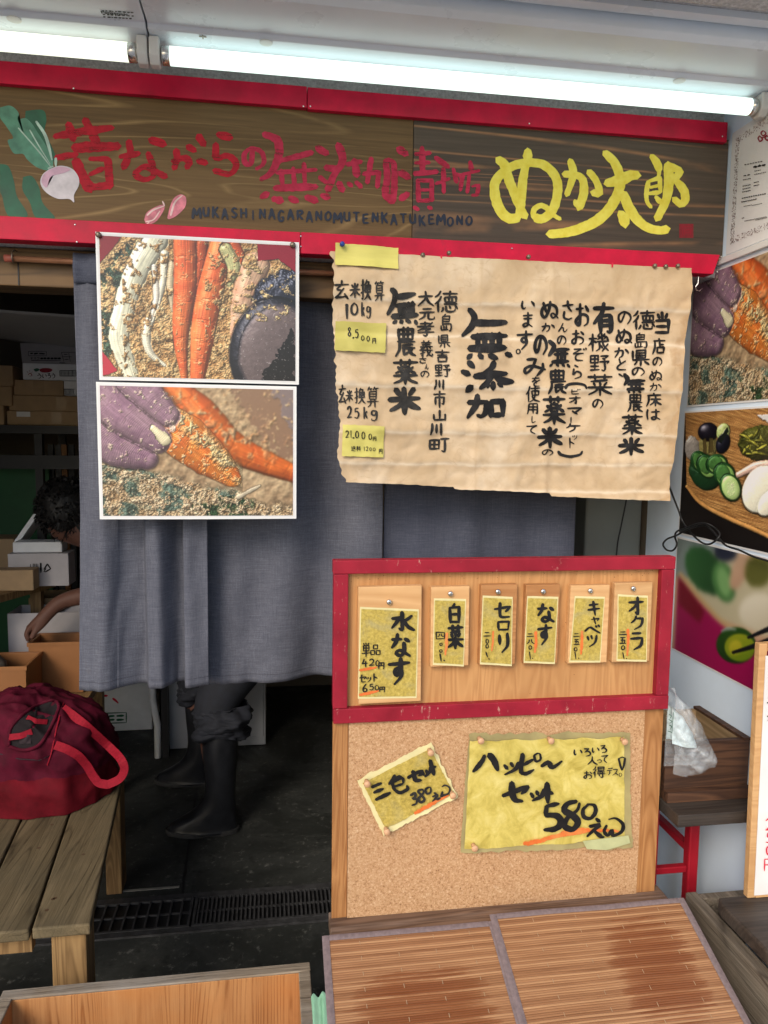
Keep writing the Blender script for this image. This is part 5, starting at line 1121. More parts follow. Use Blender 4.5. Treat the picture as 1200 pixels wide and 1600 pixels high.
def plaque(px0, pxt0, px1, py0, py1, wd, label, gold, chars, reds, rows2, screw, seed, extra=None, blank=False):
    """px.. = face corners in the photo at the plaque's own front plane"""
    Yf = BY-.011
    a, b = P(px0, py0, Y=Yf), P(px1, py1, Y=Yf); x0, x1, z1, z0 = a[0], b[0], a[2], b[2]
    t = thing('price_plaque', ((x0+x1)/2, BY, z0), label, 'price plaque', 'wooden price plaques screwed on the board')
    rs = random.Random(seed); tl = rs.uniform(-.6, .6); m = rotm(((x0+x1)/2, BY, z1-.01), 'Y', tl)
    MB().box(x0, x1, Yf, BY+.0035, z0, z1, m).build('wooden_backing', wd, t, bevel=.0012)
    g = [P(*q, Y=Yf-.0003) for q in gold]
    def quad(i, e):
        c = sum(g)/4; d = g[i]-c; return c+d*(1-e/np.linalg.norm(d))
    def sheet(e, y, ns):
        k = [quad(i, e) for i in range(4)]
        return MB().grid(lambda u, v: ((k[0]*(1-u)+k[1]*u)*(1-v)+(k[3]*(1-u)+k[2]*u)*v)*np.array([1, 0, 1])+np.array([.0005*mnoise.noise(Vector((u*6, v*6, seed+ns))), y-.0003*math.sin(u*7+seed), .0005*mnoise.noise(Vector((u*6, v*6, 9+seed+ns)))]), 10, 14)
    sheet(0, Yf-.0006, 0).build('label_paper', M['slipedge'], t); sheet(.0042, Yf-.0012, 3).build('gold_label', M['gold'], t)
    sf = planeY(Yf-.0022)
    if reds:
        for rd in reds.split(';'):
            L = Lettering(screw[3], sf, seed, .0002); L.lines(rd, rag=.25); L.build(M['orange'], t, 'orange_mark')
    L = Lettering(screw[3], sf, seed, .0009, 1.22); L.rows(chars, .15); L.rows(rows2, .15)
    if extra: L.lines(extra)
    L.build(M['ink'], t)
    c = P(screw[0], screw[1], Y=Yf); r = .0047
    sm = MB().lathe([(r*.55, Yf+.001), (r*.55, Yf-.003), (r, Yf-.003), (r*.96, Yf-.0055), (r*.55, Yf-.0066)], (c[0], 0, c[2]), 'y', 16).build('screw', M['chrome'], t, smooth=True)
    MB().box(c[0]-.0022, c[0]+.0022, Yf-.0072, Yf-.0064, c[2]-.0005, c[2]+.0005, rotm((c[0], Yf, c[2]), 'Y', 20)).box(c[0]-.0005, c[0]+.0005, Yf-.0071, Yf-.0064, c[2]-.0022, c[2]+.0022, rotm((c[0], Yf, c[2]), 'Y', 20)).build('screw_slot', M['pinmetal'], sm)
    return t
C6 = (540, 900, 4.615); C7 = (800, 890, 5)
def q6(*a): return [(540+x/4.615, 900+y/4.615) for x, y in a]
def q7(*a): return [(800+x/5, 890+y/5) for x, y in a]
plaque(560, 0, 656, 917, 1096, M['tagwood'], 'largest price plaque at the left end, water eggplant at 420 and 650 yen', q6((104, 222), (528, 240), (512, 880), (88, 885)),
  "水 320 258 498 402;な 322 410 474 584;す 304 590 462 786", "22: 100 680 150 672 224 658; 24: 100 858 160 846 238 828",
  "単 114 482 180 582 .09;品 178 494 250 572 .09;4 112 596 160 656;2 164 596 212 648;0 212 604 246 650;円 232 620 282 670;セ 96 708 150 768 .13;ッ 146 722 184 766;ト 190 700 236 760;6 114 776 164 836;5 166 776 206 822;0 206 784 242 822;円 240 796 286 836", (607.5, 940, 0, C6), 31)
plaque(674, 0, 731, 917, 1040, M['tagwood'], 'price plaque reading Chinese cabbage with a small boxed number, second from the left', q6((636, 160), (868, 165), (852, 652), (628, 640)),
  "白 730 200 838 342;菜 732 350 850 522", "20: 730 412 728 490 718 570", "八 660 412 706 440 .16;0 674 480 700 502 .24;0 672 528 700 550 .24", (703, 927, 0, C6), 32,
  extra="7: 652 404 712 406; 7: 652 404 652 452; 7: 652 452 712 450; 7: 712 406 712 450; 9: 680 560 688 612; 8: 706 604 714 612")
plaque(752, 0, 805, 914, 1038, M['tagwood2'], 'price plaque reading celery in dark strokes, third from the left on reddish wood', q6((988, 140), (1204, 150), (1198, 650), (968, 636)),
  "セ 1066 188 1196 308;ロ 1082 318 1192 398;リ 1086 408 1190 552", "14: 1064 398 1062 480 1054 540", "二 992 396 1046 440;0 1006 452 1034 486 .2;0 1006 488 1032 520 .2", (777, 924, 0, C6), 33, extra="7: 1010 546 1022 584; 7: 1030 594 1036 600")
plaque(822, 0, 871, 914, 1036, M['tagwood2'], 'price plaque reading eggplant in rounded strokes, fourth from the left with a torn corner', q7((118, 206), (362, 212), (334, 738), (90, 728)),
  "な 190 262 340 416;す 196 424 312 588", "22: 186 486 188 570 178 646", "二 112 492 172 528;八 112 540 174 582;0 124 590 158 622 .2", (847.5, 923.5, 0, C7), 34, extra="7: 134 640 142 700; 7: 156 690 162 694")
plaque(892, 0, 948, 915, 1035, M['tagwood'], 'price plaque reading cabbage in small katakana, second from the right', q7((490, 206), (726, 212), (690, 726), (446, 724)),
  "キ 586 244 690 358;ャ 612 366 690 428;ベ 566 430 690 506;ツ 576 502 670 606", "20: 548 480 546 570 538 660", "二 476 490 528 528;五 480 540 526 588;0 480 604 512 636 .2", (921, 922.5, 0, C7), 35, extra="7: 490 642 498 696; 7: 516 688 522 694")
plaque(961, 0, 1014, 911, 1033, M['tagwood'], 'price plaque reading okra, rightmost of the six on the board', q7((826, 192), (1062, 204), (1052, 720), (816, 714)),
  "オ 904 210 1030 356;ク 924 360 1034 470;ラ 914 482 1030 626", "20: 906 466 908 560 900 670", "二 832 476 898 514;五 838 524 890 580;0 848 590 884 626 .2", (988, 919, 0, C7), 36, extra="7: 864 646 874 696; 7: 890 692 896 696")

# paper notes pinned on the cork
def rag_sheet(quad_px, Y0, name, m, parent, seed, amp=.0035, curl=.006, nu=60, nv=40, crop=None):
    k = [P(crop[0]+x/crop[2], crop[1]+y/crop[2], Y=Y0) for x, y in quad_px]
    def pt(u, v):
        p = (k[0]*(1-u)+k[1]*u)*(1-v)+(k[3]*(1-u)+k[2]*u)*v
        e = amp*mnoise.noise(Vector((u*9, v*9, seed)))+amp*.5*mnoise.noise(Vector((u*26, v*26, seed+3))); ed = max(0, 1-min(u, 1-u, v, 1-v)*10)
        c = min(u, 1-u)*2; d = curl*(max(0, v-.75)/.25)**2*(.4+.6*math.sin(u*9+seed)**2)+.0012*mnoise.noise(Vector((u*5, v*5, seed)))
        return (p[0]+e*ed*(.4), Y0-.0008-abs(d)*.8-.0008*math.sin(u*11+seed), p[2]+e*ed)
    MB().grid(pt, nu, nv).build(name, m, parent, smooth=True)
    return pt, k
C8 = (540, 1130, 2.5532)
NY = BY-.003
t = thing('paper_price_note', (P(853, 1237, Y=NY)[0], NY, P(853, 1237, Y=NY)[2]), 'large bright gold paper note pinned on the cork, happy set at 580 yen', 'price note', 'paper price notes on the cork panel')
rag_sheet([(492, 42), (1132, 36), (1140, 488), (456, 510)], NY, 'backing_paper', M['goldold'], t, 3, .007, .010, crop=C8)
rag_sheet([(496, 70), (1112, 56), (1112, 462), (474, 500)], NY-.003, 'gold_paper', M['goldbright'], t, 6, .003, .004, crop=C8)
# folded flap at the lower right
mf = MB().add([(lambda p: (p[0], p[1], p[2]))(P(540+x/2.5532, 1130+y/2.5532, Y=NY-.0105)) for x, y in ((946, 470), (1128, 448), (1136, 478), (1040, 506), (962, 502))], [(0, 1, 2, 3, 4)]); mf.build('folded_corner', plain('pale_green_gold', (.50, .52, .27), .5), t, solid=.0006)
sf = planeY(NY-.0085)
L = Lettering(C8, sf, 41, .0002); L.lines("20: ~712 482 800 462 900 430 970 424; 12: ~860 444 960 430 1060 428 1104 436; 8: ~770 474 850 452 960 436", rag=.4); L.build(M['orange'], t, 'orange_mark')
L = Lettering(C8, sf, 42, .0012, .98)
L.lines("""22: ~554 128 540 156 508 192; 26: ~572 124 592 150 606 186; 16: 632 166 646 182; 16: 658 158 668 172; 18: ~690 156 676 182 634 204; 20: ~706 122 700 160 700 196 718 200; 18: ~700 196 720 200 750 184; 18: 746 144 704 168; 10: ~766 118 752 128 758 150 776 144 774 122 762 118; 20: ~780 170 806 156 826 174 862 150;
26: ~626 288 690 264 726 250; 22: ~726 250 714 268 700 280; 26: ~662 236 664 280 676 304 704 310; 16: 738 278 748 296; 16: 760 270 768 286; 20: ~792 262 780 290 744 308; 24: 802 238 806 316; 18: 806 272 826 280;
22: ~800 330 836 322 850 320; 22: ~802 330 796 366; 28: ~796 366 842 368 858 396 836 420 792 424; 24: ~920 310 884 320 872 346 906 368 926 394 904 422 872 408 886 374 922 346 932 318; 16: ~968 322 946 344 950 372 976 378 996 352 990 326 962 322;
16: 998 380 1014 392; 18: ~972 410 1014 404 990 424 962 450; 16: ~990 428 1004 440 1020 452 1030 452; 14: ~1040 406 1030 430 1046 446 1060 424 1066 446 1100 430 1104 400 1076 378 1048 382""", taper=.5, rag=.08)
L.rows("い 906 100 944 130 .2;ろ 944 98 980 132 .18;い 980 92 1012 120 .2;ろ 1010 86 1044 118 .18;入 964 130 1004 166 .17;っ 1000 140 1022 158 .2;て 1018 124 1046 158 .18;お 946 188 984 222 .15;得 984 172 1034 216 .12;デ 1040 176 1064 206 .16;ス 1062 180 1088 208 .17;。 1088 196 1102 212 .2")
L.lines("9: ~1088 140 1095 168 1101 186; 9: ~1114 138 1109 164 1104 184; 6: 1088 140 1102 134 1114 138")
L.build(M['ink'], t)
for x, y in ((534, 62), (812, 62), (1104, 66), (510, 488)):
    p = P(540+x/2.5532, 1130+y/2.5532, Y=NY-.010); MB().lathe([(.0042, NY-.008), (.0030, NY-.012), (.0030, NY-.016), (.0058, NY-.018), (.0062, NY-.021), (.0046, NY-.0235)], (p[0], 0, p[2]), 'y', 16).build('push_pin', M['pinwood'], t, smooth=True)
t = thing('paper_price_note', (P(637, 1232, Y=NY)[0], NY, P(637, 1232, Y=NY)[2]), 'small tilted gold note with cream edge, three colour set at 380 yen', 'price note', 'paper price notes on the cork panel')
rag_sheet([(44, 226), (340, 74), (446, 290), (150, 446)], NY, 'cream_paper', M['slipedge'], t, 9, .004, .005, crop=C8)
rag_sheet([(68, 238), (338, 100), (430, 278), (158, 420)], NY-.002, 'gold_paper', M['gold'], t, 12, .002, .002, crop=C8)
sf = planeY(NY-.0058)
L = Lettering(C8, sf, 43, .0003); L.lines("16: ~276 360 330 330 372 306 410 288", rag=.3); L.build(M['orange'], t, 'orange_mark')
L = Lettering(C8, sf, 44, .0012, 1.15)
L.lines("""16: 104 254 142 238; 16: 112 276 150 260; 18: 120 304 178 276; 14: ~196 206 186 226 172 242; 13: ~192 220 218 210 210 224; 13: 184 236 196 268; 13: ~184 236 224 218 230 236; 12: 194 252 228 240; 14: ~198 266 216 276 246 262 244 248;
17: ~248 216 284 196 306 188; 14: ~306 188 300 202 290 208; 17: ~268 190 278 224 300 226; 12: 304 194 312 206; 12: 320 186 326 198; 13: ~338 174 334 194 316 212; 16: 336 148 352 204; 13: 346 176 360 172""", rag=.08); L.build(M['ink'], t)
L = Lettering(C8, sf, 45, .0013)
L.lines("""11: ~258 286 276 278 276 294 266 300 284 302 280 320 264 326; 11: ~306 262 288 270 304 288 314 304 300 314 290 300 310 276 306 262; 9: ~330 254 318 264 324 280 338 274 338 256 328 254; 10: 352 276 362 282; 9: ~346 292 366 284 356 300 346 310; 9: ~358 300 366 302 378 296; 9: ~386 272 380 290 390 286 398 284 412 276 414 256 396 246 384 252""", nib=False); L.build(M['inkgrey'], t)
for x, y in ((84, 234), (336, 110), (424, 280), (162, 424)):
    p = P(540+x/2.5532, 1130+y/2.5532, Y=NY-.008); MB().lathe([(.0042, NY-.005), (.0030, NY-.009), (.0030, NY-.013), (.0058, NY-.015), (.0062, NY-.018), (.0046, NY-.0205)], (p[0], 0, p[2]), 'y', 16).build('push_pin', M['pinwood'], t, smooth=True)

# ------------------------------------------------------------------ sloping display table with bamboo mats
TB = thing('display_table', (.42, -.3, 0), 'low wooden display table with a sloping top carrying the price board and mats', 'table')
box(.100, .745, -.262, -.178, .610, .638).build('ledge', M['ledge'], TB, bevel=.002)
SL = math.atan2(.085, .215)     # slope of the top towards the customer
yb, zb = -.252, .6405; Ls = .52
def slope(x, s, h): return (x, yb-s*math.cos(SL)-h*math.sin(SL)*-1*0-h*math.sin(SL), zb-s*math.sin(SL)+h*math.cos(SL))
def slab(x0, x1, s0, s1, h0, h1):
    return MB().hexa([slope(x0, s1, h0), slope(x1, s1, h0), slope(x1, s0, h0), slope(x0, s0, h0), slope(x0, s1, h1), slope(x1, s1, h1), slope(x1, s0, h1), slope(x0, s0, h1)])
slab(.098, .750, .012, Ls, -.026, -.006).build('sloping_top', M['ledge'], TB, bevel=.002)
for x in (.115, .70):
    for y, zt in ((-.25, .608), (-.66, .43)): box(x, x+.035, y, y+.035, 0, zt).build('leg', M['stile'], TB, bevel=.002)
for x in (.125, .71): box(x, x+.018, -.62, -.25, .36, .40).build('side_rail', M['stile'], TB)
def mesh_mat(x0, x1, s0, s1, label, h, stain, seed):
    root = thing('bamboo_mat', slope((x0+x1)/2, (s0+s1)/2, h), label, 'mat', 'bamboo mats on the sloping display table')
    nu, nv = 40, 40; xc, scn = (x0+x1)/2, (s0+s1)/2
    def hh(x, s): return h+.0015*mnoise.noise(Vector((x*9, s*9, seed)))+0
    MB().grid(lambda u, v: slope(x0+(x1-x0)*u, s0+(s1-s0)*v, hh(x0+(x1-x0)*u, s0+(s1-s0)*v)), 60, 200).build('slats', _mat('bamboo_slats', *stain), root, smooth=True, fixn=True)
    bw = .0115; b = MB()
    for (a, c, d, e) in ((x0-.001, x0+bw, s0, s1), (x1-bw, x1+.001, s0, s1), (x0+bw, x1-bw, s0-.001, s0+bw*.8), (x0+bw, x1-bw, s1-bw, s1+.001)):
        b.grid(lambda u, v: slope(a+(c-a)*u, d+(e-d)*v, hh(a+(c-a)*u, d+(e-d)*v)+.0013+.0010*math.sin((u if c-a < .03 else v)*math.pi)), 8 if c-a < .03 else 50, 8 if e-d < .03 else 60)
    b.build('fabric_binding', M['borderfab'], root, smooth=True)
    k = 4; thm = plain('pale_mat_thread', (.40, .26, .15), .8)
    for i in range(k):
        x = x0+bw+(x1-x0-2*bw)*(i+.8)/(k+.4); th = MB()
        for q in range(36):
            s = s0+.014+(s1-s0-.03)*q/36; 
            if q % 2 == 0: th.add([slope(x-.0006, s, hh(x, s)+.0012), slope(x+.0006, s, hh(x, s)+.0012), slope(x+.0008, s+.007, hh(x, s+.007)+.0012), slope(x-.0004, s+.007, hh(x, s+.007)+.0012)], [(0, 1, 2, 3)])
        th.build('binding_thread', thm, root)
    return root
mesh_mat(.084, .392, -.002, .50, 'left bamboo mat with a wide wet brown stain on the sloping table', .0012, (.0, .085, .115, .085), 1)
mesh_mat(.386, .762, -.012, .50, 'right bamboo mat with a brown wet patch near its right side', .0052, (.075, .125, .075, .085), 5)

# green cloth corner hanging between crate and table
t = thing('green_cloth', (.087, -.17, .30), 'pale green cloth hanging down between the open crate and the mats', 'cloth')
ga, gb = P(486, 1558, Y=-.20), P(520, 1550, Y=-.262)
MB().grid(lambda u, v: (ga[0]+(gb[0]-ga[0])*u+.004*math.sin(v*5), ga[1]+(gb[1]-ga[1])*u+.007*math.sin(u*14+v*2)-.02*v, ga[2]+(gb[2]-ga[2])*u-.25*v+.0015*math.sin(u*5)), 16, 24).build('cloth', M['clothgreen'], t, smooth=True, solid=.001)

# ------------------------------------------------------------------ open crate, lower left
CR = thing('wooden_crate', (-.23, -.1, 0), 'open orange wooden crate with grey weathered rim on the ground in front', 'crate')
cx0, cx1, cy0, cy1, ch_ = -.552, .078, -.40, .068, .352; tk = .024
def plank(x0, x1, y0, y1, m, name='plank'): return box(x0, x1, y0, y1, .004, ch_).build(name, m, CR, bevel=.0015)
def rim(x0, x1, y0, y1, e=.0): return box(x0, x1, y0, y1, ch_+.0005, ch_+.006+e).build('rim', M['craterim'], CR, bevel=.0022)
plank(cx0, cx1, cy1-tk, cy1, M['crate']); plank(cx0, cx0+tk, cy0+tk+.001, cy1-tk-.001, M['crate']); plank(cx1-tk, cx1, cy0+tk+.001, cy1-tk-.001, M['crate']); plank(cx0, cx1, cy0, cy0+tk, M['crate'])
rim(cx0-.001, cx1+.001, cy1-tk-.001, cy1+.001); rim(cx0-.0005, cx0+tk+.0005, cy0+tk+.002, cy1-tk-.002); rim(cx1-tk-.0005, cx1+.0005, cy0+tk+.002, cy1-tk-.002); rim(cx0-.001, cx1+.001, cy0-.001, cy0+tk+.001)
box(cx0+tk+.001, cx1-tk-.001, cy0+tk+.001, cy1-tk-.001, .012, .024).build('base', M['crate'], CR)

# ------------------------------------------------------------------ bench with bag
BN = thing('wooden_bench', (-.6, .6, 0), 'weathered plank bench on square legs standing inside the stall at left', 'bench')
bz = .42; bq = [P(142, 1440, Z=bz), P(196, 1192, Z=bz)]
bx1f, bx1b = bq[0][0], bq[1][0]; by0, by1 = .170, 1.06
def bxat(y, x): return x+(bx1b-bx1f)*(y-by0)/(bq[1][1]-bq[0][1])
for i in range(4):
    xr = bx1f-i*.127; xl = xr-.122
    mb = MB().hexa([(bxat(by0, xl), by0-i*.004, bz-.026), (bxat(by0, xr), by0-i*.004, bz-.026), (bxat(by1, xr), by1, bz-.026), (bxat(by1, xl), by1, bz-.026), (bxat(by0, xl), by0-i*.004, bz), (bxat(by0, xr), by0-i*.004, bz), (bxat(by1, xr), by1, bz), (bxat(by1, xl), by1, bz)])
    mb.build('seat_plank', M['bench'], BN, bevel=.004)
for (xo, y) in ((0.0, by0+.02), (0.0, by1-.12), (-.42, by0+.02), (-.42, by1-.12)):
    xr = bxat(y, bx1f)-.012+xo; box(xr-.075 if y < .3 else xr-.05, xr, y, y+.075, .002, bz-.027).build('leg', M['benchleg'], BN, bevel=.003)
xr = bxat(.5, bx1f); box(xr-.42, xr-.10, by0+.03, by0+.055, bz-.075, bz-.0275).build('apron', M['benchleg'], BN); 
kn = MB(); rr = random.Random(8)
for i in range(12):
    y = rr.uniform(.22, .85); x = bxat(y, bx1f-rr.uniform(.02, .33)); kn.lathe([(.0045, bz+.0006), (.003, bz+.0002)], (x, y, 0), 'z', 10)
kn.build('knots', plain('dark_knot', (.09, .05, .025), .7), BN)

BG = thing('holdall_bag', (-.66, .80, bz), 'slumped maroon holdall bag with red straps lying on the bench', 'bag')
from mathutils.bvhtree import BVHTree
bc = Vector((-.690, .845, bz)); AX, AY, AZ = .218, .190, .305
def bagpt(th, ph):
    """soft slumped dome: th around, ph 0 base .. 1 crown"""
    r = max(0., math.cos(ph*math.pi/2))**.55*(1+.10*math.sin(ph*math.pi)); z = AZ*math.sin(ph*math.pi/2)**.85
    ct, st = math.cos(th), math.sin(th)
    w_ = 1+.10*mnoise.noise(Vector((ct*1.3, st*1.3, ph*2.2)))+.045*mnoise.noise(Vector((ct*3.5, st*3.5, ph*4)))-.15*abs(mnoise.noise(Vector((ct*2.4+ph*2.5, st*2.4, ph*3.6+2))))-.07*abs(mnoise.noise(Vector((ct*5+ph*4, st*5, ph*6+4))))+.03
    w_ *= 1+.05*math.sin(ph*math.pi)*math.cos(th+.6)
    z *= 1+.10*mnoise.noise(Vector((ct*r*1.5, st*r*1.5, 8)))-.12*abs(mnoise.noise(Vector((ct*r*3.5, st*r*3.5, 3))))-.16*max(0, ct)*r*.8+.04
    return (bc.x+AX*r*w_*ct-.02*ph, bc.y+AY*r*w_*st-.01*ph, bz+.003+z)
body = MB().grid(lambda u, v: bagpt(u*2*math.pi, .20+v*.80), 120, 64)
BVH = BVHTree.FromPolygons([Vector(v) for v in body.v], body.f)
body.build('body', M['bagred'], BG, smooth=True)
mb = MB().grid(lambda u, v: bagpt(u*2*math.pi, v*.202), 96, 14); mb.add([bagpt(i/32*2*math.pi, 0) for i in range(32)], [tuple(range(32))]); mb.build('base', M['bagred2'], BG, smooth=True)
def onbag(px, py, off, fallback=.75):
    d = Vector(P(px, py, Y=0))-Vector(CAM); d.normalize(); h = BVH.ray_cast(Vector(CAM), d)
    return tuple(h[0]-d*off) if h[0] is not None else tuple(P(px, py, Y=fallback))
seam = [(104, 1082), (99, 1100), (93, 1120), (88, 1140), (84, 1160), (80, 1178), (74, 1196)]
MB().tube([onbag(x, y, .002) for x, y in seam], .0022, 6).build('piping', M['strap'], BG, smooth=True)
MB().tube([onbag(x, y, .001) for x, y in ((0, 1178), (30, 1186), (62, 1188), (80, 1180))], .0018, 6).build('seam', M['bagin'], BG, smooth=True)
op = smooth_line(np.array([(14, 1166), (16, 1140), (34, 1118), (62, 1100), (84, 1094), (92, 1104), (84, 1126), (72, 1150), (58, 1166), (36, 1172), (14, 1166)], float), True, 4)
mouth = [onbag(x, y, .0045) for x, y in op]; cc = op.mean(0); rings = [[onbag(cc[0]+(x-cc[0])*k, cc[1]+(y-cc[1])*k, .004-.012*(1-k)*0+.001*(1-k)) for x, y in op] for k in (1, .7, .4, .1)]
mm_ = MB(); nn_ = len(op); vs = [v for r_ in rings for v in r_]; mm_.add(vs, [(i*nn_+k, i*nn_+k+1, (i+1)*nn_+k+1, (i+1)*nn_+k) for i in range(3) for k in range(nn_-1)]).build('mouth_shade', plain('black_mouth_shade', (.010, .006, .008), .9, .3, 30), BG, smooth=True)  # dark patch on the closed dome, painted as the shade inside a mouth
MB().tube(mouth, .0050, 8).build('mouth_rim', M['bagred'], BG, smooth=True)
def strap(pts, wd, nrm=(0, -1, .4), name='strap'):
    p = [Vector(q) for q in pts]; a = np.array(p); s = smooth_line(a[:, :2], True, .008); 
    n = 40; t_ = np.linspace(0, 1, len(p)); tt = np.linspace(0, 1, n)
    def cr(k): 
        from_ = np.interp(tt, t_, a[:, k]); 
        for _ in range(4): from_[1:-1] = (from_[:-2]+2*from_[1:-1]+from_[2:])/4
        return from_
    q = np.stack([cr(0), cr(1), cr(2)], 1); mb = MB(); vs = []
    for i in range(n):
        d = Vector(q[min(i+1, n-1)]-q[max(i-1, 0)]).normalized(); sd = d.cross(Vector(nrm)).normalized()*wd*.5; c = Vector(q[i]); vs += [c+sd, c-sd]
    mb.add(vs, [(2*i, 2*i+1, 2*i+3, 2*i+2) for i in range(n-1)]); return mb.build(name, M['strap'], BG, solid=.0022, bevel=.0006)
def Q(px, py, y): return tuple(P(px, py, Y=y))
def W(px, py, off=.006, fb=.70): return onbag(px, py, off, fb)
strap([W(98, 1106), W(112, 1116, .012), W(130, 1130, .02), W(150, 1148, .022), W(172, 1168, .02, .69), Q(190, 1186, .70), Q(196, 1202, .70), Q(188, 1218, .70), Q(168, 1226, .70)], .024)
strap([W(86, 1164), W(104, 1170, .012), W(122, 1180, .018), W(136, 1196, .018), W(145, 1212, .016), W(154, 1224, .012), Q(170, 1226, .70)], .024)
strap([W(42, 1121, .008), W(56, 1127, .012), W(74, 1128, .008)], .014); strap([W(14, 1152, .008), W(32, 1150, .012), W(50, 1143, .008)], .017)
MB().grid(lambda u, v: W(30+18*u, 1148+14*v, .007+.002*math.sin(u*9+v*5)), 10, 10).build('bag_contents', M['bagin'], BG, smooth=True)
# ------------------------------------------------------------------ drain in the floor
def fpt(px, py, z=0): p = P(px, py, Z=0); return Vector((p[0], p[1], z))
DY0, DY1 = .735, .885
t = thing('drain_channel', (-.2, .81, 0), 'dark iron frame of the floor drain running across the stall', 'drain')
box(-1.2, .75, DY0-.022, DY0, .001, .008).box(-1.2, .75, DY1, DY1+.022, .001, .008).build('frame', M['iron'], t)
o = box(-1.2, .75, DY0+.0005, DY1-.0005, .0006, .0012).build('drain_bed', M['black']); tag(o, 'black bed of the drain seen between the grate bars', 'drain bed')
def grate(x0, x1, step, wd, label):
    t = thing('drain_grate', ((x0+x1)/2, .81, 0), label, 'drain grate', 'grates over the floor drain')
    f = MB().box(x0, x1, DY0+.001, DY0+.009, .002, .010).box(x0, x1, DY1-.009, DY1-.001, .002, .010).box(x0, x0+.008, DY0+.0095, DY1-.0095, .002, .010).box(x1-.008, x1, DY0+.0095, DY1-.0095, .002, .010); f.build('frame', M['iron'], t)
    b = MB(); x = x0+.012
    while x < x1-.012: b.box(x, x+wd, DY0+.0095, DY1-.0095, .003, .0095); x += step
    b.box(x0+.0085, x1-.0085, .807, .813, .0022, .0075); b.build('bars', M['iron'], t)
grate(-.78, -.256, .034, .006, 'coarse iron drain grate partly under the bench legs'); grate(-.250, .20, .0135, .0055, 'fine slotted iron drain grate left of the price board'); grate(.205, .70, .0135, .0055, 'fine slotted iron drain grate hidden behind the display table')
o = box(-.51, -.312, .952, .962, .0008, .003).build('drain_edge_strip', plain('pale_edge_strip', (.25, .24, .21), .6)); tag(o, 'thin pale strip along a floor slab behind the coarse grate', 'edge strip')

# ------------------------------------------------------------------ person bending over behind the curtain
M['solerub'] = plain('grey_boot_sole', (.030, .030, .030), .7, .3, 60, .2)
PR = thing('person', (-.27, 1.4, 0), 'person bending forward behind the curtain in dark trousers and black rubber boots', 'person')
def skin_obj(name, m, joints, edges, parent, sub=2, root=0):
    me = bpy.data.meshes.new(name); off = parent.location if not parent.parent else parent.location+parent.parent.location
    me.from_pydata([Vector(j[0])-off for j in joints], edges, []); o = bpy.data.objects.new(name, me); COL.objects.link(o); o.parent = parent
    me.materials.append(m); sk = o.modifiers.new('Skin', 'SKIN'); sk.use_smooth_shade = True
    for i, j in enumerate(joints):
        r = j[1]; r = r if isinstance(r, tuple) else (r, r); me.skin_vertices[0].data[i].radius = r; me.skin_vertices[0].data[i].use_root = (i == root)
    sb = o.modifiers.new('Subdivision', 'SUBSURF'); sb.levels = sub; sb.render_levels = sub
    return o
def Vp(px, py, y): return tuple(P(px, py, Y=y))
hip = (-.02, 1.50, .84); chest = (-.40, 1.44, 1.02); neck = (-.62, 1.42, 1.11)
handR = Vp(58, 975, 1.30); elbR = (-.58, 1.30, .95); wristR = Vp(92, 940, 1.30)
J = [(hip, .13), ((-.22, 1.47, .94), .125), (chest, .13), (neck, .055), ((-.70, 1.42, 1.14), .06), ((-.78, 1.42, 1.20), (.085, .095)), ((-.83, 1.42, 1.17), .06),
     ((-.43, 1.29, 1.04), .06), (elbR, .042), (wristR, .028), (handR, (.036, .022)),
     ((-.44, 1.60, 1.02), .06), ((-.60, 1.64, .92), .042), ((-.80, 1.60, .85), .028), ((-.88, 1.58, .82), .034),
     ((-.06, 1.36, .80), .095), ((-.235, 1.32, .47), .062), ((-.195, 1.31, .12), .045),
     ((-.06, 1.66, .80), .095), ((-.33, 1.70, .47), .062), ((-.30, 1.73, .12), .045)]
E = [(0, 1), (1, 2), (2, 3), (3, 4), (4, 5), (5, 6), (2, 7), (7, 8), (8, 9), (9, 10), (2, 11), (11, 12), (12, 13), (13, 14), (0, 15), (15, 16), (16, 17), (0, 18), (18, 19), (19, 20)]
hx, hy, hz = handR
for k, (dx, dy, dz, ln) in enumerate(((-.030, -.024, -.030, .9), (-.036, -.008, -.036, 1.0), (-.034, .008, -.036, .95), (-.026, .022, -.030, .8))):
    b = len(J); J += [((hx-.022, hy+dy*.8, hz-.012), .0115), ((hx+dx, hy+dy, hz+dz*ln), .0095), ((hx+dx*.75, hy+dy, hz+dz*ln-.026), .0080)]; E += [(10, b), (b, b+1), (b+1, b+2)]
b = len(J); J += [((hx+.002, hy-.030, hz-.020), .011), ((hx-.012, hy-.036, hz-.046), .009)]; E += [(10, b), (b, b+1)]
skin_obj('body', M['skin'], J, E, PR)
skin_obj('shirt', M['shirt'], [((-.03, 1.50, .86), .15), ((-.22, 1.47, .955), .15), (chest, .155), ((-.54, 1.43, 1.09), .085), ((-.43, 1.28, 1.04), .08), ((-.53, 1.295, .985), .066), ((-.44, 1.61, 1.02), .08), ((-.56, 1.64, .95), .066)], [(0, 1), (1, 2), (2, 3), (2, 4), (4, 5), (2, 6), (6, 7)], PR)
skin_obj('trousers', M['trouser'], [((-.01, 1.50, .85), .155), ((-.05, 1.37, .74), .115), ((-.225, 1.315, .50), .092), ((-.205, 1.305, .425), .084), ((-.200, 1.30, .375), .078), ((-.05, 1.65, .74), .115), ((-.33, 1.70, .50), .092), ((-.32, 1.72, .42), .084), ((-.31, 1.72, .375), .078)], [(0, 1), (1, 2), (2, 3), (3, 4), (0, 5), (5, 6), (6, 7), (7, 8)], PR)
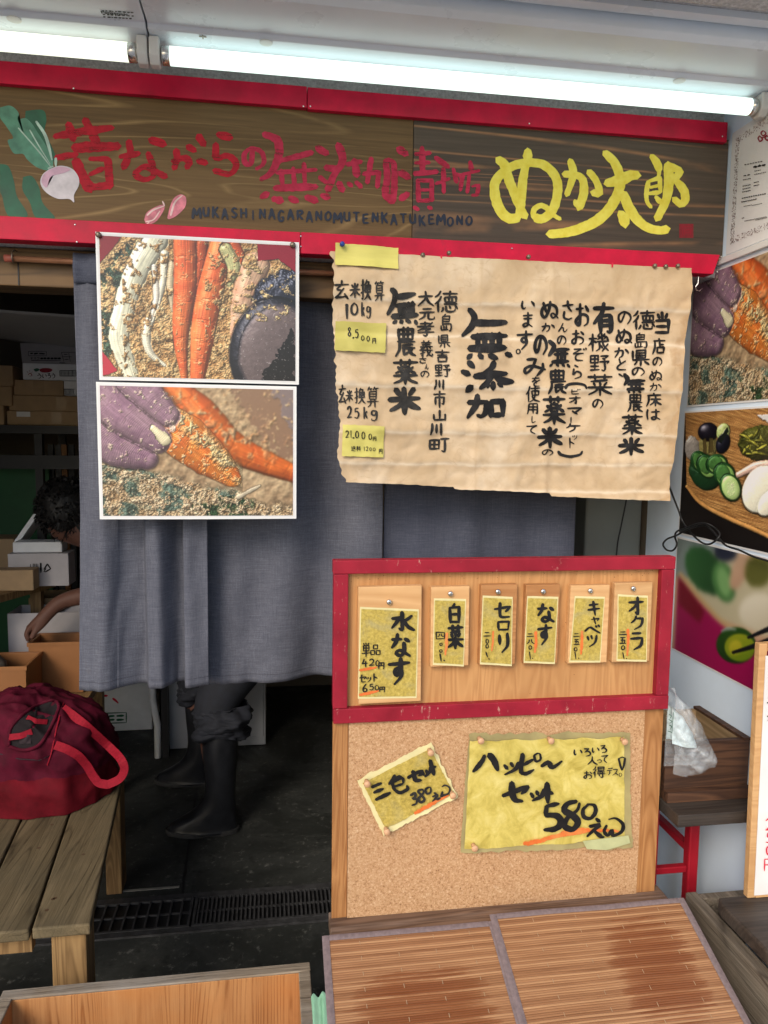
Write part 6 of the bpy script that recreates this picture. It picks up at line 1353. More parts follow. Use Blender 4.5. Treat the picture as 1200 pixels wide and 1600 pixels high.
for (ax, ay, ang) in ((-.195, 1.30, 4), (-.305, 1.715, 10)):   # rolled cuff folds and boots
    def cuff(u, v):
        q = u*2*math.pi; z = .50-.125*v; f = mnoise.noise(Vector((math.cos(q)*2.2, math.sin(q)*2.2, v*5+ax*9))); f2 = mnoise.noise(Vector((math.cos(q)*4, math.sin(q)*4, v*13+ax*5)))
        r = .078+.020*math.sin(v*math.pi)+.018*f+.010*f2+.008*math.sin(v*9+q*2)
        if v > .97: r -= .014
        return (ax-.004+.016*(1-v)+r*1.05*math.cos(q), ay+r*.95*math.sin(q), z+.016*math.sin(q*2+ax*9)*v)
    MB().grid(cuff, 60, 36).build('trouser_cuff', M['trouser'], PR, smooth=True, solid=.004)
    m4 = Matrix.Translation((ax, ay, 0)) @ Matrix.Rotation(math.radians(-ang), 4, 'Z')
    def ring(cx, cz, rx, ry, tilt=0, n=28): return [m4 @ Vector((cx+rx*math.cos(q), ry*math.sin(q), cz+tilt*math.cos(q))) for q in np.linspace(0, 2*math.pi, n, endpoint=False)]
    rings = [ring(0, .40, .066, .062), ring(-.002, .38, .069, .064), ring(-.004, .30, .066, .061), ring(-.002, .22, .057, .054), ring(-.004, .15, .056, .050, .0), ring(-.020, .105, .074, .050, .012), ring(-.052, .072, .108, .050, .016), ring(-.070, .045, .128, .051, .006), ring(-.072, .020, .131, .052), ring(-.072, .018, .136, .056), ring(-.072, .002, .136, .056)]
    mb = MB(); n = 28; vs = [v for r in rings for v in r]; mb.add(vs, [(i*n+k, i*n+(k+1) % n, (i+1)*n+(k+1) % n, (i+1)*n+k) for i in range(len(rings)-1) for k in range(n)]+[tuple((len(rings)-1)*n+k for k in range(n))])
    so = MB(); ol = [(-.072+.139*math.cos(q)*(1 if math.cos(q) < 0 else 1.0), (.058-.012*math.exp(-((math.cos(q)-.25)/.3)**2))*math.sin(q)) for q in np.linspace(0, 2*math.pi, 40, endpoint=False)]
    so.prism(ol, 'z', .0015, .020); so.v = [tuple(m4 @ Vector(v)) for v in so.v]
    hl = MB(); bo = mb.build('boot', M['boot'], PR, smooth=True); so.build('sole', M['solerub'], bo, bevel=.003); bo.modifiers.new('Sub', 'SUBSURF').render_levels = 1
# hair: a shaggy mop of short tufts round the back of the bent head
hc = Vector(P(104, 792, Y=1.42)); hb = MB(); rr = random.Random(4)
hb.grid(lambda u, v: tuple(hc+Vector((math.sin(v*math.pi)*math.cos(u*2*math.pi)*(.098+.02*mnoise.noise(Vector((u*9, v*9, 1)))), math.sin(v*math.pi)*math.sin(u*2*math.pi)*.098, math.cos(v*math.pi)*(.108+.02*mnoise.noise(Vector((u*9, v*9, 5))))))), 40, 26)
for i in range(900):
    d = Vector((rr.gauss(0, 1), rr.gauss(0, 1), rr.gauss(0, 1))).normalized(); c = hc+Vector((d.x*.096, d.y*.096, d.z*.106)); sd = d.cross(Vector((rr.uniform(-1, 1), rr.uniform(-1, 1), rr.uniform(-1, 1)))).normalized()
    l = rr.uniform(.012, .030); e = c+d*l*.8+sd*l*.9+Vector((0, 0, -l*.4)); k = c+d*l*.6+sd*l*.2; wv = d.cross(sd)*.005; hb.add([c+wv, c-wv, k-wv*.7, k+wv*.7, e], [(0, 1, 2, 3), (3, 2, 4)])
hb.build('hair', M['hair'], PR, smooth=False)

# ------------------------------------------------------------------ things in the back, left
def cbox(label, x0, x1, y0, y1, z0, z1, m, name='cardboard_box', flap=False, tape=True, group=None, cat='box', rot=0, open_=False):
    t = thing(name, ((x0+x1)/2, (y0+y1)/2, z0), label, cat, group); mm = rotm(((x0+x1)/2, (y0+y1)/2, z0), 'Z', rot) if rot else None
    if open_:
        k = .004; b = MB().box(x0, x1, y0, y0+k, z0, z1, mm).box(x0, x1, y1-k, y1, z0, z1, mm).box(x0, x0+k, y0+k+.0005, y1-k-.0005, z0, z1, mm).box(x1-k, x1, y0+k+.0005, y1-k-.0005, z0, z1, mm).box(x0+k+.0005, x1-k-.0005, y0+k+.0005, y1-k-.0005, z0+.001, z0+.005, mm)
        b.build('carton', m, t)
    else: MB().box(x0, x1, y0, y1, z0, z1, mm).build('carton', m, t, bevel=.003)
    if tape and not open_:
        MB().box((x0+x1)/2-.022, (x0+x1)/2+.022, y0-.0008, y0-.0003, z1-.06 if z1-z0 > .1 else z0+.01, z1-.004, mm).box((x0+x1)/2-.022, (x0+x1)/2+.022, y0+.003, y1-.003, z1+.0003, z1+.0008, mm).build('tape', plain('brown_parcel_tape', (.34, .22, .11), .35), t)
    return t
SZ = 1.545
t = thing('box_shelf', (-1.2, 2.1, SZ), 'black shelf at the back left carrying stacked cardboard boxes', 'shelf')
box(-1.69, -.45, 1.97, 2.42, SZ-.035, SZ).build('shelf_board', M['shelfdark'], t); box(-1.69, -.45, 1.98, 2.0, SZ-.19, SZ-.13).build('rail', M['shelfdark'], t)
for x in (-1.6, -1.02, -.50):
    for y in (2.01, 2.38): box(x-.016, x+.016, y-.016, y+.016, .002, SZ-.036).build('leg', M['shelfdark'], t)
box(-1.69, -.45, 2.33, 2.36, .4, .44).build('rail', M['shelfdark'], t)
g = 'cardboard boxes stacked on the back shelf'
def zat(py, y): return P(60, py, Y=y)[2]
def xat(px, y): return P(px, 600, Y=y)[0]
z1, z2, z3 = SZ+.001, SZ+.064, SZ+.132
cbox('flat brown box at the bottom of the stack, with a small printed label', xat(9, 2), xat(118, 2)+.12, 2.0, 2.3, z1, z2-.001, M['cardboard'], group=g)
lp = MB(); a = P(26, 651, Y=1.9985); b = P(47, 644, Y=1.9985); lp.box(a[0], b[0], 1.9985, 1.9995, a[2], a[2]+.022); lp.build('printed_label', M['cardpaper'], bpy.data.objects['cardboard_box'])
cbox('flat brown box second from the bottom of the stack on the back shelf', xat(12, 2), xat(120, 2)+.15, 2.005, 2.3, z2, z3-.001, M['cardboard'], group=g)
cbox('brown box directly under the white printed carton', xat(20, 2), xat(98, 2), 2.01, 2.3, z3, z3+.066, M['cardboard'], group=g)
cbox('brown box at far left edge, lowest of the left pile', xat(-40, 2), xat(9, 2)-.006, 1.98, 2.25, z1, z1+.082, M['cardboard'], group=g)
cbox('brown box at far left edge, middle of the left pile', xat(-42, 2), xat(19, 2), 1.99, 2.25, z1+.083, z1+.166, M['cardboard'], group=g)
cbox('brown box at far left edge, topmost of the left pile', xat(-38, 2), xat(22, 2), 1.985, 2.25, z1+.167, z1+.255, M['cardboard'], group=g)
cbox('white carton with a dark blue band beside the brown box on the shelf', xat(98, 2)+.004, xat(150, 2), 2.0, 2.3, z3+.002, z3+.066, M['cardwhite'], group=g, tape=False)
# white printed carton with an open flap
wz = z3+.067; wx0, wx1 = xat(36, 2), xat(135, 2)+.05
t = cbox('white printed carton with its lid flap raised, on top of the brown boxes', wx0, wx1, 2.0, 2.28, wz, wz+.072, M['cardwhite'], name='printed_carton', cat='carton', tape=False)
MB().hexa([(wx0, 1.999, wz+.073), (wx1, 1.999, wz+.073), (wx1, 2.003, wz+.073), (wx0, 2.003, wz+.073), (wx0-.03, 2.075, wz+.165), (wx1, 2.075, wz+.165), (wx1, 2.079, wz+.165), (wx0-.03, 2.079, wz+.165)]).build('flap', M['cardgrey'], t)
CB = (0, 440, 4); sf = planeY(1.9985)
L = Lettering(CB, sf, 61, .0004); L.rows("う 230 572 262 608;い 264 574 292 606;ろ 292 572 320 606;う 320 570 348 606", .14)
L.lines("4: 374 556 486 556; 4: 374 590 486 590; 4: 374 556 374 590"+"".join(f"; {3 if i % 3 else 5}: {382+i*8} 558 {382+i*8} 588" for i in range(13)), nib=False); L.build(M['ink'], t)
L = Lettering(CB, sf, 62, .0004); L.poly([(246, 548), (270, 541), (310, 542), (328, 552), (310, 566), (270, 568), (250, 560)]); L.build(M['redold'], t, 'red_emblem'); L = Lettering(CB, sf, 62, .0004); L.lines("4: ~176 584 188 572 200 586 186 592; 2: 168 560 176 570; 2: 186 552 186 564; 2: 202 562 196 572"); L.build(M['redold'], t, 'sun_emblem')
L = Lettering(CB, sf, 63, .0006); L.poly([(210, 548), (232, 541), (248, 550), (236, 560), (220, 562)]); L.build(M['green'], t, 'green_leaf_print')
def flapsf(x, y, lift):
    for k in range(2):
        p = P(x, y, Y=2.03)
    tt = 0.0
    y0 = 2.0
    for k in range(8):
        p = P(x, y, Y=y0); tt = (p[2]-(wz+.073))/.092; y0 = 1.999+.076*tt
    return (p[0], y0-lift-.0006, p[2])
L = Lettering(CB, flapsf, 64, .0008)
L.lines("3: 178 436 290 436; 3: 178 464 290 464; 3: 178 436 178 464; 3: 290 436 290 464; 9: 190 450 206 448; 10: 214 452 238 448; 9: 246 450 280 452; 4: 196 492 380 492; 3: 384 442 480 442; 3: 384 442 400 500; 3: 430 446 440 500; 3: 390 470 450 470; 4: 400 455 424 455; 4: 404 486 430 486; 4: 372 508 410 508", nib=False)
L.rows("ヤ 190 472 208 488 .16;マ 210 472 228 488 .16;ク 230 472 248 488 .16".replace('ヤ', 'ャ'))
L.lines("12: 254 480 270 480; 12: 274 479 290 480; 12: 296 480 312 479; 12: 318 480 334 480; 12: 340 480 358 480; 12: 362 480 380 480", nib=False); L.build(M['ink'], t)
L = Lettering((0, 440, 4), planeY(1.9985), 66, .0004); L.lines("4: 398 672 470 672; 4: 398 704 470 704; "+"; ".join(f"4: {402+i*8} 674 {402+i*8} 702" for i in range(8)), nib=False); L.build(M['navyp'], t, 'blue_band_print')

t = thing('ceiling_sheet', (-1.0, 1.6, 2.1), 'sagging white sheet hung under the ceiling at upper left', 'sheet')
MB().grid(lambda u, v: (-1.65+1.5*u, 1.25+.9*v, P(60, 462+30*u, Y=1.25)[2]-.02*math.sin(u*3)-.16*v*0+.02*v-.09*u*v), 40, 14).build('sheet', M['sheet'], t, smooth=True, solid=.002)
t = thing('green_board', (-1.2, 2.2, .5), 'dark green painted board leaning under the shelf at left', 'board')
box(-1.66, xat(72, 2.2), 2.2, 2.22, .35, 1.36).build('panel', M['greenp'], t)
t = thing('folded_table', (-.95, 2.25, .5), 'row of dark upright posts and a brown panel beside the green board', 'folded table')
for i, (px, m) in enumerate(((76, 'shelfdark'), (88, 'iron'), (97, 'stile'), (108, 'shelfdark'))):
    x = xat(px, 2.24); box(x-.012, x+.012, 2.235+i*.002, 2.26, .01, 1.46).build('post', M[m], t)
# lower pile: white polystyrene lid, grey carton, shelf board, orange tubs
PZ = P(60, 915, Y=1.5)[2]
t = thing('work_table', (-1.15, 1.55, 0), 'rough wooden worktop at the left edge below the grey carton', 'table')
wt = [P(0, 930, Y=1.32), P(62, 905, Y=1.45)]
MB().hexa([(-1.55, 1.28, PZ-.03), (-1.00, 1.28, PZ-.03), (-.86, 1.62, PZ-.03), (-1.55, 1.62, PZ-.03), (-1.55, 1.28, PZ-.004), (-1.00, 1.28, PZ-.004), (-.86, 1.62, PZ-.004), (-1.55, 1.62, PZ-.004)]).build('top', M['benchleg'], t)
for x, y in ((-1.5, 1.32), (-1.05, 1.32), (-1.5, 1.58), (-.92, 1.58)): box(x-.02, x+.02, y-.02, y+.02, .002, PZ-.031).build('leg', M['benchleg'], t)
gx0, gx1 = P(12, 880, Y=1.5)[0], P(107, 880, Y=1.5)[0]; gz0, gz1 = PZ-.003, P(60, 865, Y=1.5)[2]
t = cbox('pale grey carton printed with a black triangle mark beside the bent head', gx0, gx1, 1.5, 1.60, gz0, gz1, M['cardgrey'], name='grey_carton', cat='carton', tape=False)
L = Lettering((0, 760, 3.81), planeY(1.4985), 65, .0005); L.lines("10: 262 494 282 462 302 490; 8: 302 490 268 510; 7: 262 508 274 488; 6: 240 455 240 515; 6: 246 456 246 512; 5: 198 460 198 520; 5: 208 460 208 520; 5: 218 460 218 520; 4: 182 462 182 518; 4: 226 462 226 516", nib=False); L.build(M['ink'], t)
t = thing('polystyrene_box', (-.9, 1.62, gz1), 'white polystyrene box with a tilted open lid on the grey carton', 'box')
a = P(24, 862, Y=1.55); b = P(100, 845, Y=1.55); MB().box(a[0], b[0], 1.52, 1.60, gz1+.001, b[2]).build('box_body', M['cardwhite'], t, bevel=.004)
p0, p1 = P(24, 845, Y=1.6), P(66, 786, Y=1.6); d = Vector(p1)-Vector(p0); nn = Vector((-d.z, 0, d.x)).normalized()*.018
MB().hexa([Vector(p0)+Vector((0, -.02, 0)), Vector(p0)+nn*-1+Vector((0, -.02, 0)), Vector(p0)-nn+Vector((0, .12, 0)), Vector(p0)+Vector((0, .12, 0)), Vector(p1)+Vector((0, -.02, 0)), Vector(p1)-nn+Vector((0, -.02, 0)), Vector(p1)-nn+Vector((0, .12, 0)), Vector(p1)+Vector((0, .12, 0))]).build('lid', M['cardwhite'], t, bevel=.003)
cbox('small brown carton flat on the worktop at the left edge', P(-20, 900, Y=1.42)[0], P(52, 905, Y=1.42)[0], 1.42, 1.49, PZ-.003, P(50, 905, Y=1.42)[2]+.035, M['cardboard'], name='cardboard_box', tape=False)
cbox('brown carton with raised flaps behind the polystyrene box', P(-30, 860, Y=1.75)[0], P(22, 860, Y=1.75)[0], 1.75, 1.9, PZ-.003, P(10, 842, Y=1.75)[2], M['cardboard'], name='cardboard_box', tape=False)
t = thing('packing_stand', (-.86, 1.3, 0), 'low wooden stand under the orange tubs at left', 'stand')
tz = P(60, 1092, Y=1.2)[2]-.012; 
box(-1.30, -.655, 1.10, 1.62, tz-.03, tz-.002).build('top', M['benchleg'], t)
for x, y in ((-1.26, 1.14), (-.70, 1.14), (-1.26, 1.58), (-.70, 1.58)): box(x-.02, x+.02, y-.02, y+.02, .002, tz-.031).build('leg', M['benchleg'], t)
def tub(label, x0, x1, y0, y1, z0, z1):
    t = thing('orange_tub', ((x0+x1)/2, (y0+y1)/2, z0), label, 'tub', 'orange tubs beside the bag'); k = .006
    MB().box(x0, x1, y0, y0+k, z0, z1).box(x0, x1, y1-k, y1, z0, z1).box(x0, x0+k, y0+k, y1-k, z0, z1).box(x1-k, x1, y0+k, y1-k, z0, z1).box(x0+k, x1-k, y0+k, y1-k, z0, z0+.006).build('wall', M['obox'], t, bevel=.001)
    MB().box(x0-.004, x1+.004, y0-.004, y0-.0005, z1-.012, z1+.002).box(x0-.004, x1+.004, y1+.0005, y1+.004, z1-.012, z1+.002).box(x0-.004, x0-.0005, y0, y1, z1-.012, z1+.002).box(x1+.0005, x1+.004, y0, y1, z1-.012, z1+.002).build('rim', M['obox'], t)
tub('nearer orange tub at the left edge holding a wrapped parcel', P(-60, 1040, Y=1.11)[0], P(40, 1040, Y=1.11)[0], 1.11, 1.28, tz, P(20, 1042, Y=1.11)[2])
tub('orange tub behind, under the reaching hand', P(44, 1005, Y=1.29)[0], P(128, 1000, Y=1.29)[0], 1.29, 1.42, tz, P(90, 1004, Y=1.29)[2])
t = thing('wrapped_parcel', (-1.0, 1.2, tz), 'crumpled dark parcel in the nearer orange tub', 'parcel')
MB().grid(lambda u, v: (-.985+.085*math.sin(v*math.pi)*math.cos(u*6.283)*(1+.2*mnoise.noise(Vector((u*8, v*8, 2)))), 1.195+.06*math.sin(v*math.pi)*math.sin(u*6.283), tz+.10+.095*math.cos(v*math.pi)*(1+.15*mnoise.noise(Vector((u*6, v*6, 7))))), 30, 18).build('wrapping', plain('dark_wrapping', (.09, .075, .06), .6, .4, 30, .4), t, smooth=True)
cbox('open white tray carton behind the orange tubs', P(12, 975, Y=1.45)[0], P(150, 970, Y=1.45)[0], 1.45, 1.60, tz, P(60, 958, Y=1.45)[2], M['cardgrey'], name='tray_carton', cat='carton', open_=True)
cbox('brown open carton behind the white tray carton', P(45, 950, Y=1.63)[0], P(150, 950, Y=1.63)[0], 1.63, 1.80, tz-.001, P(60, 935, Y=1.63)[2], M['cardboard'], name='cardboard_box', open_=True)
# white box with green print under the curtain, low cabinet behind the legs
fx0, fx1 = P(150, 1140, Y=2.35)[0], P(238, 1140, Y=2.35)[0]
t = cbox('white carton with green print on the floor under the left curtain', fx0, fx1, 2.35, 2.6, .002, .36, M['cardwhite'], name='printed_carton', cat='carton', tape=False)
L = Lettering((0, 760, 3.81), planeY(2.349), 67, .0005); L.lines("6: 632 1350 752 1346; 6: 632 1410 752 1406; 7: 752 1346 752 1406; 14: 650 1368 680 1366; 14: 650 1390 680 1388; 14: 696 1366 736 1364; 14: 696 1390 736 1388", nib=False); L.build(M['green'], t, 'green_print')
L = Lettering((0, 760, 3.81), planeY(2.349), 68, .0005); L.lines("14: 610 1246 640 1246; 12: ~672 1262 690 1276 704 1290"); L.build(M['redink'], t, 'red_print')
t = thing('low_cabinet', (-.28, 2.3, 0), 'white low cabinet standing behind the rubber boots', 'cabinet')
kx0, kx1 = -.522, -.036
box(kx0, kx1, 2.085, 2.5, .004, .95).build('body', M['steelwhite'], t, bevel=.004); box(kx0+.01, kx1-.01, 2.075, 2.0845, .05, .93).build('door', M['steelwhite'], t, bevel=.003); box(kx1-.06, kx1-.045, 2.06, 2.0745, .55, .75).build('handle', M['iron'], t)
t = thing('white_pipe', (-.54, 2.0, 0), 'short white pipe standing beside the low cabinet', 'pipe')
a = P(238, 1090, Y=2.0); b = P(246, 1132, Y=2.0); MB().tube([(a[0], 2.0, a[2]+.3), (a[0], 2.0, a[2]), (b[0], 2.0, b[2]), (b[0], 2.0, .003)], .016, 12).build('pipe', M['cardwhite'], t, smooth=True)

# ------------------------------------------------------------------ right wall: certificate and photos
def wall_sheet(name, label, y0, y1, z0, z1, img, m, cat, group=None, e=.004):
    t = thing(name, (XW, (y0+y1)/2, min(z0, z1)), label, cat, group)
    MB().box(XW-.0016, XW-.0002, y1, y0, z1, z0).build('white_border', M['cardpaper'], t)
    if img is not None:
        print_sheet('printed_picture', 0, 0, img, lambda u, v: (XW-.0022, y0-e+(y1-y0+2*e)*u, z0-e+(z1-z0+2*e)*v), t, m)
    return t
gph = 'food photographs on the right wall'
wall_sheet('wall_photo', 'wall photo of gloved hand and carrot, highest of the three on the right wall', .104, -.33, 1.866, 1.583, hand, M['photo_soft'], 'photo poster', gph)
wall_sheet('wall_photo', 'wall photo of sliced cucumber, eggplant and radish on a wooden plate', .112, -.33, 1.574, 1.294, paint_plate(.112, -.33, 1.574, 1.294), M['photo_soft'], 'photo poster', gph)
wall_sheet('wall_photo', 'wall photo of chopsticks holding a cucumber slice, lowest of the three', .116, -.33, 1.288, 1.022, paint_chopsticks(.116, -.33, 1.288, 1.022), M['photo_soft'], 'photo poster', gph)
CE = wall_sheet('certificate', 'white framed permit certificate with a brown ornamental border on the right wall', -.012, -.31, 2.128, 1.888, None, None, 'certificate')
def sfw(x, y, lift): p = P(x, y, X=XW-.0018); return (XW-.0018-lift, p[1], p[2])
CC = (1000, 180, 3.48)
om = MB(); rr = random.Random(12)
def dotw(y, z, r): om.add([(XW-.0022, y+r*math.cos(q), z+r*math.sin(q)) for q in np.linspace(0, 6.283, 7)[:-1]], [tuple(range(6))])
for i in range(1000):
    s = rr.random()
    if s < .36: y, z = -.026-rr.random()*.012, 2.112-rr.random()*.206
    elif s < .66: y, z = -.026-rr.random()*.27, 2.114-rr.random()*.012
    else: y, z = -.026-rr.random()*.27, 1.906+rr.random()*.012
    dotw(y, z, rr.uniform(.0005, .0012))
om.build('ornamental_border', M['ornament'], CE)
L = Lettering(CC, sfw, 71, .0008)
L.lines("7: ~672 84 660 96 672 112 686 98 672 84; 7: ~652 112 644 126 654 142 668 130 652 112; 7: ~690 108 682 124 694 136 706 124 690 108; 6: 660 124 700 112", nib=False); L.build(M['redold'], CE, 'crest')
L = Lettering(CC, sfw, 72, .0006)
for x0, y0, x1, k, h in ((570, 270, 672, 7, 5), (620, 282, 690, 3, 14), (566, 330, 606, 2, 6), (626, 304, 660, 4, 5), (562, 352, 606, 5, 5), (624, 322, 690, 7, 4), (560, 386, 606, 5, 5), (622, 366, 650, 4, 5), (560, 402, 606, 5, 5), (620, 384, 652, 4, 5), (558, 418, 606, 5, 5), (556, 452, 690, 11, 6), (554, 472, 640, 8, 6), (566, 496, 612, 6, 4), (612, 490, 668, 8, 4), (556, 560, 570, 2, 5), (570, 576, 692, 16, 4), (630, 570, 694, 9, 4), (660, 702, 696, 4, 5)):
    for i in range(k):
        xa_ = x0+(x1-x0)*i/k; wd = (x1-x0)/k*.68; sl = -.20*(xa_-x0); L.ribbon([(xa_, y0+sl), (xa_+wd, y0+sl-.2*wd)], h, nib=False, rag=.3)
L.build(M['inkgrey'], CE, 'fine_print')
t = thing('sleeve_rail', (XW, -.1, 1.876), 'pale plastic rail on the wall between the certificate and the top photo', 'rail')
box(XW-.008, XW-.0005, -.33, .104, 1.8715, 1.8845).build('rail', M['plastic'], t, bevel=.001)
t = thing('screw_hook', (.86, -.005, 1.83), 'small metal screw hook under the right end of the sign', 'hook')
hp = [P(1000+x/3.48, 180+y/3.48, Y=0.0) for x, y in ((318, 880), (316, 915), (302, 932), (304, 950), (322, 956), (338, 942))]
MB().tube([tuple(q) for q in [hp[0]+np.array([0, 0, .004])]+hp], .0012, 8).build('hook', M['chrome'], t, smooth=True)

# black cables
def cable(label, pts, r, cat='cable'):
    t = thing('black_cable', tuple(pts[0]), label, cat); a = np.array(pts); 
    q = [a[0]]
    ext = np.vstack([2*a[0]-a[1], a, 2*a[-1]-a[-2]])
    for i in range(len(a)-1):
        A, B, C_, D = ext[i:i+4]
        for u in np.linspace(0, 1, 9)[1:]: q.append(.5*((2*B)+(C_-A)*u+(2*A-5*B+4*C_-D)*u*u+(3*B-A-3*C_+D)*u**3))
    MB().tube([tuple(v) for v in q], r, 8).build('sheath', M['black'], t, smooth=True)
cw = [(140, 430), (165, 500), (200, 590), (222, 648), (262, 705), (315, 755), (360, 768), (402, 742), (415, 712), (385, 680), (345, 660), (300, 662), (235, 686), (192, 702), (182, 730), (192, 768), (172, 800), (140, 798), (120, 770), (140, 742), (190, 722), (250, 690), (330, 668), (370, 690), (410, 735), (450, 776), (520, 800), (590, 832), (667, 856), (760, 900)]
cable('knotted black cable looping in front of the wall photos', [P(1000+x/3.335, 620+y/3.335, X=XW-.022-.006*math.sin(i*1.3)) for i, (x, y) in enumerate(cw)], .0021)
cable('thin straight black cable hanging in front of the steel column', [P(x, y, Y=.26) for x, y in ((985, 700), (980, 770), (972, 815), (965, 850), (961, 900), (958, 1000))], .0018)

# ------------------------------------------------------------------ right: shelf, tray, plastic bag, red stand
SZR = .815
t = thing('plank_shelf', (.83, -.12, SZR), 'dark wet plank shelf against the right wall beside the price board', 'shelf')
box(.742, XW-.003, -.245, .06, SZR-.024, SZR).build('plank', M['darkwood'], t, bevel=.002)
ST = thing('red_steel_stand', (.84, -.1, 0), 'red painted steel stand under the dark plank shelf', 'stand')
a, b = P(1082, 1290, Y=-.12), P(1077, 1395, Y=-.12); x = a[0]
for xx, yy, w_ in ((x, -.12, .011), (x+.0, .045, .009), (x-.075, .045, .006), (x-.09, -.12, .011)): box(xx-w_, xx+w_, yy-w_, yy+w_, .002, SZR-.025).build('leg', M['redsteel'], ST, bevel=.003)
zc = P(1050, 1357, Y=-.12)[2]
box(x-.0785, x-.0115, -.127, -.113, zc-.007, zc+.007).build('cross_bar', M['redsteel'], ST, bevel=.002); box(x-.007, x+.007, -.1085, .0355, zc+.03, zc+.044).build('cross_bar', M['redsteel'], ST)
TR = thing('wooden_tray', (.83, -.09, SZR), 'dark brown wooden tray with pale inner boards on the plank shelf', 'tray')
tz1 = .928
box(.745, XW-.004, -.186, -.172, SZR+.001, tz1).build('front_board', M['tray'], TR, bevel=.001); box(XW-.017, XW-.004, -.1715, -.012, SZR+.001, tz1-.002).build('end_board', M['trayin'], TR); box(.745, XW-.018, -.024, -.012, SZR+.001, tz1-.002).build('back_board', M['trayin'], TR)
box(.745, .757, -.1715, -.0245, SZR+.001, tz1-.002).build('end_board', M['trayin'], TR); box(.7575, XW-.0175, -.1715, -.0245, SZR+.002, SZR+.010).build('base', M['trayin'], TR); box(XW-.018, XW-.0035, -.187, -.012, tz1-.0015, tz1+.004).build('rim', M['tray'], TR)
box(.745, XW-.0045, -.2005, -.1865, SZR+.001, SZR+.022).build('front_strip', M['tray'], TR)
PL = thing('plastic_bag', (.79, -.2, .83), 'crumpled clear plastic bag slumped over the tray behind the price board', 'plastic bag')
def outx(t_):     # right outline of the slumped bag, top to bottom
    return np.interp(t_, [0, .08, .2, .42, .55, .7, .84, .93, 1], [1050, 1058, 1076, 1092, 1098, 1110, 1118, 1116, 1092])
def bagp(u, v):
    t_ = 1-v; y = 1076+t_*132; yr = y+ (10*t_ if True else 0); xr = P(float(outx(t_)), y, Y=-.232)[0]; z = P(1060, y, Y=-.232)[2]; x0 = .7336
    a = (u*2) if u < .5 else (2-u*2); x = x0+(xr-x0)*a
    cr_ = abs(mnoise.noise(Vector((x*20+z*14, z*17, 3))))*1.2+.45*abs(mnoise.noise(Vector((x*42-z*30, z*38, 8))))
    bul = (.010+.030*math.sin(min(1, t_*1.1)*math.pi*.72))*math.sin(math.pi*(a*.90+.05))**.5; bul *= (.65+.75*cr_)
    return (x, -.222-bul if u < .5 else -.2015+.0*bul, z+.004*mnoise.noise(Vector((x*40, t_*5, 1))))
MB().grid(bagp, 120, 90).build('film', M['film'], PL, smooth=True)
MB().grid(lambda u, v: (lambda p: (.7345+(p[0]-.7345)*.80, -.208+(p[1]+.208)*.6, .845+(p[2]-.845)*.86))(bagp(u, .42+v*.50)), 60, 40).build('contents', plain('pale_bag_contents', (.50, .60, .62), .5, .35, 60, .5), PL, smooth=True)
L = Lettering((1000, 1000, 3.555), lambda x, y, l: (P(x, y, Y=-.268)[0], -.268-l, P(x, y, Y=-.268)[2]), 81, .001); L.lines("4: ~160 412 172 420 164 436; 4: ~158 440 176 452 160 462; 4: ~160 470 174 480 166 496; 4: 152 504 176 512; 3: 184 400 176 520"); L.build(M['green'], PL, 'printed_writing')

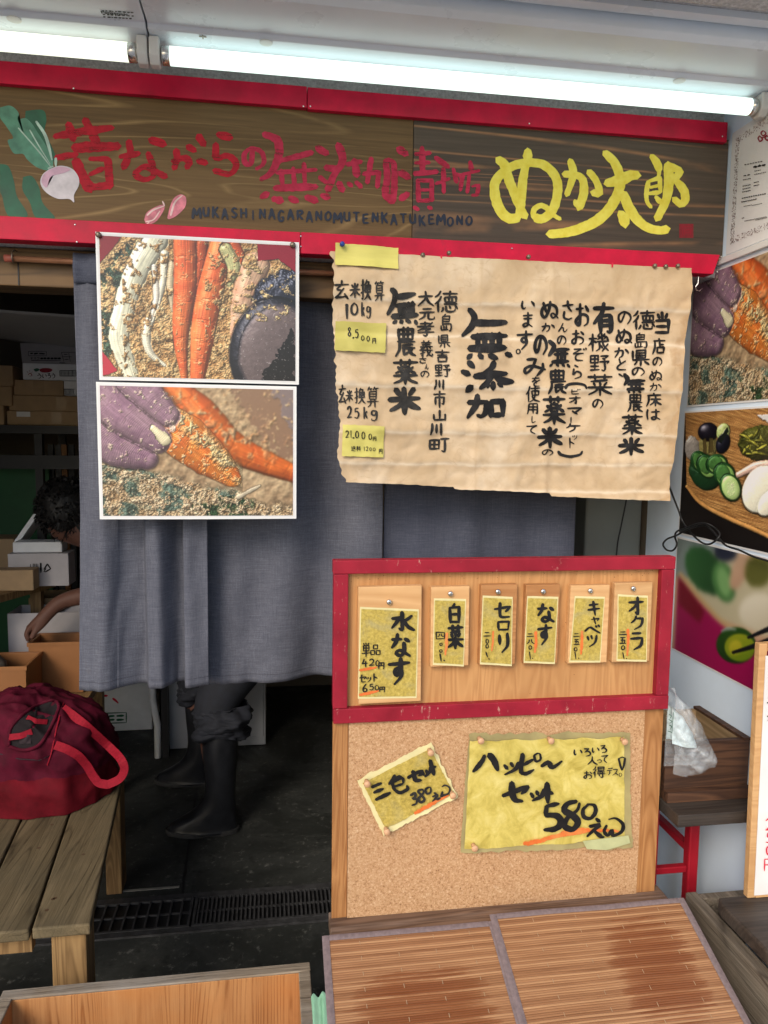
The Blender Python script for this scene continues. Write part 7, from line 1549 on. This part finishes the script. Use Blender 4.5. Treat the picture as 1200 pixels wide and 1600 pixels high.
# weathered bin with a dark board and a standing price card
wx = .806
BI = thing('weathered_bin', (.95, -.4, 0), 'deep grey weathered plank bin at the lower right beside the mats', 'bin')
def bplank(x0, x1, y0, y1, z0, z1): return box(x0, x1, y0, y1, z0, z1).build('plank', M['grey'], BI, bevel=.003)
bplank(wx-.004, wx+.020, -.80, -.185, .46, .622); bplank(wx-.002, wx+.018, -.80, -.187, .23, .457); bplank(wx-.003, wx+.019, -.80, -.186, .004, .227)
bplank(wx+.0205, 1.22, -.205, -.186, .42, .618); bplank(wx+.0205, 1.22, -.206, -.187, .004, .417); bplank(1.20, 1.22, -.80, -.206, .004, .62); bplank(wx+.0205, 1.1995, -.80, -.78, .004, .62); box(wx+.021, 1.199, -.779, -.207, .30, .315).build('base', M['grey'], BI)
DB = thing('dark_board', (1.0, -.36, .628), 'thick dark wooden board laid across the grey bin', 'board')
a = P(1122, 1402, Z=.66); b = P(1140, 1440, Z=.66)
MB().prism([(a[0], a[1]+.0), (a[0]+.36, a[1]+.0), (a[0]+.36, -.62), (a[0]-.004, -.62), (a[0]-.006, a[1]-.02)], 'z', .6335, .660).build('board', M['darkwood'], DB, bevel=.004)
SC = thing('standing_price_card', (.86, -.3, .66), 'wood framed white price card with red digits standing at the right edge', 'price card')
YC = -.275; a = P(1169, 1388, Y=YC); b = P(1187, 1006, Y=YC); zb0 = .661; lean = (b[0]-a[0])/(b[2]-a[2])
def cardx(z, o): return a[0]+lean*(z-a[2])+o
zt = b[2]
def cpr(o0, o1, z0, z1, y0, y1): return MB().hexa([(cardx(z0, o0), y0, z0), (cardx(z0, o1), y0, z0), (cardx(z0, o1), y1, z0), (cardx(z0, o0), y1, z0), (cardx(z1, o0), y0, z1), (cardx(z1, o1), y0, z1), (cardx(z1, o1), y1, z1), (cardx(z1, o0), y1, z1)])
cpr(0, .016, zb0, zt, YC, YC+.014).build('frame_stile', M['tagwood'], SC, bevel=.0015); cpr(.134, .15, zb0, zt, YC, YC+.014).build('frame_stile', M['tagwood'], SC, bevel=.0015)
cpr(.0165, .1335, zb0, zb0+.014, YC, YC+.014).build('frame_rail', M['tagwood'], SC); cpr(.0165, .1335, zt-.014, zt, YC, YC+.014).build('frame_rail', M['tagwood'], SC)
cpr(.012, .138, zb0+.006, zt-.022, YC-.002, YC-.0006).build('paper', M['cardpaper'], SC)
L = Lettering((1000, 1000, 3.555), planeY(YC-.0026), 82, .0006)
L.rows("2 690 985 760 1060 .13;5 690 1066 760 1130 .13;0 690 1136 760 1200 .13;円 680 1208 765 1286 .08", .13); L.build(M['redink'], SC, 'red_digits')
L = Lettering((1000, 1000, 3.555), planeY(YC-.0026), 83, .0006); L.rows("き 700 300 790 380 .12;な 702 400 790 480 .12".replace('き', 'キ')); L.build(M['ink'], SC)
